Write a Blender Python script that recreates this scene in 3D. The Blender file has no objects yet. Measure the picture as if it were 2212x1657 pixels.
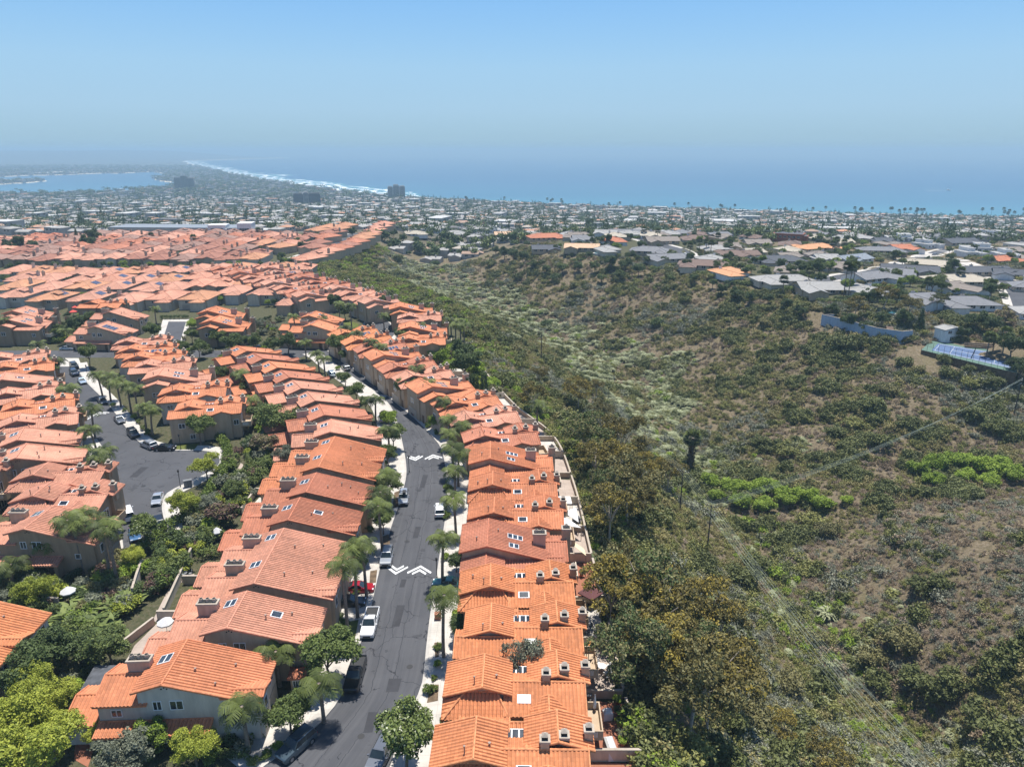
import bpy, math, random, colorsys
import numpy as np
from mathutils import Vector, Matrix
R = math.radians
rnd = random.Random(7)
SC = bpy.context.scene
COL = SC.collection

# ---------------------------------------------------------------- camera, sky, sun, exposure
CAM_Z, PITCH, FPX, PW, PH = 64.0, R(18.3), 1522.0, 2212.0, 1657.0
cd = bpy.data.cameras.new("camera")
cam = bpy.data.objects.new("camera", cd); COL.objects.link(cam)
cam.location = (0, 0, CAM_Z); cam.rotation_euler = (R(90) - PITCH, 0, 0)
cd.sensor_width = 36; cd.lens = FPX / PW * 36; cd.clip_start = 0.5; cd.clip_end = 90000
SC.camera = cam
SUN_EL, SUN_AZ = R(77), R(14)          # azimuth clockwise from +Y (away from the camera)
w = bpy.data.worlds.new("World"); SC.world = w; w.use_nodes = True
nt = w.node_tree
sky = nt.nodes.new("ShaderNodeTexSky"); sky.sky_type = 'NISHITA'; sky.sun_disc = False
sky.sun_elevation = SUN_EL; sky.sun_rotation = SUN_AZ
sky.altitude = 100; sky.air_density = 0.8; sky.dust_density = 0.0; sky.ozone_density = 3.5
bgn = nt.nodes['Background']; bgn.inputs[1].default_value = SKY_K = 0.12
# the marine layer: the lowest few degrees of sky are an even blue-grey murk instead of clear air
_tc = nt.nodes.new("ShaderNodeTexCoord"); _sp = nt.nodes.new("ShaderNodeSeparateXYZ"); nt.links.new(_tc.outputs['Generated'], _sp.inputs[0])
_rp = nt.nodes.new("ShaderNodeValToRGB"); nt.links.new(_sp.outputs[2], _rp.inputs[0])
for _i, (_p, _v) in enumerate([(0.0, 1.0), (.10, .92), (.18, .6), (.32, 0.0)]):
    _e = _rp.color_ramp.elements[_i] if _i < 2 else _rp.color_ramp.elements.new(_p)
    _e.position = _p; _e.color = (_v, _v, _v, 1)
_rc = nt.nodes.new("ShaderNodeValToRGB"); nt.links.new(_sp.outputs[2], _rc.inputs[0])
for _i, (_p, _v) in enumerate([(0.0, (.25, .378, .465)), (.014, (.26, .392, .48)), (.05, (.278, .425, .552)), (.10, (.262, .43, .585)), (.19, (.135, .325, .545))]):
    _e = _rc.color_ramp.elements[_i] if _i < 2 else _rc.color_ramp.elements.new(_p)
    _e.position = _p; _e.color = (*_v, 1)
_sc = nt.nodes.new("ShaderNodeVectorMath"); _sc.operation = 'SCALE'; _sc.inputs[3].default_value = .965 / SKY_K; nt.links.new(_rc.outputs[0], _sc.inputs[0])
_mx = nt.nodes.new("ShaderNodeMix"); _mx.data_type = 'RGBA'; nt.links.new(_rp.outputs[0], _mx.inputs[0])
_tn = nt.nodes.new("ShaderNodeMix"); _tn.data_type = 'RGBA'; _tn.blend_type = 'MULTIPLY'; _tn.inputs[0].default_value = 1; _tn.inputs[7].default_value = (.86, .96, 1.02, 1)
nt.links.new(sky.outputs[0], _tn.inputs[6]); nt.links.new(_tn.outputs[2], _mx.inputs[6])
nt.links.new(_sc.outputs[0], _mx.inputs[7]); nt.links.new(_mx.outputs[2], bgn.inputs[0])
sd = bpy.data.lights.new("sun", 'SUN'); sd.energy = 4.7; sd.angle = R(0.5); sd.color = (1, .96, .9)
sun = bpy.data.objects.new("sun", sd); COL.objects.link(sun)
sdir = Vector((math.sin(SUN_AZ) * math.cos(SUN_EL), math.cos(SUN_AZ) * math.cos(SUN_EL), math.sin(SUN_EL)))
sun.rotation_euler = sdir.to_track_quat('Z', 'Y').to_euler(); sun.location = (0, 0, 200)
SC.view_settings.view_transform = 'Standard'; SC.view_settings.look = 'None'
SC.view_settings.exposure = 0.56; SC.view_settings.gamma = 1.0
SC.cycles.max_bounces = 6; SC.cycles.diffuse_bounces = 3; SC.cycles.glossy_bounces = 3; SC.cycles.transmission_bounces = 3
SC.cycles.transparent_max_bounces = 8; SC.cycles.volume_bounces = 0

# ---------------------------------------------------------------- finding points on the land
CP, SP = math.cos(PITCH), math.sin(PITCH)
def ray(px, py):
    a = (px - PW / 2) / FPX; b = (PH / 2 - py) / FPX
    return np.array([a, CP + b * SP, -SP + b * CP])
def W(px, py, z=0.0):                      # where the sight line through a photo point meets height z
    d = ray(px, py); t = (z - CAM_Z) / d[2]
    return np.array([d[0] * t, d[1] * t, z])

RIM = [(1390,1657),(1345,1500),(1310,1340),(1275,1200),(1238,1050),(1195,950),(1115,885),(1060,825),(1012,760),(980,700),(955,655),(850,612),(735,583),(722,548),(785,520),(825,497)]
ctrl = [(x, y, -0.6) for x, y in RIM]
for p in [(700,1657),(860,1500),(930,1330),(950,1100),(900,900),(760,780),(640,760),(600,1000),(540,1200),(330,1400),(100,1600),(0,1657),(0,1400),(250,1150),(0,1100),(150,900),(350,970),(0,800),(120,760),(400,700),(0,650),(250,620),(500,600),(600,640),(780,690),(900,700),(0,580),(300,560),(600,560),(-300,1200),(-300,900),(-300,700),(-200,600),(-500,1657)]:
    ctrl.append((p[0], p[1], 0.0))
for p in [(0,520,-3),(300,518,-3),(600,522,-3),(760,505,-3),(-300,520,-3)]: ctrl.append(p)
FLOOR = [(2060,1657,-36),(1850,1500,-36),(1710,1300,-35),(1610,1150,-34),(1530,1010,-34),(1430,905,-34),(1330,830,-33),(1230,760,-32),(1130,710,-30),(1040,668,-28),(960,620,-25),(905,572,-20),(870,540,-15)]
ctrl += FLOOR
ctrl += [(1090,545,-10),(1180,565,-6),(1380,575,-4),(1500,605,-3),(1640,625,-3),(1780,665,-3),(1850,695,-4),(2000,735,-7),(2180,775,-7),(2130,760,-7),(2300,760,-6),
         (1500,500,-14),(1800,540,-6),(2100,600,-2),(2212,650,-2),(2212,560,-6),(1200,515,-12),(1000,505,-22),(1600,560,-4),(1900,600,-2),(2500,650,-2),(2500,560,-5),
         (1500,720,-18),(1620,800,-21),(1800,760,-12),(1750,850,-19),(2000,860,-15),(2200,900,-17),(1620,900,-28),(1800,980,-25),(1100,620,-22),(1250,650,-20),(1400,640,-12),
         (1570,1065,-33),(1800,1062,-29.5),(2000,1050,-26),(2212,1025,-23),(2500,1000,-20),
         (2000,1150,-20),(2140,1150,-15),(2212,1250,-12),(2212,1420,-15),(2000,1260,-22),(1900,1200,-27),(2010,1420,-27),(2212,1600,-22),(2500,1300,-8),(2500,1600,-16),
         (1500,1400,-15),(1480,1250,-16),(1420,1100,-14),(1330,1000,-12),(1620,1500,-20),(1600,1640,-20),(1230,880,-12),(1120,780,-10),(1527,1190,-24),(1468,1100,-21)]
CW = np.array([W(*c) for c in ctrl])
S_ = 100.0
def _U(r2): return np.where(r2 > 1e-12, r2 * np.log(r2 + 1e-20), 0.0)
def _fit():
    X = CW[:, :2] / S_; n = len(X)
    K = _U(((X[:, None] - X[None]) ** 2).sum(-1)) + np.eye(n) * 0.02
    P = np.c_[np.ones(n), X]
    A = np.zeros((n + 3, n + 3)); A[:n, :n] = K; A[:n, n:] = P; A[n:, :n] = P.T
    return np.linalg.solve(A, np.r_[CW[:, 2], 0, 0, 0])
TPW = _fit()
def tps(x, y):
    X = np.stack([x, y], -1).reshape(-1, 2) / S_; out = np.empty(len(X)); n = len(CW)
    C = CW[:, :2] / S_
    for i in range(0, len(X), 20000):
        q = X[i:i + 20000]
        out[i:i + 20000] = _U(((q[:, None] - C[None]) ** 2).sum(-1)) @ TPW[:n] + TPW[n] + q @ TPW[n + 1:]
    return out.reshape(np.shape(x))
def smooth(a, b, v):
    t = np.clip((v - a) / (b - a), 0, 1); return t * t * (3 - 2 * t)
FY = np.array([0, 450, 560, 734, 1100, 1550, 2083, 2600, 20000]); FZ = np.array([0, 0, -6, -17, -40, -62, -78, -86, -87.5])
# value noise for the canyon relief
_g = np.random.RandomState(3).rand(256, 256)
def vnoise(x, y):
    xi = np.floor(x).astype(int); yi = np.floor(y).astype(int); fx = x - xi; fy = y - yi
    fx = fx * fx * (3 - 2 * fx); fy = fy * fy * (3 - 2 * fy)
    g = lambda i, j: _g[i % 256, j % 256]
    return (g(xi, yi) * (1 - fx) + g(xi + 1, yi) * fx) * (1 - fy) + (g(xi, yi + 1) * (1 - fx) + g(xi + 1, yi + 1) * fx) * fy
def fbm(x, y, o=4):
    s = 0; a = 1; t = 0
    for k in range(o):
        s = s + a * vnoise(x * 2 ** k + 17.3 * k, y * 2 ** k + 5.1 * k); t += a; a *= .5
    return s / t
COAST = [(3300,535),(2600,487),(2212,473),(2050,471),(1900,468),(1700,462),(1500,456),(1350,451),(1200,446),(1080,440),(970,434),(860,428),(740,413),(640,400),(560,388),(500,376),(455,366),(425,359),(408,354),(395,349)]
_cw = np.array([W(px, py, -90) for px, py in COAST]); _ca = _cw[:, 0] / _cw[:, 1]; _co = np.argsort(_ca)
def coast_lim(x, y): return np.interp(x / np.maximum(y, 1), _ca[_co], _cw[_co, 1], left=14500, right=_cw[_co, 1][-1])
def terrain(x, y):
    x = np.asarray(x, float); y = np.asarray(y, float)
    z = tps(np.clip(x, -330, 420), np.clip(y, 20, 900))
    z = np.clip(z, -40, 0.0)
    wild = smooth(-1.5, -7, z) * smooth(560, 420, y)
    z = z + wild * ((fbm(x / 22, y / 22) - .5) * 7)
    f = (y - 560) / (np.minimum(coast_lim(x, y), 2500) - 560); far = np.interp(f, [-1, 0, .2, .5, .8, 1, 9], [0, -6, -28, -58, -79, -87.3, -87.5])
    k = smooth(560, 760, y)
    z = z * (1 - k) + far * k
    return np.where(z > -0.9, np.minimum(z, 0) * 0 , z + 0.9)
def T1(x, y): return float(terrain(np.array([x]), np.array([y]))[0])
def G(px, py, zmax=12.0):                  # where the sight line meets the land
    d = ray(px, py); t0 = (zmax - CAM_Z) / d[2]; t1 = (-90 - CAM_Z) / d[2]
    t = t0 + (t1 - t0) * np.linspace(0, 1, 1500) ** 1.5
    dz = CAM_Z + d[2] * t - terrain(d[0] * t, d[1] * t)
    k = int(np.argmax(dz < 0)) or 1
    tt = t[k - 1] + (t[k] - t[k - 1]) * dz[k - 1] / (dz[k - 1] - dz[k] + 1e-9)
    return np.array([d[0] * tt, d[1] * tt, CAM_Z + d[2] * tt])

# ---------------------------------------------------------------- small tools
def tag(o, label=None, cat=None, group=None, kind=None):
    if label: o['label'] = label
    if cat: o['category'] = cat
    if group: o['group'] = group
    if kind: o['kind'] = kind
    return o
def empty(name, loc=(0, 0, 0), rz=0.0):
    o = bpy.data.objects.new(name, None); COL.objects.link(o)
    o.location = loc; o.rotation_euler = (0, 0, rz); o.empty_display_size = .3
    return o
def link(name, me, parent=None, loc=(0, 0, 0), rz=0.0, sc=None):
    o = bpy.data.objects.new(name, me); COL.objects.link(o)
    o.location = loc; o.rotation_euler = (0, 0, rz)
    if sc is not None: o.scale = sc if hasattr(sc, '__len__') else (sc, sc, sc)
    if parent: o.parent = parent
    return o
_children = {}
def copy_tree(o, parent=None):
    c = o.copy(); COL.objects.link(c); c.parent = parent
    for ch in o.children: copy_tree(ch, c)
    return c
def mesh_np(name, v, f, mats=(), attrs=None, midx=None, uv=None, smooth_=False):
    v = np.asarray(v, np.float32); f = np.asarray(f, np.int32); k = f.shape[1]
    me = bpy.data.meshes.new(name)
    me.vertices.add(len(v)); me.vertices.foreach_set('co', v.ravel())
    me.loops.add(f.size); me.loops.foreach_set('vertex_index', f.ravel())
    me.polygons.add(len(f)); me.polygons.foreach_set('loop_start', np.arange(0, f.size, k, dtype=np.int32))
    me.polygons.foreach_set('loop_total', np.full(len(f), k, np.int32))
    if midx is not None: me.polygons.foreach_set('material_index', np.asarray(midx, np.int32))
    if smooth_: me.polygons.foreach_set('use_smooth', np.ones(len(f), bool))
    for m in mats: me.materials.append(m)
    for nme, (dom, arr) in (attrs or {}).items():
        a = me.attributes.new(nme, 'FLOAT', dom); a.data.foreach_set('value', np.asarray(arr, np.float32))
    me.update(calc_edges=True)
    return me

class MB:
    """collects faces (any size), with a material slot and metre-scaled UVs, into ONE mesh"""
    def __init__(s): s.v = []; s.f = []; s.m = []; s.uv = []; s.sm = []
    def face(s, pts, m=0, uv=None, sm=False):
        i = len(s.v); s.v += [tuple(p) for p in pts]; s.f.append(tuple(range(i, i + len(pts)))); s.m.append(m); s.sm.append(sm)
        s.uv += list(uv) if uv else [(0, 0)] * len(pts)
    def box(s, x0, x1, y0, y1, z0, z1, m=0, bottom=False):
        a = [(x0, y0, z0), (x1, y0, z0), (x1, y1, z0), (x0, y1, z0), (x0, y0, z1), (x1, y0, z1), (x1, y1, z1), (x0, y1, z1)]
        for q in ((0, 1, 5, 4), (1, 2, 6, 5), (2, 3, 7, 6), (3, 0, 4, 7), (4, 5, 6, 7)): s.face([a[k] for k in q], m)
        if bottom: s.face([a[k] for k in (3, 2, 1, 0)], m)
    def bar(s, p, q, r, m=0, n=6, r2=None, caps=True, sm=True):
        p = Vector(p); q = Vector(q); d = (q - p); r2 = r if r2 is None else r2
        if d.length < 1e-6: return
        d.normalize(); u = d.orthogonal().normalized(); w_ = d.cross(u)
        A = [p + (u * math.cos(2 * math.pi * k / n) + w_ * math.sin(2 * math.pi * k / n)) * r for k in range(n)]
        B = [q + (u * math.cos(2 * math.pi * k / n) + w_ * math.sin(2 * math.pi * k / n)) * r2 for k in range(n)]
        for k in range(n): s.face([A[k], A[(k + 1) % n], B[(k + 1) % n], B[k]], m, sm=sm)
        if caps: s.face(A[::-1], m); s.face(B, m)
    def tube(s, pts, rr, m=0, n=6):
        pts = [Vector(p) for p in pts]; rings = []
        ref = Vector((1, .01, 0))
        for i, p in enumerate(pts):
            d = (pts[min(i + 1, len(pts) - 1)] - pts[max(i - 1, 0)]).normalized()
            u = d.cross(ref); u = u.normalized() if u.length > 1e-4 else d.orthogonal().normalized(); w_ = d.cross(u)
            r = rr[i] if hasattr(rr, '__len__') else rr
            rings.append([p + (u * math.cos(2 * math.pi * k / n) + w_ * math.sin(2 * math.pi * k / n)) * r for k in range(n)])
        for a, b in zip(rings, rings[1:]):
            for k in range(n): s.face([a[k], a[(k + 1) % n], b[(k + 1) % n], b[k]], m, sm=True)
        s.face(rings[0][::-1], m); s.face(rings[-1], m)
    def slab(s, top, t, m=0, uv=None, me=None):
        """a sloping slab: polygon seen from above (counter-clockwise), thickness t straight down"""
        bot = [(p[0], p[1], p[2] - t) for p in top]; me = m if me is None else me
        s.face(top, m, uv)
        s.face(bot[::-1], me)
        n = len(top)
        for k in range(n): s.face([bot[k], bot[(k + 1) % n], top[(k + 1) % n], top[k]], me)
    def mesh(s, name, mats):
        me = bpy.data.meshes.new(name); me.from_pydata(s.v, [], s.f)
        for m in (mats if isinstance(mats, (list, tuple)) else [mats]): me.materials.append(m)
        me.polygons.foreach_set('material_index', s.m)
        me.polygons.foreach_set('use_smooth', s.sm)
        ul = me.uv_layers.new(name='uv'); ul.data.foreach_set('uv', np.array(s.uv, np.float32).ravel())
        me.update(); return me
    def build(s, name, mats, parent=None, loc=(0, 0, 0), rz=0.0):
        return link(name, s.mesh(name, mats), parent, loc, rz)

# ---------------------------------------------------------------- materials
def newmat(name):
    m = bpy.data.materials.new(name); m.use_nodes = True
    return m, m.node_tree, m.node_tree.nodes['Principled BSDF']
def N(t, typ, **kw):
    n = t.nodes.new(typ)
    for k, v in kw.items():
        if k in ('op', 'operation'): n.operation = v
        else: setattr(n, k, v)
    return n
def L(t, a, b): t.links.new(a, b)
def ramp(t, fac, stops):
    r = N(t, 'ShaderNodeValToRGB'); e = r.color_ramp.elements
    while len(e) < len(stops): e.new(.5)
    for el, (p, c) in zip(e, stops): el.position = p; el.color = (*c, 1)
    L(t, fac, r.inputs[0]); return r.outputs[0]
def noise(t, scale, vec=None, detail=3, rough=.55):
    n = N(t, 'ShaderNodeTexNoise'); n.inputs['Scale'].default_value = scale; n.inputs['Detail'].default_value = detail; n.inputs['Roughness'].default_value = rough
    if vec is not None: L(t, vec, n.inputs['Vector'])
    return n
def mixc(t, fac, a, b, blend='MIX'):
    n = N(t, 'ShaderNodeMix', data_type='RGBA', blend_type=blend)
    for s_, v in ((n.inputs[0], fac), (n.inputs[6], a), (n.inputs[7], b)):
        if isinstance(v, (int, float)): s_.default_value = v
        elif isinstance(v, tuple): s_.default_value = (*v, 1) if len(v) == 3 else v
        else: L(t, v, s_)
    return n.outputs[2]
def mathn(t, op, a, b=0.0):
    n = N(t, 'ShaderNodeMath', op=op)
    for i, v in enumerate((a, b)):
        if isinstance(v, (int, float)): n.inputs[i].default_value = v
        else: L(t, v, n.inputs[i])
    return n.outputs[0]
def bump(t, b, height, strength, dist):
    n = N(t, 'ShaderNodeBump'); n.inputs['Strength'].default_value = strength; n.inputs['Distance'].default_value = dist
    L(t, height, n.inputs['Height']); L(t, n.outputs[0], b.inputs['Normal'])
def plain(name, c, rough=.7, metal=0.0, var=.12, scale=1.5, spec=.5):
    m, t, b = newmat(name)
    tc = N(t, 'ShaderNodeNewGeometry')
    n = noise(t, scale, tc.outputs['Position'], 4)
    c0 = tuple(x * (1 - var) for x in c); c1 = tuple(min(1, x * (1 + var)) for x in c)
    L(t, ramp(t, n.outputs[0], [(.3, c0), (.7, c1)]), b.inputs['Base Color'])
    b.inputs['Roughness'].default_value = rough; b.inputs['Metallic'].default_value = metal; b.inputs['Specular IOR Level'].default_value = spec
    return m

# ---------------------------------------------------------------- the land
BAY = np.array([W(px, py, -90)[:2] for px, py in [(-900,421),(0,420),(100,421),(180,419),(250,415),(330,409),(392,403),(388,397),(345,392),(330,386),(372,379),(330,372),(250,376),(200,374),(130,372),(60,376),(0,377),(-900,377)]])
def in_bay(X, Y):
    inside = np.zeros(np.shape(X), bool); j = len(BAY) - 1
    for i in range(len(BAY)):
        xi, yi = BAY[i]; xj, yj = BAY[j]
        inside ^= ((yi > Y) != (yj > Y)) & (X < (xj - xi) * (Y - yi) / (yj - yi + 1e-9) + xi); j = i
    return inside & ~((fbm(X / 420 + 3, Y / 900, 3) > .60) & (Y > 3200))
def make_land():
    ny, nx = 520, 440
    ys = np.concatenate([np.linspace(25, 60, 20)[:-1], 60 * (16000 / 60) ** np.linspace(0, 1, ny - 19)])
    us = np.linspace(-1.45, 1.45, nx)
    Y, U_ = np.meshgrid(ys, us, indexing='ij'); X = U_ * (Y + 45)
    Z = terrain(X, Y)
    # the coast: how far along each sight line the land goes
    c = np.array([W(px, py, -90) for px, py in COAST]); a = c[:, 0] / c[:, 1]; o = np.argsort(a)
    lim = np.interp(X / Y, a[o], c[o, 1], left=14500, right=c[o, 1][-1])
    k = smooth(-90, 60, lim - Y + (fbm(X / 90, Y / 90) - .5) * 60)
    Z = np.where(Y > 1200, Z * k + (-94) * (1 - k), Z)
    Z = np.where(in_bay(X, Y), -94, Z)                       # the bay behind the far town
    # far headland, lost in haze
    head = np.exp(-(np.maximum(0, X + 7600) / 1500) ** 2) * smooth(9000, 12500, Y) * (95 + 80 * fbm(X / 900, Y / 3000))
    Z = Z + head * (X < -500)
    n0 = ny; V = np.stack([X, Y, Z], -1).reshape(-1, 3)
    r, c_ = Y.shape; idx = np.arange(r * c_).reshape(r, c_)
    F = np.stack([idx[:-1, :-1], idx[:-1, 1:], idx[1:, 1:], idx[1:, :-1]], -1).reshape(-1, 4)
    keep = V[F][:, :, 2].max(1) > -93.9
    return V, F[keep]

def land_mat():
    m, t, b = newmat("land_soil")
    g = N(t, 'ShaderNodeNewGeometry'); P = g.outputs['Position']
    sep = N(t, 'ShaderNodeSeparateXYZ'); L(t, P, sep.inputs[0])
    n1 = noise(t, .07, P, 6, .65); n2 = noise(t, 1.3, P, 6, .7); n3 = noise(t, .012, P, 3)
    wild = ramp(t, n2.outputs[0], [(.3, (.10, .082, .046)), (.5, (.155, .122, .075)), (.72, (.27, .215, .15))])
    green = ramp(t, n1.outputs[0], [(.3, (.09, .082, .04)), (.7, (.16, .14, .07))])
    w1 = mixc(t, ramp(t, n1.outputs[0], [(.5, (0, 0, 0)), (.7, (.7, .7, .7))]), wild, green)
    yard = ramp(t, n2.outputs[0], [(.35, (.05, .06, .025)), (.65, (.12, .105, .065))])
    zr = N(t, 'ShaderNodeMapRange'); L(t, sep.outputs[2], zr.inputs[0]); zr.inputs[1].default_value = -2.2; zr.inputs[2].default_value = -1.0
    c = mixc(t, zr.outputs[0], w1, yard)
    town = ramp(t, noise(t, .03, P, 5, .7).outputs[0], [(.36, (.045, .055, .035)), (.5, (.10, .10, .085)), (.66, (.20, .19, .17))])
    yr = N(t, 'ShaderNodeMapRange'); L(t, sep.outputs[1], yr.inputs[0]); yr.inputs[1].default_value = 560; yr.inputs[2].default_value = 680
    c = mixc(t, yr.outputs[0], c, town)
    sr = N(t, 'ShaderNodeMapRange'); L(t, sep.outputs[2], sr.inputs[0]); sr.inputs[1].default_value = -86.9; sr.inputs[2].default_value = -88.2
    c = mixc(t, sr.outputs[0], c, (.62, .55, .43))
    L(t, c, b.inputs['Base Color']); b.inputs['Roughness'].default_value = .95; b.inputs['Specular IOR Level'].default_value = .1
    bump(t, b, n2.outputs[0], .8, .5)
    return m
V_, F_ = make_land()
land = link("terrain", mesh_np("terrain", V_, F_, [land_mat()], smooth_=True)); tag(land, kind='structure')

def sea_mat():
    m, t, b = newmat("sea_water")
    g = N(t, 'ShaderNodeNewGeometry'); P = g.outputs['Position']
    mp = N(t, 'ShaderNodeMapping'); L(t, P, mp.inputs[0]); mp.inputs['Scale'].default_value = (1, .35, 1)
    n = noise(t, .0016, mp.outputs[0], 4)
    sep = N(t, 'ShaderNodeSeparateXYZ'); L(t, P, sep.inputs[0])
    d = mathn(t, 'ADD', sep.outputs[1], mathn(t, 'MULTIPLY', sep.outputs[0], .25))
    mr = N(t, 'ShaderNodeMapRange'); L(t, mathn(t, 'ADD', d, mathn(t, 'MULTIPLY', n.outputs[0], 500)), mr.inputs[0])
    mr.inputs[1].default_value = 2000; mr.inputs[2].default_value = 4200
    c = ramp(t, mr.outputs[0], [(0, (.07, .235, .26)), (.35, (.045, .15, .215)), (1, (.03, .10, .185))])
    ms = N(t, 'ShaderNodeMapping'); L(t, P, ms.inputs[0]); ms.inputs['Scale'].default_value = (.25, 1.6, 1)
    st = noise(t, .0022, ms.outputs[0], 5, .6); c = mixc(t, mathn(t, 'MULTIPLY', ramp(t, st.outputs[0], [(.42, (0, 0, 0)), (.62, (1, 1, 1))]), .35), c, (.02, .085, .15))
    L(t, c, b.inputs['Base Color']); b.inputs['Roughness'].default_value = .28; b.inputs['IOR'].default_value = 1.33
    w_ = noise(t, .06, mp.outputs[0], 4)
    bump(t, b, w_.outputs[0], .5, 2.0)
    return m
mb = MB(); mb.face([(-28000, 700, -90), (28000, 700, -90), (28000, 28000, -90), (-28000, 28000, -90)])
tag(mb.build("sea", sea_mat()), kind='structure')

# ---------------------------------------------------------------- haze
def make_haze():
    m = bpy.data.materials.new("haze"); m.use_nodes = True; t = m.node_tree
    for n in list(t.nodes):
        if n.type == 'BSDF_PRINCIPLED': t.nodes.remove(n)
    v = N(t, 'ShaderNodeVolumePrincipled'); v.inputs['Color'].default_value = (.515, .742, .89, 1)
    v.inputs['Density'].default_value = HAZE; v.inputs['Anisotropy'].default_value = 0.0
    L(t, v.outputs[0], t.nodes['Material Output'].inputs['Volume'])
    m.cycles.homogeneous_volume = True
    b = MB(); b.box(-29500, 29500, -400, 29500, -95.2, 100, bottom=True)
    tag(b.build("haze", m), kind='stuff')
HAZE = 1.65e-4
make_haze()
# ---------------------------------------------------------------- streets
def resample(pts, step=2.0, closed=False):
    P = [Vector(p) for p in pts]; out = []; n = len(P)
    for i in range(n if closed else n - 1):
        if closed: a, b, c, d = P[(i - 1) % n], P[i], P[(i + 1) % n], P[(i + 2) % n]
        else: a, b, c, d = P[max(i - 1, 0)], P[i], P[i + 1], P[min(i + 2, n - 1)]
        k = max(1, int((c - b).length / step))
        for j in range(k):
            t = j / k
            out.append(.5 * ((2 * b) + (c - a) * t + (2 * a - 5 * b + 4 * c - d) * t * t + (3 * b - a - 3 * c + d) * t ** 3))
    if not closed: out.append(P[-1])
    return out
def offset(pts, d):
    out = []
    for i, p in enumerate(pts):
        t = (pts[min(i + 1, len(pts) - 1)] - pts[max(i - 1, 0)]).normalized()
        out.append(p + Vector((t.y, -t.x)) * d)     # +d is to the right of travel
    return out
def strip_between(mb, A, B, z, m=0, side=0.0):
    for i in range(len(A) - 1):
        w0, w1 = (A[i] - B[i]).length, (A[i + 1] - B[i + 1]).length
        mb.face([(A[i].x, A[i].y, z), (B[i].x, B[i].y, z), (B[i + 1].x, B[i + 1].y, z), (A[i + 1].x, A[i + 1].y, z)], m, [(-w0 / 2, i * 2.5), (w0 / 2, i * 2.5), (w1 / 2, i * 2.5 + 2.5), (-w1 / 2, i * 2.5 + 2.5)])
        if side:
            for Q in (A, B): mb.face([(Q[i].x, Q[i].y, z - side), (Q[i + 1].x, Q[i + 1].y, z - side), (Q[i + 1].x, Q[i + 1].y, z), (Q[i].x, Q[i].y, z)], m)
def poly(mb, pts, z, m=0, side=0.0):
    mb.face([(p[0], p[1], z) for p in pts], m)
    if side:
        n = len(pts)
        for i in range(n):
            a, b = pts[i], pts[(i + 1) % n]
            mb.face([(a[0], a[1], z - side), (b[0], b[1], z - side), (b[0], b[1], z), (a[0], a[1], z)], m)
def PW2(l, z=0.0): return [Vector(W(px, py, z)[:2]) for px, py in l]

def asphalt_mat():
    m, t, b = newmat("asphalt")
    g = N(t, 'ShaderNodeNewGeometry'); P = g.outputs['Position']
    c = ramp(t, noise(t, .12, P, 5, .65).outputs[0], [(.3, (.050, .051, .056)), (.7, (.078, .079, .085))])
    mp = N(t, 'ShaderNodeMapping'); L(t, P, mp.inputs[0]); mp.inputs['Scale'].default_value = (.9, .12, 1)
    c = mixc(t, mathn(t, 'MULTIPLY', noise(t, 1.2, mp.outputs[0], 3).outputs[0], .35), c, (.085, .086, .092))
    uvn = N(t, 'ShaderNodeUVMap'); mu = N(t, 'ShaderNodeMapping'); L(t, uvn.outputs[0], mu.inputs[0]); mu.inputs['Scale'].default_value = (1.3, .035, 1)
    ln = noise(t, 1.0, mu.outputs[0], 3, .6); c = mixc(t, mathn(t, 'MULTIPLY', ramp(t, ln.outputs[0], [(.45, (0, 0, 0)), (.65, (1, 1, 1))]), .5), c, (.100, .100, .104))
    su = N(t, 'ShaderNodeSeparateXYZ'); L(t, uvn.outputs[0], su.inputs[0]); wv = N(t, 'ShaderNodeMapping'); L(t, uvn.outputs[0], wv.inputs[0]); wv.inputs['Scale'].default_value = (0, .12, 0); wob = noise(t, 1.0, wv.outputs[0], 5, .7)
    for off_ in (-1.1, 1.5):
        dd = mathn(t, 'ABSOLUTE', mathn(t, 'ADD', mathn(t, 'ADD', su.outputs[0], mathn(t, 'MULTIPLY', wob.outputs[0], 1.6)), off_ - .8))
        c = mixc(t, mathn(t, 'MULTIPLY', mathn(t, 'LESS_THAN', dd, .045), .7), c, (.022, .022, .026))
    oil = noise(t, .35, P, 4, .6); c = mixc(t, mathn(t, 'MULTIPLY', mathn(t, 'GREATER_THAN', oil.outputs[0], .63), .45), c, (.028, .028, .032))
    vo = N(t, 'ShaderNodeTexVoronoi', feature='DISTANCE_TO_EDGE'); vo.inputs['Scale'].default_value = .16
    wn = noise(t, .45, P, 3); va = N(t, 'ShaderNodeVectorMath', operation='MULTIPLY_ADD')
    L(t, wn.outputs[1], va.inputs[0]); va.inputs[1].default_value = (3.2, 3.2, 0); L(t, P, va.inputs[2]); L(t, va.outputs[0], vo.inputs['Vector'])
    cr = mathn(t, 'MULTIPLY', mathn(t, 'LESS_THAN', vo.outputs['Distance'], .008), mathn(t, 'GREATER_THAN', noise(t, .07, P, 2).outputs[0], .48))
    c = mixc(t, mathn(t, 'MULTIPLY', cr, .75), c, (.016, .016, .02))
    L(t, c, b.inputs['Base Color']); b.inputs['Roughness'].default_value = .85; b.inputs['Specular IOR Level'].default_value = .3
    bump(t, b, noise(t, 14, P, 2).outputs[0], .2, .02)
    return m
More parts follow.
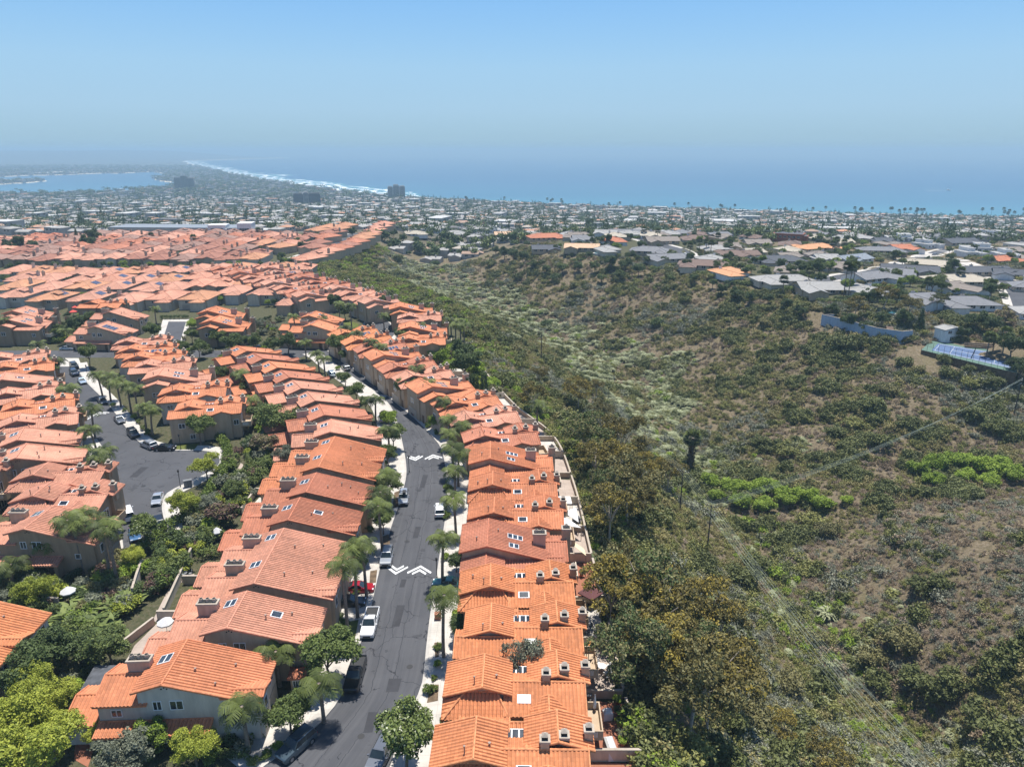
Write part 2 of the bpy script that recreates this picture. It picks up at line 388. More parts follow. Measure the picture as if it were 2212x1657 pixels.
def concrete_mat(name, base, joint=True):
    m, t, b = newmat(name)
    g = N(t, 'ShaderNodeNewGeometry'); P = g.outputs['Position']
    c = ramp(t, noise(t, .5, P, 5, .65).outputs[0], [(.28, tuple(x * .72 for x in base)), (.72, base)])
    st = noise(t, .23, P, 4)
    c = mixc(t, mathn(t, 'MULTIPLY', mathn(t, 'GREATER_THAN', st.outputs[0], .62), .35), c, tuple(x * .6 for x in base))
    if joint:
        br = N(t, 'ShaderNodeTexBrick'); br.offset = 0; L(t, P, br.inputs['Vector']); br.inputs['Scale'].default_value = 1
        br.inputs['Brick Width'].default_value = 1.5; br.inputs['Row Height'].default_value = 1.5; br.inputs['Mortar Size'].default_value = .025
        c = mixc(t, mathn(t, 'MULTIPLY', br.outputs['Fac'], .5), c, tuple(x * .45 for x in base))
    L(t, c, b.inputs['Base Color']); b.inputs['Roughness'].default_value = .9; b.inputs['Specular IOR Level'].default_value = .2
    return m
M = {}
M['asphalt'] = asphalt_mat()
M['concrete'] = concrete_mat("pale_concrete", (.56, .52, .46))
M['kerb'] = concrete_mat("kerb_concrete", (.50, .47, .42), False)
M['paver'] = concrete_mat("terracotta_paver", (.36, .15, .09))
M['patio'] = concrete_mat("patio_stone", (.44, .36, .30))
M['paint'] = plain("road_paint", (.82, .82, .8), .6, var=.1, scale=3)
M['lawn'] = plain("lawn_grass", (.10, .115, .03), .95, var=.35, scale=.6, spec=.1)
M['soil'] = plain("bed_soil", (.14, .10, .065), .95, var=.4, scale=1.2, spec=.1)

MAIN_L = PW2([(540,1680),(577,1651),(674,1578),(733,1511),(769,1420),(796,1335),(821,1228),(845,1140),(868,1070),(877,1000),(850,890),(815,850),(770,820),(728,790),(700,768),(683,760)])
MAIN_R = PW2([(835,1680),(866,1585),(892,1524),(912,1475),(921,1396),(930,1323),(943,1243),(951,1190),(956,1157),(966,1082),(963,1020),(958,988),(945,957),(898,907),(845,863),(800,825),(760,795),(728,772),(706,758)])
def even(pts, n):
    p = resample(pts, .5); d = [0]
    for a, b in zip(p, p[1:]): d.append(d[-1] + (b - a).length)
    out = []
    for s in np.linspace(0, d[-1], n):
        i = min(int(np.searchsorted(d, s)), len(p) - 1); i = max(i, 1)
        t = (s - d[i - 1]) / max(1e-6, d[i] - d[i - 1]); out.append(p[i - 1].lerp(p[i], min(1, t)))
    return out
ML, MR = even(MAIN_L, 90), even(MAIN_R, 90)
mb = MB(); strip_between(mb, ML, MR, .02)
tag(mb.build("street", M['asphalt']), kind='structure')
def walk(name, edge, width, sgn, z=.14, mat='concrete'):
    k = MB(); e1 = offset(edge, sgn * .42); strip_between(k, edge, e1, z, 0, .2)
    tag(k.build(name + "_kerb", M['kerb']), kind='structure')
    s = MB(); strip_between(s, offset(edge, sgn * .424), offset(edge, sgn * (.42 + width)), z - .006, 0, .2)
    tag(s.build(name + "_pavement", M[mat]), kind='structure')
walk("street_west", ML, 4.6, -1); walk("street_east", MR, 4.2, 1)
LEFT_L = PW2([(267,1185),(258,1110),(247,1032),(239,999),(210,950),(167,901),(139,851),(111,793),(106,782)])
LEFT_R = PW2([(356,1160),(357,1135),(352,1112),(350,1091),(361,1066),(398,1046),(456,1018),(474,1001),(472,988),(455,977),(434,974),(378,974),(340,969),(303,957),(272,924),(231,871),(190,830),(172,806),(166,786)])
mb = MB(); poly(mb, resample(LEFT_L, 2) + resample(LEFT_R, 1.5)[::-1], .02)
tag(mb.build("cul_de_sac_road", M['asphalt']), kind='structure')
walk("lane_west", resample(LEFT_L, 2), 2.6, -1); walk("lane_east", resample(LEFT_R, 1.5), 2.4, 1)
mb = MB(); poly(mb, PW2([(-300,773),(85,773),(168,773),(400,772),(590,772),(640,775),(683,762),(706,757),(712,740),(640,745),(590,757),(400,757),(-300,758)]), .012)
tag(mb.build("cross_road", M['asphalt']), kind='structure')
mb = MB(); poly(mb, PW2([(84,774),(170,774),(176,790),(160,792),(106,792)]), .03); poly(mb, PW2([(340,748),(374,748),(372,738),(350,738)]), .03)
tag(mb.build("concrete_apron", M['concrete']), kind='structure')
mb = MB(); poly(mb, PW2([(335,747),(396,747),(412,690),(352,690)]), .016)
tag(mb.build("court_pavement", M['concrete']), kind='structure')
mb = MB(); poly(mb, PW2([(350,739),(389,739),(402,695),(364,695)]), .026)
tag(mb.build("court_road", M['asphalt']), kind='structure')
LOOP = PW2([(712,742),(770,735),(829,726),(806,709),(787,694),(775,679),(790,675),(806,676),(829,688),(848,707),(847,728),(800,742),(730,756)])
mb = MB(); poly(mb, resample(LOOP, 2, True), .024); tag(mb.build("loop_road", M['asphalt']), kind='structure')
mb = MB(); poly(mb, resample(PW2([(768,682),(764,664),(800,655),(835,672),(866,700),(872,728),(846,738),(800,745),(790,700)]), 2, True), .016)
tag(mb.build("loop_pavement", M['concrete']), kind='structure')
ROADPTS = []
def ribbon(name, pts, width, mat, dz=.05, loc_up=True):
    c = resample([Vector(G(*p)[:2]) for p in pts], 4); a, b = offset(c, -width / 2), offset(c, width / 2); m_ = MB(); ROADPTS.extend((p.x, p.y) for p in c)
    za = terrain(np.array([p.x for p in a]), np.array([p.y for p in a])) + dz; zb = terrain(np.array([p.x for p in b]), np.array([p.y for p in b])) + dz
    for i in range(len(a) - 1):
        m_.face([(*a[i], za[i]), (*b[i], zb[i]), (*b[i + 1], zb[i + 1]), (*a[i + 1], za[i + 1])])
    tag(m_.build(name, M[mat]), kind='structure'); return c
for nm, pts, w_ in [("upper_road", [(560,590),(584,598),(592,612),(610,628),(650,645),(690,662),(730,676)], 9), ("ridge_road", [(640,561),(669,551),(717,531),(751,513),(768,505)], 10),
                    ("hilltop_road", [(1750,612),(1890,586),(1990,557),(2050,540)], 8), ("hilltop_road", [(1478,562),(1478,545),(1430,530),(1380,515)], 9), ("hilltop_road", [(2212,665),(2195,630),(2160,600),(2050,560),(1990,556)], 8)]:
    ribbon(nm + "_pavement", pts, w_ + 7, 'concrete', .05); ribbon(nm, pts, w_, 'asphalt', .10)

# patches and manhole covers
PATCH = concrete_mat("asphalt_patch", (.055, .055, .060), False); IRON = plain("cast_iron", (.035, .034, .034), .6, .4)
for px, py, a_, b_ in [(860, 1330, 1.6, 5), (900, 1150, 1.3, 4), (850, 1480, 2.2, 2.4), (915, 1040, 1.4, 6), (300, 1020, 2.2, 5), (800, 1560, 1.5, 3.2), (870, 1260, 1.1, 2.2)]:
    a_ *= .7; mb = MB(); c_ = W(px, py, 0); mb.face([(c_[0] - a_ / 2, c_[1] - b_ / 2, .025), (c_[0] + a_ / 2, c_[1] - b_ / 2 + .1, .025), (c_[0] + a_ / 2 + .1, c_[1] + b_ / 2, .025), (c_[0] - a_ / 2, c_[1] + b_ / 2, .025)]); tag(mb.build("road_patch", PATCH), kind='structure')
for px, py, lab in [(885, 1440, "on the street between the two pickups and the east kerb"), (880, 1170, "on the street above the large chevrons"), (905, 1060, "on the street below the second chevrons"), (310, 1050, "in the middle of the cul-de-sac"), (780, 1590, "on the street near the blue-grey SUV")]:
    mb = MB(); c_ = W(px, py, 0); mb.bar((0, 0, -.05), (0, 0, .012), .42, 0, 16); tag(mb.build("manhole_cover", IRON, None, (c_[0], c_[1], .02)), "round iron manhole cover " + lab, 'manhole cover', 'manhole covers')
M['paint'] = concrete_mat("worn_road_paint", (.78, .78, .76), False)
# painted double chevrons on the speed humps
def chevron(c, dirv, w_, sgn):
    d = Vector(dirv).normalized(); s = Vector((d.y, -d.x)); m_ = MB()
    for k in range(2):
        hw, dep = (w_, 1.9) if k == 0 else (w_ * .60, 1.15); th = .62; o = c + d * sgn * (1.3 if k == 0 else .25)
        for q in (-1, 1):
            a = o; b = o + s * q * hw - d * dep * sgn; a2 = a - d * sgn * th; b2 = b - d * sgn * th * .75 - s * q * .12
            m_.face([(a.x, a.y, .03), (b.x, b.y, .03), (b2.x, b2.y, .03), (a2.x, a2.y, .03)])
    tag(m_.build("chevron_marking", M['paint']), kind='structure')
for (lx, ly), (rx, ry), dv in [((857,1231), (907,1231), (0, 1)), ((897,990), (936,987), (-.18, 1)), ((790,855), (822,856), (-.5, .85)), ((188,903), (217,893), (-.62, .78))]:
    chevron(Vector(W(lx, ly)[:2]), dv, 1.75, -1); chevron(Vector(W(rx, ry)[:2]), dv, 1.95, 1)

# ---------------------------------------------------------------- house materials
def tile_mat(name, c, worn=.25, pale=None):
    m, t, b = newmat(name)
    uv = N(t, 'ShaderNodeUVMap'); sp = N(t, 'ShaderNodeSeparateXYZ'); L(t, uv.outputs[0], sp.inputs[0])
    u = mathn(t, 'DIVIDE', sp.outputs[0], .34); v = mathn(t, 'DIVIDE', sp.outputs[1], .42)
    cx = N(t, 'ShaderNodeCombineXYZ'); L(t, mathn(t, 'FLOOR', u), cx.inputs[0]); L(t, mathn(t, 'FLOOR', v), cx.inputs[1])
    wn = N(t, 'ShaderNodeTexWhiteNoise', noise_dimensions='3D'); oi = N(t, 'ShaderNodeObjectInfo'); L(t, oi.outputs['Random'], cx.inputs[2]); L(t, cx.outputs[0], wn.inputs['Vector'])
    pale = pale or tuple(min(1, x * 1.5 + .02) for x in c)
    col = ramp(t, wn.outputs[0], [(0, tuple(x * .84 for x in c)), (.5, c), (.9, tuple(min(1, x * 1.08) for x in c)), (1, tuple(.6 * x + .4 * y for x, y in zip(c, pale)))])
    g = N(t, 'ShaderNodeNewGeometry'); n = noise(t, .35, g.outputs['Position'], 5, .7)
    col = mixc(t, mathn(t, 'MULTIPLY', ramp(t, n.outputs[0], [(.42, (0, 0, 0)), (.68, (1, 1, 1))]), worn), col, tuple(x * .62 + .03 for x in c))
    n2 = noise(t, 1.3, g.outputs['Position'], 4)
    col = mixc(t, mathn(t, 'MULTIPLY', mathn(t, 'GREATER_THAN', n2.outputs[0], .64), .35), col, pale)
    ms = N(t, 'ShaderNodeMapping'); L(t, uv.outputs[0], ms.inputs[0]); ms.inputs['Scale'].default_value = (1.1, .14, 1)
    cs = N(t, 'ShaderNodeVectorMath', operation='ADD'); L(t, ms.outputs[0], cs.inputs[0]); co = N(t, 'ShaderNodeCombineXYZ'); L(t, mathn(t, 'MULTIPLY', oi.outputs['Random'], 50.0), co.inputs[0]); L(t, co.outputs[0], cs.inputs[1])
    stn = noise(t, 1.0, cs.outputs[0], 4, .6)
    col = mixc(t, mathn(t, 'MULTIPLY', ramp(t, stn.outputs[0], [(.5, (0, 0, 0)), (.72, (1, 1, 1))]), .55), col, tuple(x * .45 + .02 for x in c))
    fade = noise(t, .13, g.outputs['Position'], 3)
    col = mixc(t, mathn(t, 'MULTIPLY', ramp(t, fade.outputs[0], [(.45, (0, 0, 0)), (.7, (1, 1, 1))]), .5), col, pale)
    # pans between the barrels have their shade painted in; each course's lap is darker too
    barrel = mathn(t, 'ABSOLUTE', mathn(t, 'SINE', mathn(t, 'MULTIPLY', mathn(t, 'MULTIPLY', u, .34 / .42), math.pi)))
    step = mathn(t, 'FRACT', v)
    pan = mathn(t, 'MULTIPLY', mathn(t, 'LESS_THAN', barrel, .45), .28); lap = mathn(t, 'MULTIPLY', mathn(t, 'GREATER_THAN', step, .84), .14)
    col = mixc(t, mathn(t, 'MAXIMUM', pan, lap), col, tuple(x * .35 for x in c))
    L(t, col, b.inputs['Base Color']); b.inputs['Roughness'].default_value = .8; b.inputs['Specular IOR Level'].default_value = .25
    h = mathn(t, 'ADD', mathn(t, 'MULTIPLY', barrel, .07), mathn(t, 'MULTIPLY', step, .05))
    bump(t, b, h, .8, 1.0)
    return m
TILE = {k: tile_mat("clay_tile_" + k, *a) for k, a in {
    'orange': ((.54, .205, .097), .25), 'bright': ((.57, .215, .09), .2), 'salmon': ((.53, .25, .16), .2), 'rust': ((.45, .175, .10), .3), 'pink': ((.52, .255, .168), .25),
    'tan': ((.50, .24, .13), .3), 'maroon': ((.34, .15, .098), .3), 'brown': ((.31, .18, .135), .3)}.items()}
CAP = {k: plain("ridge_cap_" + k, c, .8, var=.3, scale=2.5) for k, c in {'orange': (.56, .20, .09), 'bright': (.6, .24, .1), 'salmon': (.55, .24, .15), 'rust': (.46, .16, .085), 'pink': (.52, .27, .19), 'tan': (.5, .25, .14), 'maroon': (.25, .1, .07), 'brown': (.25, .13, .09)}.items()}
def stucco(name, c):
    m, t, b = newmat(name)
    g = N(t, 'ShaderNodeNewGeometry'); P = g.outputs['Position']
    mp = N(t, 'ShaderNodeMapping'); L(t, P, mp.inputs[0]); mp.inputs['Scale'].default_value = (1.2, 1.2, .25)
    col = ramp(t, noise(t, 1.0, mp.outputs[0], 5, .65).outputs[0], [(.3, tuple(x * .8 for x in c)), (.7, tuple(min(1, x * 1.08) for x in c))])
    L(t, col, b.inputs['Base Color']); b.inputs['Roughness'].default_value = .92; b.inputs['Specular IOR Level'].default_value = .15
    bump(t, b, noise(t, 9, P, 3).outputs[0], .25, .05)
    return m
STUC = {'tan': stucco("stucco_tan", (.47, .36, .25)), 'grey': stucco("stucco_grey", (.55, .50, .43)), 'brown': stucco("stucco_brown", (.36, .26, .17)), 'cream': stucco("stucco_cream", (.58, .50, .39)), 'bluewhite': stucco("blue_white_paint", (.36, .45, .55)), 'white': stucco("stucco_white", (.72, .71, .69)), 'pinkish': stucco("stucco_pink", (.50, .36, .28)), 'brick': stucco("brick_red", (.30, .10, .055))}
def glass_mat():
    m, t, b = newmat("window_glass")
    g = N(t, 'ShaderNodeNewGeometry')
    L(t, ramp(t, noise(t, .8, g.outputs['Position'], 2).outputs[0], [(.35, (.012, .016, .022)), (.7, (.05, .06, .07))]), b.inputs['Base Color'])
    b.inputs['Roughness'].default_value = .08; b.inputs['Specular IOR Level'].default_value = .7
    return m
M['glass'] = glass_mat()
M['frame'] = plain("white_frame", (.75, .75, .73), .5, var=.05)
M['dark'] = plain("dark_void", (.02, .018, .016), .9, var=.2)
M['door'] = plain("wood_door", (.14, .08, .045), .6, var=.25)
M['garage'] = plain("garage_door_paint", (.42, .36, .29), .6, var=.06)
M['metal'] = plain("vent_metal", (.30, .22, .17), .5, .3, var=.2)
M['crown'] = concrete_mat("chimney_crown", (.47, .40, .32), False)
M['railing'] = plain("white_railing", (.78, .77, .74), .5, var=.05)
def pv_mat():
    m, t, b = newmat("solar_cells")
    uv = N(t, 'ShaderNodeUVMap'); br = N(t, 'ShaderNodeTexBrick'); br.offset = 0; L(t, uv.outputs[0], br.inputs['Vector'])
    br.inputs['Scale'].default_value = 1; br.inputs['Brick Width'].default_value = 1.0; br.inputs['Row Height'].default_value = 1.6; br.inputs['Mortar Size'].default_value = .04
    br.inputs['Color1'].default_value = (.012, .03, .09, 1); br.inputs['Color2'].default_value = (.016, .04, .11, 1); br.inputs['Mortar'].default_value = (.25, .28, .33, 1)
    L(t, br.outputs[0], b.inputs['Base Color']); b.inputs['Roughness'].default_value = .18
    return m
M['pv'] = pv_mat()

# ---------------------------------------------------------------- house pieces (local metres, camera side at low y)
BARRELS = True      # real barrel-tile corrugation on the roofs near enough to show it
class House:
    def __init__(s, wall='tan', tile='orange', barrels=None):
        s.barrels = BARRELS if barrels is None else barrels; s.w = MB(); s.r = MB(); s.kids = []; s.wm = wall; s.tm = tile; s.planes = []
    def plane(s, pts, down, t=.2):
        d = Vector(down); a = Vector((-d.y, d.x)); z0, z1 = min(p[2] for p in pts), max(p[2] for p in pts)
        hd = [p[0] * d.x + p[1] * d.y for p in pts]; run = max(hd) - min(hd); sc = math.hypot(run, z1 - z0) / max(run, 1e-6)
        uv = [(p[0] * a.x + p[1] * a.y, h * sc) for p, h in zip(pts, hd)]
        if s.barrels:
            us = [q[0] for q in uv]; stp = .105; k0, k1 = math.floor(min(us) / stp), math.ceil(max(us) / stp)
            P = [(q[0], q[1], p) for q, p in zip(uv, pts)]; prof = (0, .085, .085, 0)
            def cut(poly, u, keep_hi):
                out = []
                for i in range(len(poly)):
                    A, B = poly[i - 1], poly[i]; ia = (A[0] >= u) == keep_hi or A[0] == u; ib = (B[0] >= u) == keep_hi or B[0] == u
                    if ia != ib:
                        f = (u - A[0]) / (B[0] - A[0]); out.append((u, A[1] + (B[1] - A[1]) * f, tuple(A[2][j] + (B[2][j] - A[2][j]) * f for j in range(3))))
                    if ib: out.append(B)
                return out
            for k in range(k0, k1):
                q = cut(cut(P, k * stp, True), (k + 1) * stp, False)
                if len(q) < 3: continue
                hh = lambda u: np.interp((u / stp) % 4, (0, 1, 2, 3, 4), (0, .095, .095, 0, 0))
                s.r.face([(p[0], p[1], p[2] + .01 + float(hh(u))) for u, v_, p in q], 0, [(u, v_) for u, v_, p in q])
            s.r.slab(pts, t, 1, uv, 1)
        else: s.r.slab(pts, t, 0, uv, 1)
    def cap(s, p, q, r=.13): s.r.bar(p, q, r, 1, 6)
    def gable(s, x0, x1, y0, y1, xr, zr, p, axis='y', ov=.5, rake=.4, zb=-.8, walls=True, caps=True):
        F = (lambda x, y, z: (x, y, z)) if axis == 'y' else (lambda y, x, z: (x, y, z))
        if axis == 'x': pass
        dn = ((-1, 0), (1, 0)) if axis == 'y' else ((0, -1), (0, 1))
        zl, zq = zr - p * (xr - x0), zr - p * (x1 - xr)
        ya, yb = y0 - rake, y1 + rake
        e0, e1 = x0 - ov, x1 + ov
        A = [F(e0, ya, zl - p * ov), F(xr, ya, zr), F(xr, yb, zr), F(e0, yb, zl - p * ov)]
        B = [F(e1, ya, zq - p * ov), F(e1, yb, zq - p * ov), F(xr, yb, zr), F(xr, ya, zr)]
        s.plane(A, dn[0]); s.plane(B, dn[1])
        if caps:
            up = lambda P: (P[0], P[1], P[2] + .05)
            s.cap(up(A[1]), up(A[2]))
            for P, Q in ((A[0], A[1]), (A[3], A[2]), (B[0], B[3]), (B[1], B[2])): s.cap(up(P), up(Q), .1)
        if walls:
            t = .1
            for yy in (y0, y1): s.w.face([F(x0, yy, zb), F(x1, yy, zb), F(x1, yy, zq - t), F(xr, yy, zr - t), F(x0, yy, zl - t)])
            s.w.face([F(x0, y0, zb), F(x0, y1, zb), F(x0, y1, zl - t), F(x0, y0, zl - t)])
            s.w.face([F(x1, y0, zb), F(x1, y1, zb), F(x1, y1, zq - t), F(x1, y0, zq - t)])
    def shed(s, x0, x1, y0, y1, zhi, zlo, down='-y', walls=True, zb=-.8, ov=.3):
        # the high edge meets a wall; down = direction of fall
        if down == '-y':   pts = [(x0 - ov, y0 - ov, zlo), (x1 + ov, y0 - ov, zlo), (x1 + ov, y1, zhi), (x0 - ov, y1, zhi)]; d = (0, -1)
        elif down == '+y': pts = [(x0 - ov, y0, zhi), (x1 + ov, y0, zhi), (x1 + ov, y1 + ov, zlo), (x0 - ov, y1 + ov, zlo)]; d = (0, 1)
        elif down == '-x': pts = [(x0 - ov, y0 - ov, zlo), (x1, y0 - ov, zhi), (x1, y1 + ov, zhi), (x0 - ov, y1 + ov, zlo)]; d = (-1, 0)
        else:              pts = [(x0, y0 - ov, zhi), (x1 + ov, y0 - ov, zlo), (x1 + ov, y1 + ov, zlo), (x0, y1 + ov, zhi)]; d = (1, 0)
        s.plane(pts, d)
        hi = [p for p in pts if p[2] == zhi]; s.cap((hi[0][0], hi[0][1], zhi + .04), (hi[1][0], hi[1][1], zhi + .04), .11)
        if walls: s.w.box(x0, x1, y0, y1, zb, zlo - .05)
    def hip(s, x0, x1, y0, y1, ze, p, ov=.5, zb=-.8, front=True):
        a0, a1, b0, b1 = x0 - ov, x1 + ov, y0 - ov, y1 + ov; zl = ze - p * ov
        wx, wy = a1 - a0, b1 - b0
        if wx >= wy:
            h = wy / 2; zr = zl + p * h; r0, r1 = (a0 + h, (b0 + b1) / 2, zr), (a1 - h, (b0 + b1) / 2, zr)
            s.plane([(a0, b0, zl), (a1, b0, zl), r1, r0], (0, -1)); s.plane([(a1, b1, zl), (a0, b1, zl), r0, r1], (0, 1))
            s.plane([(a1, b0, zl), (a1, b1, zl), r1], (1, 0)); s.plane([(a0, b1, zl), (a0, b0, zl), r0], (-1, 0))
            cs = [((a0, b0), r0), ((a0, b1), r0), ((a1, b0), r1), ((a1, b1), r1)]
        else:
            h = wx / 2; zr = zl + p * h; r0, r1 = ((a0 + a1) / 2, b0 + h, zr), ((a0 + a1) / 2, b1 - h, zr)
            s.plane([(a0, b0, zl), (a1, b0, zl), r0], (0, -1)); s.plane([(a1, b1, zl), (a0, b1, zl), r1], (0, 1))
            s.plane([(a1, b0, zl), (a1, b1, zl), r1, r0], (1, 0)); s.plane([(a0, b1, zl), (a0, b0, zl), r0, r1], (-1, 0))
            cs = [((a0, b0), r0), ((a1, b0), r0), ((a0, b1), r1), ((a1, b1), r1)]
        for (q, r_) in cs: s.cap((q[0], q[1], zl + .03), (r_[0], r_[1], r_[2] + .03), .12)
        s.cap((r0[0], r0[1], r0[2] + .04), (r1[0], r1[1], r1[2] + .04))
        s.w.box(x0, x1, y0, y1, zb, ze - .1)
        return zr
    def chimney(s, x, y, wx, wy, z0, z1, pots=2, cap=False, mat=None):
        m_ = MB(); m_.box(x - wx / 2, x + wx / 2, y - wy / 2, y + wy / 2, z0, z1)
        m_.box(x - wx / 2 - .12, x + wx / 2 + .12, y - wy / 2 - .12, y + wy / 2 + .12, z1, z1 + .25, 1, True)
        m_.box(x - wx / 2 + .12, x + wx / 2 - .12, y - wy / 2 + .12, y + wy / 2 - .12, z1 + .25, z1 + .3, 2)
        for k in range(pots):
            px = x + (k - (pots - 1) / 2) * (wx / max(pots, 1)) if wx >= wy else x; py = y if wx >= wy else y + (k - (pots - 1) / 2) * (wy / max(pots, 1))
            if cap:
                m_.bar((px, py, z1 + .28), (px, py, z1 + .62), .3, 2, 8); m_.bar((px, py, z1 + .62), (px, py, z1 + .95), .46, 1, 4, r2=.08)
            else:
                m_.bar((px, py, z1 + .28), (px, py, z1 + .72), .26, 1, 8); m_.bar((px, py, z1 + .72), (px, py, z1 + .74), .2, 2, 8)
        s.kids.append(('roof', 'chimney', m_, [STUC[mat or s.wm], M['crown'], M['dark']], None))
    def onplane(s, x, y, wx, wy, zf, h=.16, name='skylight', panes=2, mats=('frame', 'glass'), along='x'):
        """a framed light or panel lying on a slope; zf(x,y) is the roof height"""
        m_ = MB(); c = [(x - wx / 2, y - wy / 2), (x + wx / 2, y - wy / 2), (x + wx / 2, y + wy / 2), (x - wx / 2, y + wy / 2)]
        top = [(a, b, zf(a, b) + h) for a, b in c]; m_.slab(top, h + .1)
        g = MB(); n = panes
        for k in range(n):
            if along == 'x': q = [(x - wx / 2 + wx * (k + .1) / n, y - wy * .42), (x - wx / 2 + wx * (k + .9) / n, y - wy * .42), (x - wx / 2 + wx * (k + .9) / n, y + wy * .42), (x - wx / 2 + wx * (k + .1) / n, y + wy * .42)]
            else: q = [(x - wx * .44, y - wy / 2 + wy * (k + .1) / n), (x + wx * .44, y - wy / 2 + wy * (k + .1) / n), (x + wx * .44, y - wy / 2 + wy * (k + .9) / n), (x - wx * .44, y - wy / 2 + wy * (k + .9) / n)]
            g.slab([(a, b, zf(a, b) + h + .03) for a, b in q], .02, 0, [(a, b) for a, b in q])
        s.kids.append(('roof', name, m_, [M[mats[0]]], ('pane', g, [M[mats[1]]])))
    def vent(s, x, y, z, h=.5, r=.09):
        m_ = MB(); m_.bar((x, y, z - .1), (x, y, z + h), r, 0, 8); m_.bar((x, y, z + h), (x, y, z + h + .12), r * 1.7, 0, 8)
        s.kids.append(('roof', 'vent_pipe', m_, [M['metal']], None))
    def opening(s, kind, x, y, z, wd, ht, face='-y', panes=2):
        """window / door / garage door standing a little proud of a wall"""
        F = {'-y': lambda u, o, z_: (x + u, y - o, z_), '+x': lambda u, o, z_: (x + o, y + u, z_), '-x': lambda u, o, z_: (x - o, y + u, z_), '+y': lambda u, o, z_: (x + u, y + o, z_)}[face]
        def pbox(m_, u0, u1, z0, z1, o0, o1, mi=0):
            a = [F(u, o, zz) for zz in (z0, z1) for u, o in ((u0, o0), (u1, o0), (u1, o1), (u0, o1))]
            for q in ((0, 1, 5, 4), (1, 2, 6, 5), (2, 3, 7, 6), (3, 0, 4, 7), (4, 5, 6, 7), (3, 2, 1, 0)): m_.face([a[k] for k in q], mi)
        m_ = MB()
        if kind == 'window':
            fr = .08
            pbox(m_, -wd / 2, wd / 2, z, z + fr, -.02, .07); pbox(m_, -wd / 2, wd / 2, z + ht - fr, z + ht, -.02, .07)
            for k in range(panes + 1):
                u = -wd / 2 + (wd - fr) * k / panes; pbox(m_, u, u + fr, z + fr, z + ht - fr, -.02, .065)
            g = MB(); pbox(g, -wd / 2 + fr, wd / 2 - fr, z + fr, z + ht - fr, -.02, .025)
            s.kids.append(('house', 'window', m_, [M['frame']], ('pane', g, [M['glass']])))
        elif kind == 'garage_door':
            for k in range(4): pbox(m_, -wd / 2, wd / 2, z + ht * k / 4 + .015, z + ht * (k + 1) / 4 - .015, -.02, .05)
            s.kids.append(('house', 'garage_door', m_, [M['garage']], None))
        else:
            pbox(m_, -wd / 2, wd / 2, z, z + ht, -.02, .05); g = MB(); pbox(g, wd * .3, wd * .42, z + ht * .45, z + ht * .5, .05, .12)
            s.kids.append(('house', 'door', m_, [M['door']], ('handle', g, [M['metal']])))
    def extra(s, name, m_, mats, sub=None, of='house'): s.kids.append((of, name, m_, mats, sub))
    def build(s, name, label, cat='house', group=None, loc=(0, 0, 0), rz=0.0, tiles=None):
        root = empty(name, loc, rz); tag(root, label, cat, group)
        s.w.build('wall', [STUC[s.wm]], root)
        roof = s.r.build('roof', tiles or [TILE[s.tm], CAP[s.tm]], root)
        for of, nm, m_, mats, sub in s.kids:
            o = m_.build(nm, mats, roof if of == 'roof' else root)
            if sub:
                if of == 'roof': m2 = sub[1].build(sub[0], sub[2], o) if False else sub[1].build('skylight_pane' if nm == 'skylight' else 'solar_cell', sub[2], roof)
                else: sub[1].build(sub[0], sub[2], o)
        return root

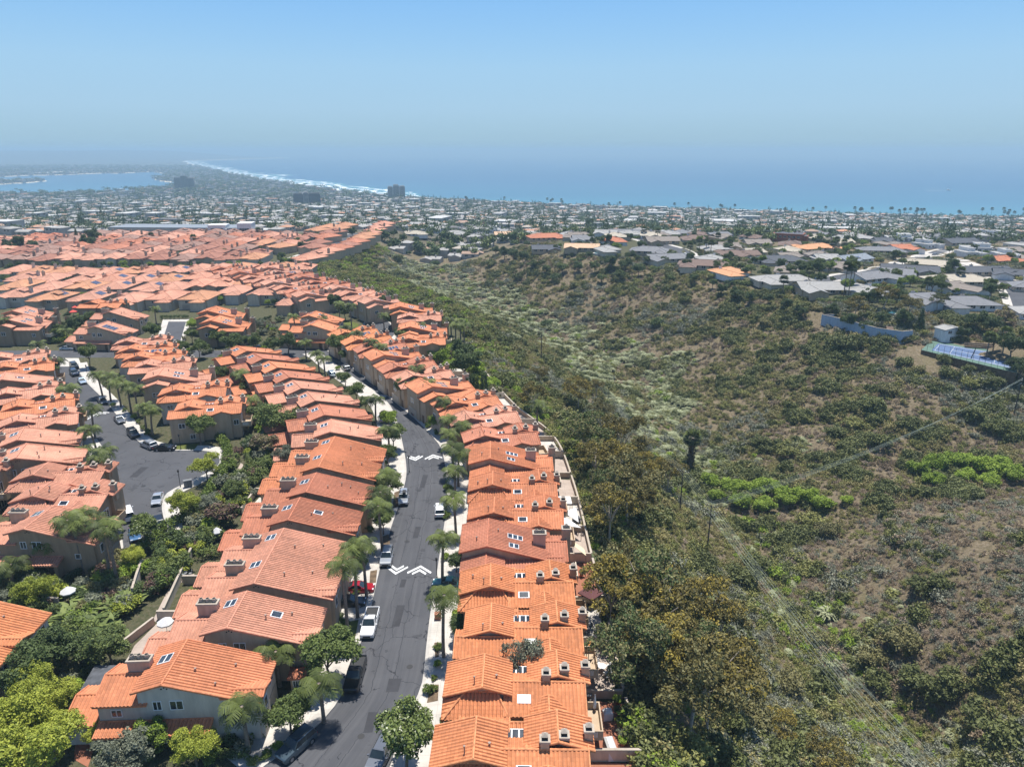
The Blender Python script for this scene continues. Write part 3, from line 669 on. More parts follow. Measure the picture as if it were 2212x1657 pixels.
def long_gable(rg, tile, wall, double=False, pv=False, mirror=False):
    """the town house with one long ridge parallel to the street (street at +x)"""
    h = House(wall, tile); Ln = 13.8 if double else 6.8
    zr, p = 8.4, .285 + rg.uniform(-.01, .01); X0, X1 = -3.0, 9.9
    h.gable(X0, X1, 0, Ln, 0, zr, p)
    zf = lambda x, y: zr - p * abs(x)
    units = [0, 7.2] if double else [0]
    for k, y0 in enumerate(units):
        h.gable(y0 + .1, y0 + 6.2, -7.6, -2.5, y0 + 3.4, 6.9, .36, 'x', ov=.35)
        h.gable(y0 + .3, y0 + 5.8, -11.5, -7.5, y0 + 3.6, 4.0 + .04 * k, .34, 'x', ov=.3)
        cy = y0 + 4.4 + rg.uniform(-.6, .6)
        h.chimney(-4.2, cy, 2.5, 1.0, 5.5, 8.35 + rg.uniform(-.2, .25), 3, mat='pinkish' if rg.random() < .5 else 'tan')
        h.onplane(-1.45, cy + .3, 1.5, 1.5, zf, panes=2)
        h.vent(3.2 + rg.uniform(-1, 1), y0 + 2.6, zf(3.2, 0)); h.vent(6.2 + rg.uniform(-1, 1), y0 + 4.5, zf(6.4, 0), .3)
        h.gable(y0 + .25, y0 + 2.7, 6.2, 10.35, y0 + .9, 6.35, .33, 'x', ov=.35, rake=.3)
        h.opening('garage_door', 9.92, y0 + 4.2, .05, 4.6, 2.3, '+x'); h.opening('window', 9.92, y0 + 5, 3.6, 1.6, 1.2, '+x'); h.opening('window', 10.37, y0 + 1.4, 3.4, 1.1, 1.5, '+x', 1)
    h.shed(-7.4, 4.6, -1.5, -.02, 3.35, 2.75, '-y', walls=False)
    h.w.box(-7.4, -6.9, -1.3, -.02, -.8, 2.75); h.w.box(3.9, 4.4, -1.3, -.02, -.8, 2.75)
    h.opening('window', -1.0, 0, 4.7, 1.0, 1.25); h.opening('window', 1.1, 0, 4.7, 1.5, 1.25); h.opening('window', 7.2, 0, 2.9, .9, .9, panes=1)
    h.opening('window', -5.6, .08, 3.9, 1.2, 1.0); h.opening('door', 2.6, 0, .05, 1.0, 2.1); h.opening('window', -3.8, 0, .9, 1.6, 1.2)
    for dx in (-.25, .05, .35): 
        m_ = MB(); m_.bar((dx, -.04, 7.55 + (.18 if dx == .05 else 0)), (dx, .02, 7.55 + (.18 if dx == .05 else 0)), .09, 0, 8); h.extra('gable_vent', m_, [M['dark']])
    for _ in range(rg.randint(0, 2)): q_ = rg.uniform(1.5, 8.5); h.vent(q_, rg.uniform(.8, Ln - .8), zf(q_, 0), rg.uniform(.2, .8), rg.uniform(.06, .11))
    if not pv and rg.random() < .22: h.onplane(rg.uniform(2.5, 5), Ln * rg.uniform(.35, .65), 1.4, 1.2, zf, .14, panes=1)
    if pv: h.onplane(3.6, Ln * .35, 4.2, 3.0, zf, .12, 'solar_panel', 4, ('metal', 'pv'))
    return h

label_i = -1
def cross_gable(rg, tile, wall, caps=True):
    """town house along the canyon rim: garage wing at -x, cross ridge towards the rim at +x (total 16 m wide, 9.6 deep)"""
    h = House(wall, tile); p = .30
    v = rg.random()
    zr = 8.0 + rg.uniform(-.15, .25)
    z_h = zr - .62; var = rg.random() < .45
    if var:                                                                              # wing with its own cross ridge facing the road's near end
        h.gable(-.6, 3.9, -7.7, -.9, 1.9, 7.15, .33, 'x', ov=.35, rake=.35); h.gable(-6.6, -1.3, 2.2, 6.9, -3.7, zr + .1, p)
    else:
        h.gable(-7.6, -.9, 1.9, 6.5, -3.7, zr, p)                                        # garage wing with a hipped front
        h.plane([(-7.9, -.55, 5.65), (-.6, -.55, 5.65), (-2.1, 1.95, z_h - .35), (-5.6, 1.95, z_h - .35)], (0, -1)); h.w.box(-7.3, -1.0, -.1, 1.9, -.8, 5.6)
        h.plane([(-8.1, -.55, 5.65), (-7.9, -.55, 5.66), (-5.6, 1.95, z_h - .33), (-8.1, 1.95, 6.45)], (-1, 0))
        h.cap((-7.9, -.55, 5.75), (-5.6, 1.95, z_h - .27)); h.cap((-.6, -.55, 5.75), (-2.1, 1.95, z_h - .27)); h.cap((-5.6, 1.93, z_h - .27), (-2.1, 1.93, z_h - .27))
    h.gable(6.3, 8.3, -5.2, -.7, 7.3, 6.8, .33, 'x', ov=.35)
    h.opening('window', -5.2, -.6 if var else -.1, 3.6, 1.4, 1.2); h.opening('window', -3.2, -.6 if var else -.1, .9, 1.2, 1.2)
    zc = 7.35 + rg.uniform(-.1, .15)
    h.gable(.1, 5.2, -1.0, 7.4, 3.5, zc, .33, 'x', ov=.5, rake=.3)                       # cross ridge
    zfc = lambda x, y: zc - .33 * abs(y - 3.5)
    h.gable(1.8, 5.4, -.55, 1.6, 3.6, 6.95, .31, 'y', ov=.25, rake=.3)                    # little gable on it
    h.gable(1.6, 8.0, 4.2, 7.7, 4.7, 7.95, .29, 'y', ov=.4)                               # rear gable
    h.shed(-.9, 1.7, 5.1, 7.6, 6.75, 6.1, '-y')
    h.onplane(.35, 6.2, 2.3, 1.2, lambda x, y: 6.1 + (y - 4.8) * .65 / 2.8, .14, panes=3)
    if v < .75 or label_i == 1: h.onplane(.9 + rg.uniform(-.4, .5), 1.5, 1.5, .95, zfc, .14, panes=1, mats=('frame', 'frame' if label_i == 1 else 'glass'))
    for cx, cy in ((3.2, 3.9), (5.4, 4.6), (7.8, 5.4)): h.chimney(cx + rg.uniform(-.2, .2), cy, .85, .85, 5.5, 8.1 + rg.uniform(-.1, .2), 1, True, mat='brown' if rg.random() < .5 else 'tan')
    h.vent(-4.6, 2.4, zr - .3, .9, .07); h.vent(-2.2, 3.6, zr - .45, .3)
    for _ in range(rg.randint(0, 2)): q_ = rg.uniform(-6.5, -1.6); h.vent(q_, rg.uniform(2.5, 5.8), zr - p * abs(q_ + 3.7), rg.uniform(.25, .7), rg.uniform(.06, .1))
    if rg.random() < .16: h.onplane(3.2, 1.2, 3.0, 2.0, zfc, .2, 'solar_panel', 3, ('metal', 'pv'))
    # balcony over the rear terrace
    m_ = MB(); m_.box(7.42, 9.6, .2, 4.6, 2.5, 2.8, 0, True)
    for a in (('x', 9.45, 9.6, .2, 4.6), ('y', 7.42, 9.45, .2, .35), ('y', 7.42, 9.45, 4.45, 4.6)): m_.box(a[1], a[2], a[3], a[4], 2.8, 3.75)
    rl = MB()
    for k in range(6): rl.box(7.75 + k * .22, 7.86 + k * .22, .185, .2, 2.9, 3.6)
    h.extra('balcony', m_, [STUC[wall]], ('railing', rl, [M['railing']]))
    h.opening('window', 7.42, 2.2, 3.0, 2.2, 2.0, '+x', 3); h.opening('window', 7.42, 2.0, .2, 2.4, 2.1, '+x', 3)
    h.opening('window', 6.4, .1, 3.2, 1.2, 1.3); h.opening('window', -2.2, -.1, 3.5, 1.3, 1.2)
    h.opening('garage_door', -7.62, 5.3, .05, 4.8, 2.3, '-x'); h.opening('window', -7.62, 5.3, 3.6, 1.8, 1.2, '-x'); h.opening('door', -7.3, 1.0, .05, 1.0, 2.1, '-x')
    return h

def wide_roof(rg, tile, wall):
    """the deeper town house with one broad tilted roof, wide chimney and two roof lights"""
    h = House(wall, tile); p = .235
    h.gable(-7.3, 5.6, 1.6, 9.0, -3.6, 8.7, .27)
    zf = lambda x, y: 8.7 - .27 * abs(x + 3.6)
    h.gable(-7.0, -1.4, -1.6, 1.7, -3.7, 7.4, .30, 'y')                                  # gabled front wing
    h.gable(-.6, 4.0, -1.45, 7.6, 1.9, 6.35, .3, 'x', rake=.3)                           # low cross ridge in front
    h.gable(2.2, 9.2, 5.2, 8.1, 5.7, 6.75, .3, 'x', ov=.35)
    h.onplane(.6, 5.6, 2.3, 1.25, zf, .14, panes=3); h.onplane(.4, 3.0, 1.5, 1.2, zf, .14, panes=2)
    h.chimney(4.3, 5.4, 1.9, 1.1, 4.5, 8.4, 2, mat='pinkish'); h.chimney(8.55, 7.2, 1.3, 1.1, -.8, 8.2, 1, mat=wall)
    h.vent(-5.2, 3.5, zf(-5.2, 0), .6); h.vent(-2.0, 6.2, zf(-2, 0), .35)
    m_ = MB(); m_.box(8.12, 10.0, 1.2, 5.0, 2.5, 2.8, 0, True); m_.box(9.85, 10.0, 1.2, 5.0, 2.8, 3.7); m_.box(8.12, 9.85, 1.2, 1.35, 2.8, 3.7)
    h.extra('balcony', m_, [STUC['cream']])
    h.opening('window', -4.2, -1.6, 3.6, 1.5, 1.3); h.opening('window', 5.5, -.6, 3.0, 1.2, 1.2)
    h.opening('garage_door', -7.32, 5.8, .05, 4.8, 2.3, '-x'); h.opening('window', -7.32, 5.8, 3.8, 1.8, 1.2, '-x'); h.opening('window', 7.62, 2.2, 3.0, 2.2, 1.9, '+x', 3)
    h.opening('door', -7.02, 0, .05, 1.0, 2.1, '-x')
    return h

ORD = ['first', 'second', 'third', 'fourth', 'fifth', 'sixth', 'seventh', 'eighth', 'ninth', 'tenth', 'eleventh', 'twelfth', 'thirteenth', 'fourteenth', 'fifteenth', 'sixteenth', 'seventeenth', 'eighteenth', 'nineteenth', 'twentieth', 'twenty-first', 'twenty-second', 'twenty-third', 'twenty-fourth', 'twenty-fifth']
rg = random.Random(21)
# row along the canyon rim, east of the main street: (street-side x, front y, kind)
RIMROW = [(-8.0, 51.4, 'A'), (-7.5, 60.8, 'A'), (-6.9, 70.2, 'A'), (-7.1, 79.6, 'A'), (-8.0, 89.2, 'B'), (-7.2, 100.4, 'A'), (-7.6, 110.0, 'A'), (-8.4, 120.2, 'B'), (-9.4, 131.6, 'A'), (-12.6, 141.6, 'A'), (-16.2, 151.0, 'A'),
          (-22.6, 161.0, 'B'), (-28.6, 171.6, 'A'), (-34.0, 180.6, 'A'), (-39.4, 189.4, 'B'), (-45.0, 199.8, 'A'), (-50.6, 208.6, 'A'), (-56.5, 217.4, 'A')]
HOUSES = []
def foot(x, y, r): HOUSES.append((x, y, r))
for i, (x, y, k) in enumerate(RIMROW):
    a, b = RIMROW[max(i - 1, 0)], RIMROW[min(i + 1, len(RIMROW) - 1)]
    rz = -math.atan2(b[0] - a[0], b[1] - a[1]); rz = rz if y > 125 else rz * .3
    tile = rg.choice(['bright', 'orange', 'bright']) if i < 4 else rg.choice(['orange', 'orange', 'bright', 'rust', 'salmon'])
    if i == 4: tile = 'rust'
    wall = rg.choice(['tan', 'brown', 'tan'])
    BARRELS = y < 130; label_i = i
    h = (cross_gable if k == 'A' else wide_roof)(rg, tile, wall)
    c, s = math.cos(rz), math.sin(rz); ox, oy = x + 7.9 * c, y + 7.9 * s + .5
    pic = 'cross-gabled townhouse with three capped chimneys' if k == 'A' else 'broad-roofed townhouse with one wide chimney'
    h.build('townhouse', f"orange-tiled {pic}, {ORD[i]} from the near end along the canyon wall", 'townhouse', 'townhouses between the street and the canyon', (ox, oy, 0), rz); foot(ox, oy + 4, 9)
label_i = -1
# row west of the main street
WROW = [(-38.5, 63.3, 0), (-35.0, 73.0, 0), (-34.9, 82.4, 1), (-35.5, 99.6, 0), (-35.3, 109.2, 0), (-35.8, 119.3, 1), (-37.9, 136.3, 0), (-41.6, 146.2, 0), (-46.2, 155.6, 0), (-52.0, 164.6, 0), (-57.6, 173.4, 0), (-63.4, 182.0, 0), (-70.2, 190.6, 0), (-77.6, 198.6, 0)]
for i, (x, y, d) in enumerate(WROW):
    a, b = WROW[max(i - 1, 0)], WROW[min(i + 1, len(WROW) - 1)]
    rz = -math.atan2(b[0] - a[0], b[1] - a[1]) if y > 130 else (0.05 if i == 0 else 0.03)
    tile = ['orange', 'salmon', 'salmon', 'rust', 'rust', 'orange', 'salmon'][i] if i < 7 else rg.choice(['orange', 'salmon', 'orange', 'rust'])
    BARRELS = y < 130
    h = long_gable(rg, tile, 'grey' if i == 0 else rg.choice(['tan', 'brown']), bool(d))
    h.build('townhouse', f"{'double' if d else 'single'} long-gabled townhouse with clay roof, {ORD[i]} from the near end west of the street", 'townhouse', 'townhouses west of the main street', (x, y, 0), rz); foot(x + 2, y + 4, 9)
BARRELS = False
# middle row, between the cul-de-sac and the shared garden
MROW = [(-79.0, 148.6, 'A', .62), (-87.2, 160.4, 'A', .62), (-96.4, 170.6, 'B', .62), (-105.4, 182.4, 'A', .62), (-111.6, 190.2, 'A', .6), (-118.2, 199.0, 'A', .55), (-124.2, 208.0, 'A', .5)]
for i, (x, y, k, rz) in enumerate(MROW):
    h = (cross_gable if k == 'A' else wide_roof)(rg, rg.choice(['salmon', 'orange', 'salmon']), rg.choice(['tan', 'brown', 'grey']))
    c, s = math.cos(rz * .4), math.sin(rz * .4)
    h.build('townhouse', f"salmon-tiled townhouse, {ORD[i]} from the cul-de-sac head on the garden side of the lane", 'townhouse', 'townhouses between the lane and the garden', (x + 8.5, y + 3, 0), rz * .4); foot(x + 8, y + 6, 9)
# cluster west of the lane
CL = [('T', -75.5, 96.8, 0), ('A', -77.8, 106.4, .03), ('A', -83.2, 115.2, .1), ('T', -94.6, 123.2, .35), ('T', -100.2, 132.0, .42), ('A', -104.2, 143.8, .45), ('A', -110.2, 152.8, .48), ('A', -119.4, 162.6, .5), ('T', -130.5, 171.5, .5), ('A', -134, 183.5, .5), ('A', -142, 193, .5),
      ('D', -71.6, 65.2, 0), ('A', -100.5, 104, .05), ('A', -103, 116, .1), ('A', -122, 137, .4), ('A', -128, 148, .45), ('T', -141, 160, .5), ('A', -158, 186, .5)]
for i, (k, x, y, rz) in enumerate(CL):
    BARRELS = y < 118
    h = long_gable(rg, 'bright' if i == 11 else rg.choice(['salmon', 'salmon', 'orange']), 'brown' if i == 0 else ('grey' if i == 11 else rg.choice(['tan', 'brown'])), pv=(i == 6), double=(k == 'D')) if k in 'TD' else cross_gable(rg, rg.choice(['salmon', 'orange', 'salmon']), rg.choice(['tan', 'brown']))
    if i == 0: lab = "brown-walled long-gabled townhouse beside tall palms at the closed end of the lane"
    elif i == 11: lab = "orange-roofed townhouse cut by the left edge, behind the banana plants and yellow-green trees"
    elif i < 11: lab = f"salmon-tiled townhouse facing the lane's west kerb, {ORD[i]} from its closed end"
    else: lab = f"salmon-tiled townhouse in the second line west of the lane, {ORD[i - 12]} from the near end"
    h.build('townhouse', lab, 'townhouse', 'townhouses west of the lane', (x, y, 0), rz); foot(x, y + 4, 9)
BARRELS = False
# blocks beyond the cross road
MID = [('B', -170, 236, .0, "salmon broad-roofed townhouse near the left edge beyond the cross road"), ('B', -178, 250, .0, "salmon broad-roofed townhouse with two roof lights behind the red parasols"), ('T', -146, 251, -.06, "townhouse with brick-like wide chimney behind the solar-panelled one by the court"),
       ('P', -139, 229, -.06, "townhouse with a large blue solar array on its roof beside the asphalt court"), ('B', -107, 250, 0, "farther of two orange broad-roofed townhouses right of the asphalt court"), ('B', -99.5, 234.5, 0, "nearer of two orange broad-roofed townhouses right of the asphalt court"),
       ('T', -72, 245, -.1, "farther orange long-gabled townhouse left of the loop drive"), ('T', -67.5, 231, -.1, "nearer orange long-gabled townhouse with white gable wall left of the loop drive"),
       ('A', -28.5, 213, .12, "olive-walled gabled townhouse nearest the canyon beside the loop drive"), ('B', -30, 226, .1, "broad-roofed townhouse with two roof lights on the canyon rim by the loop drive"), ('A', -33, 246, .1, "orange cross-gabled townhouse behind palms on the rim past the loop drive"), ('B', -38, 258, .15, "orange broad-roofed townhouse at the far bend of the canyon rim"),
       ('A', -190, 226, 0, "salmon townhouse at the left edge behind a tall palm"), ('A', -160, 268, 0, "salmon cross-gabled townhouse in front of the pink hip-roofed rows")]
for k, x, y, rz, lab in MID:
    h = {'A': lambda: cross_gable(rg, rg.choice(['orange', 'salmon']), 'brown'), 'B': lambda: wide_roof(rg, 'orange' if x > -120 else 'salmon', 'brown'), 'T': lambda: long_gable(rg, 'orange' if x > -120 else 'salmon', 'tan'), 'P': lambda: long_gable(rg, 'salmon', 'tan', pv=True)}[k]()
    h.build('townhouse', lab, 'townhouse', 'townhouses beyond the cross road', (x, y, 0), rz); foot(x, y + 4, 9)
# terraced ranks along the rim further off
k = 0
UP = [(-44, 272), (-50, 281), (-57, 290), (-64, 299), (-71, 308), (-79, 317), (-87, 326), (-95, 335), (-104, 344), (-112, 353), (-120, 362)]
for row in range(2):
    for i, (x, y) in enumerate(UP):
        xx, yy = x - row * 17 - 6, y + row * -5
        if row and i in (0, 1): continue
        h = (cross_gable if (i + row) % 3 else wide_roof)(rg, rg.choice(['pink', 'salmon', 'salmon', 'rust']), 'tan')
        h.kids = [q for q in h.kids if q[1] not in ('vent_pipe', 'balcony', 'door')]
        h.build('townhouse', f"{ORD[i]} salmon townhouse from the near end of the {'rim-side rank' if not row else 'street-side rank'} above the canyon head", 'townhouse', 'ranks of townhouses above the canyon head', (xx, yy, 0), .62); foot(xx, yy + 4, 9)
# ---------------------------------------------------------------- detached hip-roofed houses (pink and maroon tile)
rg = random.Random(5)
def hip_house(rg, tile, wall, far=False, pv=False, chim=True):
    h = House(wall, tile, False); wx, wy = rg.uniform(11.4, 13), rg.uniform(14.5, 17.5)
    ze = 4.7; p = .34
    zr = h.hip(-wx / 2, wx / 2, 0, wy, ze, p)
    fx = rg.choice([-1, 1]); a = rg.uniform(2.2, 3.0)
    if rg.random() < .6: h.hip(fx * wx * .22 - a, fx * wx * .22 + a, -3.2, 3.0, 4.1 if rg.random() < .5 else 4.55, .33, ov=.4)
    else: h.gable(fx * wx * .22 - a, fx * wx * .22 + a, -2.4, 4.5, fx * wx * .22, ze + .9, .3, ov=.4)
    if rg.random() < .55: h.gable(-fx * wx * .2 - 1.6, -fx * wx * .2 + 1.6, wy * .3, wy * .5, -fx * wx * .2, zr - .1, .3, ov=.3)
    if chim and rg.random() < .6: h.chimney(-fx * (wx / 2 - 1.0), wy * rg.uniform(.4, .8), 1.0, 1.3, ze - .5, zr + rg.uniform(0, .7), 1, mat=wall)
    if not far:
        h.opening('garage_door', -fx * wx * .2, 0, .05, 4.4, 2.2); h.opening('window', -fx * wx * .2, 0, 2.9, 1.8, 1.1); h.opening('window', fx * wx * .22, -3.2, 1.0, 1.6, 1.4) if False else None
    if pv:
        zf = lambda x, y: ze - p * .5 + p * min(y + .5, wx / 2 + .5 - abs(x) + 0)
        h.onplane(0, 2.9, 4.6, 2.6, lambda x, y: ze - p * .5 + p * (y + .5), .15, 'solar_panel', 4, ('metal', 'pv')) if False else \
        h.onplane(wx / 2 - 2.6, wy * .55, 3.0, 4.4, lambda x, y: ze - p * .5 + p * (wx / 2 + .5 - x), .15, 'solar_panel', 3, ('metal', 'pv'), 'y')
    return h
PINK = [[(30, 635), (105, 640), (190, 640), (273, 645), (352, 640), (424, 640), (500, 627), (570, 630), (637, 648)],
        [(33, 615), (104, 618), (178, 617), (245, 618), (318, 620), (370, 620), (424, 613), (475, 612), (536, 608)],
        [(52, 597), (105, 600), (177, 602), (240, 602), (302, 602), (358, 603), (428, 597), (480, 596), (530, 592)],
        [(35, 582), (80, 584), (130, 586), (172, 588), (230, 588), (280, 585), (329, 583), (378, 583), (425, 580), (470, 579), (516, 577), (578, 575), (614, 575), (650, 577)]]
for r, row in enumerate(PINK):
    for i, (px, py) in enumerate(row):
        x, y, _ = W(px, py, 5.2); pv = (r, i) in {(0, 1), (0, 2), (1, 3), (1, 4), (2, 3), (2, 4), (3, 4), (3, 7), (2, 5), (1, 2)}
        h = hip_house(rg, rg.choice(['pink', 'pink', 'salmon', 'tan', 'pink']), rg.choice(['cream', 'grey', 'tan']), pv=pv)
        h.build('hip_roofed_house', f"pink-tiled house{' with blue solar panels' if pv else ''}, {ORD[i]} from the left, {ORD[r]} pink row beyond the court", 'house', 'pink-roofed detached houses', (x, y - 4, 0), rg.uniform(-.05, .05)); foot(x, y + 2, 8)
FAR = 0
rows = [(577, 48, -20, 560), (567, 48, -20, 560), (556, 46, -10, 560), (547, 44, -20, 520), (539, 42, -8, 640), (532, 40, -20, 660), (526, 40, 60, 690), (520, 38, 200, 620), (515, 37, 380, 560)]
for r, (py, sp, xa, xb) in enumerate(rows):
    px = xa + rg.uniform(0, 10); i = 0
    while px < xb:
        g_ = G(px, py + rg.uniform(-2, 2)) ; tile = rg.choice(['maroon', 'maroon', 'brown', 'pink', 'rust', 'brown'] if r > 0 or px < 520 else ['tan', 'pink'])
        h = hip_house(rg, tile, rg.choice(['tan', 'brown', 'cream']), far=True); c_ = {'maroon': 'maroon', 'brown': 'brown', 'pink': 'pink', 'rust': 'rust-red', 'tan': 'tan'}[tile]
        h.build('hip_roofed_house', f"{c_}-roofed house, {ORD[min(i, 24)]} from left, {ORD[r]} darker row behind the pink roofs", 'house', 'dark-roofed houses towards the plateau edge', tuple(g_), rg.uniform(-.12, .12)); foot(g_[0], g_[1] + 5, 8)
        px += sp * rg.uniform(.95, 1.15); i += 1
# the rank stepping down the ridge road to the canyon head
RIDGE = [(648, 574, 'salmon'), (668, 566, 'pink'), (690, 558, 'salmon'), (712, 551, 'rust'), (735, 544, 'maroon'), (752, 536, 'rust'), (765, 528, 'tan'), (778, 521, 'tan'), (788, 514, 'salmon'), (798, 507, 'salmon'), (808, 500, 'pink'), (818, 494, 'salmon'),
         (660, 548, 'maroon'), (672, 538, 'maroon'), (690, 524, 'rust'), (706, 513, 'maroon'), (722, 504, 'tan'), (736, 497, 'tan'), (700, 500, 'tan'), (672, 508, 'tan'), (590, 547, 'tan'), (560, 538, 'tan'), (615, 540, 'salmon')]
for i, (px, py, tile) in enumerate(RIDGE):
    g_ = G(px, py + 3); h = hip_house(rg, tile, 'tan', far=True)
    h.build('hip_roofed_house', f"{'tan' if tile == 'tan' else tile}-roofed house {ORD[i] if i < 12 else ORD[i - 12]} down the descending ridge road on its {'canyon' if i < 12 else 'inland'} side", 'house', 'houses stepping down the ridge road', tuple(g_), -.5); foot(g_[0], g_[1] + 5, 8)

# ---------------------------------------------------------------- ranch houses on the hill across the canyon
def shingle(name, c):
    m, t, b = newmat(name); g = N(t, 'ShaderNodeNewGeometry'); P = g.outputs['Position']
    col = ramp(t, noise(t, .8, P, 5, .7).outputs[0], [(.3, tuple(x * .8 for x in c)), (.7, tuple(min(1, x * 1.15) for x in c))])
    uv = N(t, 'ShaderNodeUVMap'); sp = N(t, 'ShaderNodeSeparateXYZ'); L(t, uv.outputs[0], sp.inputs[0])
    col = mixc(t, mathn(t, 'MULTIPLY', mathn(t, 'GREATER_THAN', mathn(t, 'FRACT', mathn(t, 'MULTIPLY', sp.outputs[1], 2.0)), .75), .3), col, tuple(x * .6 for x in c))
    L(t, col, b.inputs['Base Color']); b.inputs['Roughness'].default_value = .85; return m
SH = {k: shingle("roofing_" + k, c) for k, c in {'grey': (.17, .17, .175), 'light': (.30, .29, .27), 'dark': (.07, .075, .085), 'brown': (.16, .105, .08), 'taupe': (.21, .175, .145), 'white': (.72, .71, .69), 'blue': (.20, .225, .25), 'orange': (.55, .27, .13), 'tan': (.55, .36, .22), 'terracotta': (.42, .15, .075), 'beige': (.40, .35, .27), 'copper': (.26, .09, .05)}.items()}
def ranch(rg, kind, wd):
    h = House('white' if kind == 'white' else rg.choice(['cream', 'white', 'tan', 'cream']), 'orange', False); wd = min(wd, 30); dp = min(rg.uniform(12, 16), wd); p = .31; ze = 2.8
    if kind == 'white':
        for (x0, x1, y0, y1, z) in ((-wd / 2, wd * .2, 0, dp, 3.4), (wd * .1, wd / 2, -3, dp * .7, 3.0), (-wd * .2, wd * .1, 3, dp, 5.8)):
            h.w.box(x0, x1, y0, y1, -.8, z - .02); h.r.box(x0 - .3, x1 + .3, y0 - .3, y1 + .3, z - .02, z + .3, 0, True); h.r.box(x0, x1, y0, y1, z + .3, z + .34, 1)
            h.w.box(x0 + (x1 - x0) * .4, x0 + (x1 - x0) * .5, y0 + 2, y0 + 3.2, z + .3, z + 1.0)
    elif rg.random() < .55:
        h.hip(-wd / 2, wd / 2, 0, dp, ze, p, ov=.7); f = rg.choice([-1, 1])
        h.hip(f * wd * .3 - 4, f * wd * .3 + 4, -rg.uniform(6, 10), dp * .8, ze + .05, p, ov=.7)
        if rg.random() < .5: h.hip(-f * wd * .3 - 3.6, -f * wd * .3 + 3.6, 2, dp + 7, ze - .05, p, ov=.6)
    else:
        h.gable(0, dp, -wd / 2, wd / 2, dp / 2, ze + p * dp / 2, p, 'x', ov=.7, rake=.6); f = rg.choice([-1, 1])
        h.gable(f * wd * .3 - 4.2, f * wd * .3 + 4.2, -rg.uniform(6, 10), dp * .7, f * wd * .3, ze + p * 4.4, p, ov=.6, rake=.6)
    h.chimney(rg.uniform(-.3, .3) * wd, dp * .6, 1.3, 1.0, 2.5, 5.2 + (1 if kind == 'white' else 0), 1, mat='white')
    for k in range(int(wd // 4)):
        x = -wd / 2 + 2 + k * 4; h.opening('window', x, 0, 1.0, 2.2, 1.4)
    if kind != 'white':
        for k in range(2): h.vent(rg.uniform(-.4, .4) * wd, dp * .35, ze + p * dp * .3, .4, .12)
    return h
RANCH = [(1137,492,50,'tan'),(1187,517,80,'terracotta'),(1226,497,66,'white'),(1278,497,50,'grey'),(1350,507,60,'grey'),(1391,503,50,'taupe'),(1387,491,30,'orange'),(1436,491,54,'orange'),(1490,496,40,'white'),(1244,515,50,'taupe'),(1308,508,45,'light'),(1180,543,58,'dark'),(1256,540,72,'tan'),(1320,545,42,'light'),(1400,548,78,'grey'),(1434,525,66,'taupe'),(1445,565,80,'grey'),(1520,580,105,'brown'),(1590,597,62,'orange'),(1550,543,62,'light'),(1592,556,58,'brown'),
 (1700,520,84,'copper'),(1776,540,106,'orange'),(1690,570,100,'dark'),(1618,556,50,'brown'),(1700,614,116,'light'),(1785,634,96,'light'),(1808,584,36,'taupe'),(1858,566,78,'blue'),(1907,546,104,'grey'),(1960,520,100,'white'),(1855,518,72,'light'),(2030,516,60,'grey'),(2087,528,62,'dark'),(2130,543,72,'white'),(2190,548,52,'taupe'),(2133,594,124,'dark'),(2010,578,84,'beige'),(1965,592,96,'dark'),(1905,608,92,'grey'),(2085,616,150,'beige'),(2095,668,112,'grey'),(2005,658,50,'grey'),(1893,640,40,'light'),(2172,568,42,'terracotta'),(2182,512,66,'white'),(2190,600,60,'dark'),(2240,630,70,'grey'),(2260,570,70,'taupe'),(2260,690,80,'light'),
 (1560,512,50,'grey'),(1640,530,50,'taupe'),(1500,520,46,'brown'),(1610,500,40,'light'),(1660,505,40,'white'),(1760,508,50,'grey'),(1810,503,44,'taupe'),(1900,500,46,'white'),(1480,507,40,'grey'),(1340,494,34,'light'),(1020,498,46,'light'),(1070,500,46,'white'),(1090,510,40,'tan'),(980,507,46,'light'),(930,500,40,'white'),(900,508,40,'beige'),(1040,512,40,'grey')]
CN = {'grey': 'grey', 'light': 'pale grey', 'dark': 'charcoal', 'brown': 'brown', 'taupe': 'grey-brown', 'white': 'white flat', 'blue': 'blue-grey', 'orange': 'orange', 'tan': 'tan', 'terracotta': 'terracotta', 'beige': 'beige', 'copper': 'copper-red'}
seenl = {}
_r4 = random.Random(12); _pts = [G(q[0], q[1])[:2] for q in RANCH]; _n = 0
for _k in range(2500):
    _px, _py = _r4.uniform(1010, 2290), _r4.uniform(486, 668)
    if _py > 506 + (_px - 1080) * .135 or _n >= 112: continue
    _q = G(_px, _py)[:2]
    if any(math.hypot(_q[0] - a[0], _q[1] - a[1]) < 20 for a in _pts) or any(math.hypot(_q[0] - a, _q[1] - b) < 14 for a, b in ROADPTS): continue
    _pts.append(_q); _n += 1; RANCH.append((_px, _py, _r4.uniform(11, 16) * FPX / math.hypot(*_q), _r4.choice(['grey', 'taupe', 'light', 'grey', 'dark', 'brown', 'white', 'beige', 'terracotta', 'taupe'])))
RANCH.sort()
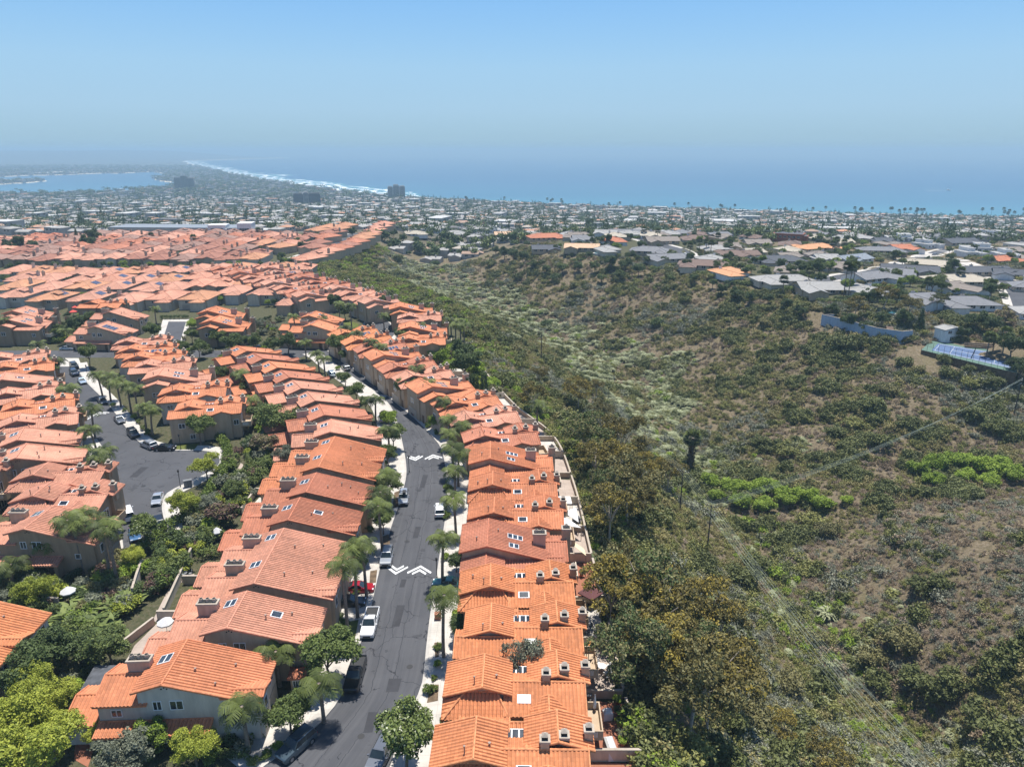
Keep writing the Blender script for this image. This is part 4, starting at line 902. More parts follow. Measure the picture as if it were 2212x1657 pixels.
for i, (px, py, wpx, k) in enumerate(RANCH):
    g_ = G(px, py + 4); d = math.hypot(g_[0], g_[1]); wd = max(13, 1.0 * wpx * d / FPX)
    zone = 'on the canyon rim' if (py > 560 and px < 1830) or (px > 1850 and py > 650) else ('at the far end of the canyon' if px < 1110 else ('left of the copper-red mansion' if px < 1660 else ('right of the copper-red mansion' if py < 560 else 'above the tennis court')))
    key = (k, zone); seenl[key] = seenl.get(key, 0) + 1
    if k == 'copper':
        h = House('brick', 'rust', False)
        for (x0, x1, y0, y1, z) in ((-11, 11, 0, 14, 6.2), (-14, -6, 3, 12, 4.4), (7, 14, 2, 12, 4.8)):
            h.w.box(x0, x1, y0, y1, -.8, z - .02); h.r.box(x0 - .6, x1 + .6, y0 - .6, y1 + .6, z - .02, z + .5, 0, True); h.r.box(x0 + .4, x1 - .4, y0 + .4, y1 - .4, z + .5, z + .54, 1)
        for q in range(6): h.opening('window', -9 + q * 3.4, 0, 3.5, 2.2, 1.5)
        for q in range(3): h.onplane(-5 + q * 4, 7, 3, 4, lambda x, y: 6.75, .1, 'solar_panel', 2, ('metal', 'pv'))
        tl = [SH['copper'], SH['dark']]
    else: h = ranch(rg, k, wd); tl = [SH[k], SH['light' if k == 'white' else k]]
    if k == 'blue': h.onplane(-1, 2.4, 5, 2.4, lambda x, y: 3 + .24 * (y), .3, 'solar_panel', 4, ('metal', 'pv'))
    lab = "large copper-red two-storey mansion with roof panels on the hill" if k == 'copper' else f"{CN[k]}-roofed house {zone}, {ORD[min(seenl[key] - 1, 24)]} such roof from the left"
    h.build('ranch_house', lab, 'house', 'ranch houses across the canyon', (g_[0], g_[1], g_[2]), rg.uniform(-.5, .5) if px > 1500 else rg.uniform(-.3, .3), tl); foot(g_[0], g_[1] + 4, wd * .5)
# ---------------------------------------------------------------- foliage
def leaf_mat(name, lo, hi, trans=.13, hue=.0, extra=None):
    m, t, b = newmat(name); out = t.nodes['Material Output']
    at = N(t, 'ShaderNodeAttribute', attribute_name='tint'); oi = N(t, 'ShaderNodeObjectInfo')
    f = mathn(t, 'ADD', mathn(t, 'MULTIPLY', at.outputs['Fac'], .7), mathn(t, 'MULTIPLY', oi.outputs['Random'], .3))
    c = ramp(t, f, [(.1, lo), (.8, hi)] + ([(.97, extra)] if extra else []))
    L(t, c, b.inputs['Base Color']); b.inputs['Roughness'].default_value = .6; b.inputs['Specular IOR Level'].default_value = .25
    tr = N(t, 'ShaderNodeBsdfTranslucent'); L(t, c, tr.inputs[0]); mx = N(t, 'ShaderNodeMixShader'); mx.inputs[0].default_value = trans
    L(t, b.outputs[0], mx.inputs[1]); L(t, tr.outputs[0], mx.inputs[2]); L(t, mx.outputs[0], out.inputs[0])
    return m
LEAF = {'dark': leaf_mat("leaf_dark", (0.037, 0.057, 0.020), (0.106, 0.144, 0.043)), 'magnolia': leaf_mat("leaf_magnolia", (0.045, 0.069, 0.018), (0.163, 0.206, 0.050), extra=(0.625, 0.625, 0.450)),
        'yellow': leaf_mat("leaf_yellowgreen", (0.125, 0.163, 0.015), (0.425, 0.450, 0.062)), 'bright': leaf_mat("leaf_bright", (0.094, 0.150, 0.015), (0.300, 0.400, 0.050)), 'mid': leaf_mat("leaf_mid", (0.062, 0.090, 0.022), (0.188, 0.225, 0.062)),
        'euc': leaf_mat("leaf_eucalyptus", (0.081, 0.073, 0.022), (0.288, 0.231, 0.069)), 'gold': leaf_mat("leaf_golden", (0.163, 0.125, 0.020), (0.450, 0.350, 0.069)), 'grey': leaf_mat("leaf_greygreen", (0.094, 0.106, 0.069), (0.250, 0.263, 0.175)),
        'brown': leaf_mat("leaf_dry", (0.106, 0.075, 0.048), (0.350, 0.256, 0.156), .1), 'olive': leaf_mat("leaf_olive", (0.077, 0.080, 0.030), (0.244, 0.219, 0.088)), 'pampas': leaf_mat("leaf_pampas", (0.125, 0.150, 0.062), (0.425, 0.438, 0.250)), 'red': leaf_mat("leaf_red", (0.150, 0.025, 0.037), (0.438, 0.062, 0.100)),
        'purple': leaf_mat("leaf_plum", (0.069, 0.044, 0.035), (0.188, 0.112, 0.081)), 'palm': leaf_mat("palm_frond", (0.050, 0.073, 0.020), (0.188, 0.219, 0.056), .15), 'dead': leaf_mat("palm_skirt", (0.075, 0.050, 0.027), (0.188, 0.131, 0.075), .05), 'hedge': leaf_mat("leaf_hedge", (0.056, 0.088, 0.015), (0.175, 0.231, 0.044))}
LEAF['scrubdark'] = leaf_mat("scrub_dark", (.050, .060, .018), (.17, .185, .06)); LEAF['scrubmid'] = leaf_mat("scrub_mid", (.10, .108, .032), (.29, .285, .085)); LEAF['twig'] = leaf_mat("scrub_twig", (.17, .13, .095), (.46, .37, .27), .1)
LEAF['euc'] = leaf_mat("leaf_eucalyptus", (.058, .055, .018), (.19, .155, .046)); LEAF['gold'] = leaf_mat("leaf_golden", (.13, .10, .016), (.36, .28, .05)); LEAF['bright'] = leaf_mat("leaf_bright", (.095, .15, .014), (.33, .43, .055)); LEAF['palm'] = leaf_mat("palm_frond", (.012, .022, .006), (.15, .18, .042), .06)
BARK = plain("bark", (.16, .12, .09), .95, var=.35, scale=3); PALEBARK = plain("bark_pale", (.42, .36, .29), .9, var=.25, scale=2); PALMBARK = plain("palm_bark", (.20, .16, .125), .95, var=.3, scale=4)
def leafcloud(nr, n, lobes, size, up=.55, cl=5, spread=.35, asp=1.6, core=.55):
    """leaf quads gathered in sprigs spread through a set of ellipsoid lobes; returns verts, faces, tint"""
    lb = np.array(lobes, float); wt = (lb[:, 3] * lb[:, 4] * lb[:, 5]) ** .67; wt /= wt.sum()
    ns = max(1, n // cl); k = nr.choice(len(lb), ns, p=wt)
    d = nr.normal(size=(ns, 3)); d /= np.linalg.norm(d, axis=1)[:, None]; d[:, 2] = np.where(d[:, 2] < -.45, -d[:, 2] * .6, d[:, 2])
    r = core + (1.04 - core) * nr.rand(ns) ** .6
    c = lb[k, :3] + d * lb[k, 3:] * r[:, None]
    cc = np.repeat(c, cl, 0) + nr.normal(size=(ns * cl, 3)) * size * 1.1 * spread * 2
    nn = np.repeat(d, cl, 0) * .55 + nr.normal(size=(ns * cl, 3)) * .6 + np.array([0, 0, up]); nn /= np.linalg.norm(nn, axis=1)[:, None]
    a = np.cross(nn, nr.normal(size=nn.shape)); a /= np.linalg.norm(a, axis=1)[:, None]; b = np.cross(nn, a)
    s = size * (.6 + .8 * nr.rand(len(cc)))[:, None]
    v = np.stack([cc - a * s * asp * .5, cc + b * s * .42 + nn * s * .1, cc + a * s * asp * .5, cc - b * s * .42 + nn * s * .1], 1).reshape(-1, 3)
    f = np.arange(len(v)).reshape(-1, 4)
    tint = np.clip(np.repeat(nr.rand(ns), cl) * .6 + nr.rand(len(cc)) * .4, 0, 1)
    return v, f, tint
def cloud_mesh(name, nr, n, lobes, size, mats, mix=None, **kw):
    v, f, t = leafcloud(nr, n, lobes, size, **kw)
    mi = None
    if len(mats) > 1: mi = (np.repeat(nr.rand(len(f) // 5 + 1), 5)[:len(f)] < (mix or .3)).astype(int)
    return mesh_np(name, v, f, mats, {'tint': ('FACE', t)}, mi)
def lobes_round(nr, R_, h, n=9, flat=.8):
    o = [(0, 0, h, R_ * .58, R_ * .58, R_ * .55 * flat)]
    for i in range(int(n * 1.7)):
        a = nr.rand() * 6.28; q = R_ * (.3 + .55 * nr.rand() ** .8); e = (nr.rand() * 1.15 - .35) * (1.15 - q / R_ * .6)
        r = R_ * (.17 + .21 * nr.rand()); o.append((math.cos(a) * q, math.sin(a) * q, h + e * R_ * flat, r, r, r * .85))
    return o
def limb_mesh(name, nr, h, r0, n, spread, mat, top=.9):
    m_ = MB(); lean = Vector((nr.rand() - .5, nr.rand() - .5, 0)) * .12 * h
    k = Vector((0, 0, -.4)); t_ = Vector((0, 0, h * .45)) + lean
    m_.tube([k, Vector((0, 0, h * .2)) + lean * .3, t_], [r0, r0 * .8, r0 * .62], 0, 7)
    for i in range(n):
        a = i * 6.28 / n + nr.rand(); e = Vector((math.cos(a) * spread * (.5 + .5 * nr.rand()), math.sin(a) * spread * (.5 + .5 * nr.rand()), h * (top - .25 * nr.rand())))
        mid = t_.lerp(e, .5) + Vector((0, 0, h * .06)); m_.tube([t_ * .97, mid, e], [r0 * .45, r0 * .3, r0 * .08], 0, 5)
    return m_.mesh(name, [mat])
NR = np.random.RandomState(11)
PROTO = {}
def proto(kind, name, crowns, trunks): PROTO[kind] = (name, crowns, trunks)
proto('magnolia', 'street_tree', [cloud_mesh('crown', NR, 9500, lobes_round(NR, 2.5, 3.9, 12), .165, [LEAF['magnolia']]) for _ in range(3)], [limb_mesh('trunk', NR, 4.6, .16, 6, 1.7, BARK) for _ in range(2)])
proto('yellow', 'yellow_green_tree', [cloud_mesh('crown', NR, 15000, lobes_round(NR, 3.0, 3.6, 15, .9), .125, [LEAF['yellow']], core=.7) for _ in range(3)], [limb_mesh('trunk', NR, 4.2, .17, 7, 2.0, BARK) for _ in range(2)])
proto('broad', 'broadleaf_tree', [cloud_mesh('crown', NR, 9500, lobes_round(NR, 2.8, 3.7, 13), .175, [LEAF['mid'], LEAF['dark']], .35) for _ in range(3)], [limb_mesh('trunk', NR, 4.6, .2, 6, 1.9, BARK) for _ in range(2)])
proto('dark', 'dark_tree', [cloud_mesh('crown', NR, 9500, lobes_round(NR, 2.8, 3.9, 12, .95), .175, [LEAF['dark']]) for _ in range(3)], [limb_mesh('trunk', NR, 4.8, .2, 6, 1.8, BARK) for _ in range(2)])
proto('greyleaf', 'grey_leaved_tree', [cloud_mesh('crown', NR, 8000, lobes_round(NR, 2.8, 3.4, 12, .85), .15, [LEAF['grey']]) for _ in range(2)], [limb_mesh('trunk', NR, 4, .17, 6, 1.8, BARK)])
def lobes_euc(nr):
    o = []
    for i in range(19):
        a = i * 2.399 + nr.rand(); q = 3.7 * math.sqrt((i + .5) / 19); z = 8.6 + nr.rand() * 2.2 - q * .62 - (i % 3) * .9; r = .62 + nr.rand() * .55
        o.append((math.cos(a) * q, math.sin(a) * q, z, r * 1.2, r * 1.2, r * .75))
    return o
def mk_euc(mats, mix): return cloud_mesh('crown', NR, 6500, lobes_euc(NR), .2, mats, mix, core=.6, up=.35)
proto('euc', 'eucalyptus_tree', [mk_euc([LEAF['euc'], LEAF['gold']], .18) for _ in range(3)] + [mk_euc([LEAF['euc'], LEAF['olive']], .4), mk_euc([LEAF['dark'], LEAF['olive']], .5)], [limb_mesh('trunk', NR, 9.0, .22, 8, 3.4, PALEBARK, .95) for _ in range(3)])
proto('goldeuc', 'golden_eucalyptus_tree', [mk_euc([LEAF['gold'], LEAF['euc']], .45) for _ in range(2)], [limb_mesh('trunk', NR, 9.0, .22, 8, 3.4, PALEBARK, .95)])
proto('lime', 'bright_green_tree', [cloud_mesh('crown', NR, 7000, lobes_round(NR, 3.4, 2.4, 18, .75), .25, [LEAF['bright']], core=.75, up=.5) for _ in range(3)], [limb_mesh('trunk', NR, 3.4, .16, 6, 2.2, BARK)])
def lobes_cone(nr, h, r): return [(nr.normal() * .1, nr.normal() * .1, h * (i + .8) / 13, r * (1 - i / 13.5) + .15, r * (1 - i / 13.5) + .15, h / 15) for i in range(12)]
proto('conifer', 'conifer_tree', [cloud_mesh('crown', NR, 2600, lobes_cone(NR, 14, 2.8), .36, [LEAF['dark']], up=0.)], [limb_mesh('trunk', NR, 13, .22, 4, .6, BARK)])
proto('cypress', 'cypress_tree', [cloud_mesh('crown', NR, 900, [(0, 0, .4 + i * .55, .42 * math.sin(.35 + 2.6 * (1 - i / 10)) + .08, .42 * math.sin(.35 + 2.6 * (1 - i / 10)) + .08, .5) for i in range(10)], .2, [LEAF['dark']])], [limb_mesh('trunk', NR, 2, .08, 2, .1, BARK)])
proto('shrub', 'garden_shrub', [cloud_mesh('foliage', NR, 1600, lobes_round(NR, 1.1, .75, 6, .8), .14, [LEAF[k]], core=.7) for k in ('mid', 'bright', 'dark', 'yellow', 'grey', 'olive', 'purple', 'mid', 'hedge')], None)
proto('bush', 'chaparral_bush', [cloud_mesh('foliage', NR, 1800, lobes_round(NR, 2.6, 1.2, 12, .6), .27, [LEAF[k]], core=.7) for k in ('scrubdark', 'olive', 'dark', 'scrubmid')], None)
proto('banana', 'banana_plant', [], None)
# feather palms
def palm_crown(nr, nf=18, ln=2.9, droop=1.3, up=.85):
    V, F, T = [], [], []
    for i in range(nf):
        a = i * 2.399 + nr.rand() * .4; el = up * (1 - i / nf * 1.15) + nr.normal() * .08; l_ = ln * (.85 + .3 * nr.rand())
        p = np.array([0, 0, 0.]); d = np.array([math.cos(a) * math.cos(el), math.sin(a) * math.cos(el), math.sin(el) + .25]); side = np.array([-math.sin(a), math.cos(a), 0]); tt = nr.rand()
        K = 9; pts = []
        for k in range(K + 1):
            pts.append(p.copy()); d = d / np.linalg.norm(d); p = p + d * l_ / K; d[2] -= droop * (.09 + .028 * k)
        for k in range(1, K):
            q, q2 = pts[k], pts[k + 1]; w_ = .70 * math.sin(math.pi * min(1, (k + .6) / (K + .3))) + .12
            for s_ in (-1, 1):
                for h_ in (0, .5):
                    b0 = q + (q2 - q) * h_; b1 = b0 + (q2 - q) * .44; tip = (b0 + b1) / 2 + side * s_ * w_ * (.8 + .4 * nr.rand()) + (q2 - q) * .5 + np.array([0, 0, -.45 * w_ - .2 * nr.rand()])
                    n = len(V); V += [b0, b1, tip + (b1 - b0) * .55, tip]; F.append((n, n + 1, n + 2, n + 3)); T.append(tt * .8 + nr.rand() * .2)
    return mesh_np('crown', V, F, [LEAF['palm']], {'tint': ('FACE', T)})
def fan_crown(nr, nf=34, r=1.25):
    V, F, T = [], [], []
    for i in range(nf):
        a = i * 2.399; el = 1.2 - 1.9 * i / nf; d = np.array([math.cos(a) * math.cos(el), math.sin(a) * math.cos(el), math.sin(el)]); s1 = np.array([-math.sin(a), math.cos(a), 0]); s2 = np.cross(d, s1); c = d * r * .55; tt = nr.rand()
        for k in range(7):
            an = -1.2 + .4 * k; e = c + (d * math.cos(an) + s1 * math.sin(an)) * r * .75 + np.array([0, 0, -.1 * abs(an)]); n = len(V); w_ = (s1 * math.cos(an) - d * math.sin(an)) * .13
            V += [c - w_ * .3, c + w_ * .3, e + w_, e - w_]; F.append((n, n + 1, n + 2, n + 3)); T.append(tt * .5 + nr.rand() * .5)
    return mesh_np('crown', V, F, [LEAF['palm']], {'tint': ('FACE', T)})
def palm_trunk(h, r, nr, bend=.05):
    m_ = MB(); b = (nr.rand(2) - .5) * 2 * bend * h
    m_.tube([(0, 0, -.4)] + [(b[0] * (k / 6) ** 2, b[1] * (k / 6) ** 2, h * k / 6) for k in range(7)], [r * 1.5, r * 1.25] + [r * (1.1 - .05 * k) for k in range(6)], 0, 8)
    return m_.mesh('trunk', [PALMBARK]), b
PALMC = [palm_crown(NR) for _ in range(4)]; FANC = [fan_crown(NR) for _ in range(2)]; PALMT = []
for k in range(4): PALMT.append(palm_trunk(10, .22, NR))
FANT = palm_trunk(10, .2, NR, .03)
_skirt = None
cnt = {}
def nxt(kind): cnt[kind] = cnt.get(kind, 0) + 1; return cnt[kind] - 1
def palm(p, h, label, group, fan=False, s=1.0):
    i = nxt('palm'); root = empty('palm_tree', p, rnd.uniform(0, 6.28)); tag(root, label, 'palm tree', group)
    tm, b = FANT if fan else PALMT[i % 4]; k = h / 10
    link('trunk', tm, root, sc=(1, 1, k)); link('crown', (FANC[i % 2] if fan else PALMC[i % 4]), root, (b[0], b[1], h - .1), rnd.uniform(0, 6), s)
    return root
def plant(kind, p, s, label, group, cat='tree', v=None, sz=None):
    name, cr, tr = PROTO[kind]; i = nxt(kind); v = i % len(cr) if v is None else v
    rz = rnd.uniform(0, 6.28); S3 = (s * rnd.uniform(.93, 1.07), s * rnd.uniform(.93, 1.07), (sz or s) * rnd.uniform(.94, 1.06))
    if tr is None:
        o = link(name, cr[v], None, p, rz, S3); return tag(o, label, cat, group)
    root = empty(name, p, rz); root.scale = S3; tag(root, label, cat, group)
    link('crown', cr[v], root); link('trunk', tr[i % len(tr)], root)
    return root
def crown_at(px, py, hc):       # ground point under a crown whose middle shows at the photo point
    d = ray(px, py); t0 = (20 - CAM_Z) / d[2]; t1 = (-60 - CAM_Z) / d[2]; t = np.linspace(t0, t1, 1200)
    dz = CAM_Z + d[2] * t - terrain(d[0] * t, d[1] * t) - hc; k = int(np.argmax(dz < 0)) or 1
    x, y = d[0] * t[k], d[1] * t[k]; return np.array([x, y, T1(x, y)])

# --- trees read from the photo: crown middle (photo point), kind, size, what tells it apart
TREES = [(997,1345,'dark',.7,"round dark bush-like tree beside a rim townhouse's garage"), (838,978,'magnolia',.95,"street tree on the west kerb at the second chevrons"), (826,1118,'magnolia',.9,"street tree on the west kerb below the roof-rack car"), (985,1210,'dark',.6,"small dark tree by the east drive with the teal car"), (710,1405,'magnolia',1.35,"big round street tree with white blossoms beside the black pickup"), (622,1527,'magnolia',1.05,"round street tree on the pale pavement above the blue-grey SUV"), (872,1580,'magnolia',1.45,"big white-flowered street tree over the road at the bottom edge"),
 (848,935,'magnolia',1.15,"street tree on the west kerb just below the bright green one at the bend"), (842,1040,'magnolia',1.2,"street tree on the west kerb beside the silver car with roof rack"), (838,905,'lime',.7,"small bright green tree at the bend of the street"), (775,1185,'magnolia',.85,"small street tree behind the silver car near the large chevrons"),
 (768,843,'magnolia',1.0,"dark street tree on the west kerb where the street curves away"), (745,812,'magnolia',.9,"dark street tree on the west kerb further round the curve"), (790,868,'magnolia',.8,"dark street tree beside the third chevron marking"), (880,832,'magnolia',1.35,"big dark street tree on the east pavement at the curve"), (852,806,'magnolia',1.15,"dark street tree behind the big one on the east pavement"),
 (942,912,'bright',.75,"small bright round tree on the east pavement by a driveway"), (732,742,'magnolia',1.5,"large dark street tree at the corner of the cross road"), (748,765,'magnolia',.9,"smaller tree below the large one at the cross road corner"), (428,918,'magnolia',1.3,"dense round tree at the end house of the garden row by the cul-de-sac"),
 (188,762,'magnolia',1.3,"dark round tree at the top of the lane beside the apron"), (105,800,'magnolia',1.25,"low spreading dark tree on the west side of the lane"), (85,792,'magnolia',1.0,"dark tree left of the spreading one beside the lane"), (330,712,'magnolia',1.3,"street tree left of the asphalt court"), (392,748,'magnolia',1.0,"small tree below the asphalt court's right corner"), (428,748,'magnolia',1.1,"small tree right of the one below the court"), (418,700,'lime',.75,"bright green round tree right of the asphalt court"), (413,722,'magnolia',.9,"thin street tree below the bright green one by the court"),
 (443,1003,'yellow',1.0,"yellow-green tree on the cul-de-sac's right edge"), (398,1085,'yellow',.95,"yellow-green tree inside the cul-de-sac hedge, nearer than the electrical cabinet"), (308,1138,'magnolia',1.05,"round tree in the parking bay above the blue car"),
 (285,1200,'yellow',.7,"yellow-green bush-like tree below the lane's end"), (75,1272,'yellow',.95,"yellow-green tree beside the tan chimney at the left edge"), (30,1555,'yellow',1.35,"great yellow-green tree at the left edge"), (80,1490,'yellow',1.05,"great yellow-green tree below the dark hedge-like trees"), (60,1640,'yellow',1.5,"nearest yellow-green tree in the bottom left corner"), (105,1580,'yellow',1.05,"yellow-green tree right of the great one at the left"), (118,1512,'yellow',.75,"yellow-green tree next to the slatted patio roof"),
 (262,1625,'greyleaf',1.0,"grey-leaved tree at the bottom, left of the leafy green ones"), (325,1590,'bright',.8,"fresh green tree in front of the grey house's porch"), (362,1560,'bright',.55,"small fresh green tree against the porch roof"), (418,1612,'yellow',.8,"open leafy tree at the bottom before the grey house"), (205,1585,'yellow',.5,"small yellow-green tree by the porch's left end"),
 (100,1408,'dark',1.05,"dark dense tree in the garden left of the slatted roof"), (168,1392,'dark',.95,"dark dense tree behind the slatted roof"), (235,1395,'broad',1.0,"mid-green tree beside the flagged patio"), (60,1450,'dark',1.1,"dark tree against the white wall at the left edge"),
 (570,955,'brownish',1.0,"brownish open tree in the shared garden"), (615,985,'greyleaf',.9,"grey-leaved tree in the shared garden beside the white trellis"), (690,935,'brownish',.75,"reddish-brown tree standing against a chimneyed roof"), (590,905,'broad',1.4,"big green tree in the shared garden"), (630,910,'broad',1.2,"green tree beside the big one in the garden"), (560,890,'broad',1.0,"green tree at the top of the shared garden belt"), (600,870,'broad',1.1,"dark green tree near the upper garden patios"), (535,840,'broad',.8,"tree along the garden wall behind the middle row"),
 (480,805,'broad',.9,"tree in the upper part of the garden belt"), (575,830,'broad',.9,"tree between the palms of the upper garden"), (630,1035,'dark',.9,"dark bushy tree behind the walled patio"), (480,1110,'purple',1.0,"plum-leaved tree beside the hedge"), (450,1090,'greyleaf',.8,"grey tree next to the plum-leaved one"), (505,1060,'broad',.8,"green tree between hedge and walled gardens"),
 (500,740,'broad',1.2,"tree at the cross road behind the olive wall"), (545,735,'broad',1.1,"tree right of the roofed blocks at the cross road"), (620,735,'dark',1.3,"dark tree clump at the cross road junction"), (590,745,'broad',1.0,"tree left of the dark clump at the junction"), (470,725,'broad',1.1,"tree in front of the olive-walled block"), (560,700,'greyleaf',.9,"greyish tree between two blocks"), (655,715,'broad',.9,"tree below the white gable"), (270,745,'broad',.8,"tree by the solar-panelled townhouse"), (160,700,'dark',1.2,"dark tree behind the red parasols"), (190,690,'broad',1.1,"tree right of the dark one behind the red parasols"), (120,715,'broad',1.0,"tree left of the red parasols"), (75,715,'broad',1.1,"tree before the olive end wall at the left"),
 (720,650,'dark',1.2,"dark tree at the upper end of the loop drive"), (745,672,'dark',1.0,"tree on the lawn island by the loop"), (800,660,'dark',1.4,"dark tree behind the loop's parking"), (835,655,'dark',1.3,"tall dark tree beside the rim houses at the loop"), (845,690,'dark',1.0,"tree right of the loop road"), (870,720,'dark',1.0,"tree by the loop's lower right"), (775,722,'dark',1.0,"tree over the loop's lower left"), (615,625,'dark',1.0,"tree on the upper road's right kerb"), (635,632,'dark',.9,"second tree along the upper road"), (655,642,'dark',1.0,"third tree along the upper road"), (678,648,'dark',1.0,"fourth tree along the upper road"), (605,608,'dark',.9,"tree nearest the far bend of the upper road"),
 (1005,785,'dark',1.5,"tall dark tree at the rim below the terrace"), (1000,755,'dark',1.3,"dark tree top just under the rim terrace"), (950,770,'lime',1.0,"bright green slope tree beside the rim houses"), (975,790,'lime',.8,"second bright green tree on the rim slope"), (1030,800,'lime',.9,"bright green bush tree under the dark rim tree"), (1060,830,'lime',.8,"low bright green tree at the canyon edge")]
TREES += [(x, y, 'goldeuc' if (i % 5 == 2) else 'euc', s * (.95, 1.2, 1.32, 1.05)[i % 4], None) for i, (x, y, s) in enumerate([q for j, q in enumerate([(1165,805,.8),(1195,835,.85),(1150,845,.75),(1250,835,.9),(1290,830,.8),(1230,885,1.05),(1300,880,1.0),(1270,925,1.05),(1345,935,1.0),(1200,925,.8),(1330,985,1.0),(1395,960,1.0),(1285,975,.9),(1240,960,.75),(1360,1030,1.05),(1300,1050,1.0),(1400,1010,.95),(1440,965,.9),(1445,1015,.85),(1320,1085,.9),(1385,1075,.8),
   (1310,1180,1.0),(1350,1215,1.05),(1325,1255,1.0),(1390,1250,1.1),(1440,1235,1.05),(1465,1285,1.1),(1370,1305,1.0),(1420,1315,1.1),(1485,1335,1.1),(1525,1300,1.0),(1555,1345,1.1),(1505,1385,1.1),(1565,1400,1.05),(1590,1445,1.0),(1540,1450,1.1),(1415,1380,1.1),(1395,1440,1.0),(1455,1425,1.15),(1500,1465,1.05),(1350,1370,.9),(1740,1590,.9),(1790,1625,.8),(1690,1560,.7)]) if j % 4 != 1])]
TREES += [(x, y, 'lime', s, None) for x, y, s in [(1535,1040,.9),(1580,1050,1.0),(1625,1055,1.0),(1665,1055,1.05),(1700,1075,1.0),(1740,1070,.95),(1780,1088,.85),(1600,1085,.9),(1650,1090,.9),(1550,1072,.7),(1830,1080,.5),(1985,1010,.9),(2020,1000,1.0),(2065,995,1.0),(2110,1000,1.05),(2155,1010,1.1),(2195,1025,1.0),(2085,1030,.9),(2015,1035,.8),(2140,1040,.8)]]
TREES += [(x, y, k, s, None) for x, y, k, s in [(1850,655,'euc',1.1),(1880,640,'dark',1.4),(1915,625,'euc',1.3),(1940,640,'dark',1.5),(1965,655,'euc',1.2),(1990,690,'conifer',.7),(1955,685,'dark',1.2),(1905,690,'dark',1.1),(1835,690,'dark',1.3),(1800,665,'dark',1.0),(1870,705,'dark',.9),(2105,545,'conifer',1.0),(2060,570,'dark',1.3),(2030,640,'euc',1.0),(2110,690,'dark',1.5),(2145,700,'dark',1.3),(2175,680,'brownish',1.3),(2190,745,'dark',1.6),(2205,790,'dark',1.6),(2150,735,'dark',1.1),(2080,720,'dark',.9),(2200,590,'dark',1.3),(2135,560,'bright',1.1),(1760,575,'dark',1.6),(1735,580,'dark',1.2),(1715,560,'bright',.8),(1775,600,'dark',1.0),(1850,640,'broad',.8),
   (1090,545,'dark',1.6),(1110,548,'dark',1.5),(1130,552,'dark',1.4),(1070,540,'dark',1.3),(1150,570,'broad',1.2),(1180,580,'broad',1.1),(1215,578,'broad',1.2),(1250,575,'dark',1.3),(1285,575,'broad',1.3),(1320,565,'dark',1.5),(1350,570,'dark',1.5),(1380,580,'dark',1.4),(1340,595,'broad',1.2),(1300,600,'broad',1.0),(1400,560,'broad',1.0),(1500,600,'broad',1.0),(1560,625,'dark',1.1),(1590,632,'dark',1.2),(1620,640,'dark',1.0),(1540,612,'broad',.9),(1450,600,'broad',.8),(1700,655,'dark',1.0),(1730,670,'dark',1.0),(1660,645,'dark',.9),
   (1385,530,'dark',1.2),(1280,520,'dark',1.0),(1470,535,'dark',1.0),(1500,505,'dark',1.0),(1580,520,'dark',1.2),(1650,505,'dark',1.0),(1690,545,'bright',1.0),(1655,530,'bright',1.0),(1800,525,'dark',1.5),(1830,515,'dark',1.3),(1880,505,'dark',1.4),(1930,500,'dark',1.2),(1990,500,'dark',1.3),(2050,505,'dark',1.2),(2110,510,'dark',1.0),(2150,520,'dark',1.0),(1910,575,'broad',.9),(1950,565,'broad',.9),(2070,600,'dark',.9),(2170,620,'broad',.9),(1560,570,'broad',.8),(1600,575,'broad',.8),(1820,560,'broad',.8),
   (40,525,'dark',1.7),(15,530,'dark',1.6),(70,530,'dark',1.4),(165,510,'conifer',.8),(200,510,'dark',2.0),(190,520,'dark',1.8),(230,525,'broad',1.2),(300,535,'broad',1.0),(480,545,'broad',1.0),(560,525,'broad',1.0),(400,540,'broad',.9),(650,530,'dark',1.0),(640,520,'broad',1.1),(760,500,'dark',1.4),(850,505,'dark',1.3),(870,515,'dark',1.4),(900,520,'dark',1.3),(940,520,'dark',1.2),(980,515,'dark',1.2),(1010,512,'dark',1.2)]]
_r2 = random.Random(99)
for _k in range(420):
    _px, _py = _r2.uniform(0, 690), _r2.choice([_r2.uniform(515, 580), _r2.uniform(555, 660)])
    _q = G(_px, _py)
    if any((_q[0] - a) ** 2 + (_q[1] - b - 2) ** 2 < 50 for a, b, q in HOUSES if b > 230) or any((_q[0] - a) ** 2 + (_q[1] - b) ** 2 < 60 for a, b in ROADPTS): continue
    TREES.append((_px, _py - 6, _r2.choice(['broad', 'dark', 'bright']), _r2.uniform(.5, .95), ('mid-green', 'roofs')))
for _k in range(300):
    _px, _py = _r2.uniform(1130, 2300), _r2.uniform(492, 640)
    if _py > 500 + (_px - 1100) * .13 + 25: continue
    TREES.append((_px, _py, _r2.choice(['dark', 'dark', 'broad', 'bright', 'broad']), _r2.uniform(.55, 1.25), None))
PROTO['brownish'] = ('brown_leaved_tree', [cloud_mesh('crown', NR, 2600, lobes_round(NR, 2.8, 3.6, 12), .28, [LEAF['brown'], LEAF['olive']], .45) for _ in range(2)], PROTO['broad'][2])
PROTO['purple'] = ('plum_leaved_tree', [cloud_mesh('crown', NR, 2400, lobes_round(NR, 2.5, 2.8, 10), .28, [LEAF['purple'], LEAF['olive']], .3)], PROTO['broad'][2])
PROTO['bright'] = ('bright_green_tree', [cloud_mesh('crown', NR, 8000, lobes_round(NR, 2.6, 3.2, 11, .95), .17, [LEAF['bright'], LEAF['mid']], .35) for _ in range(2)], PROTO['broad'][2])
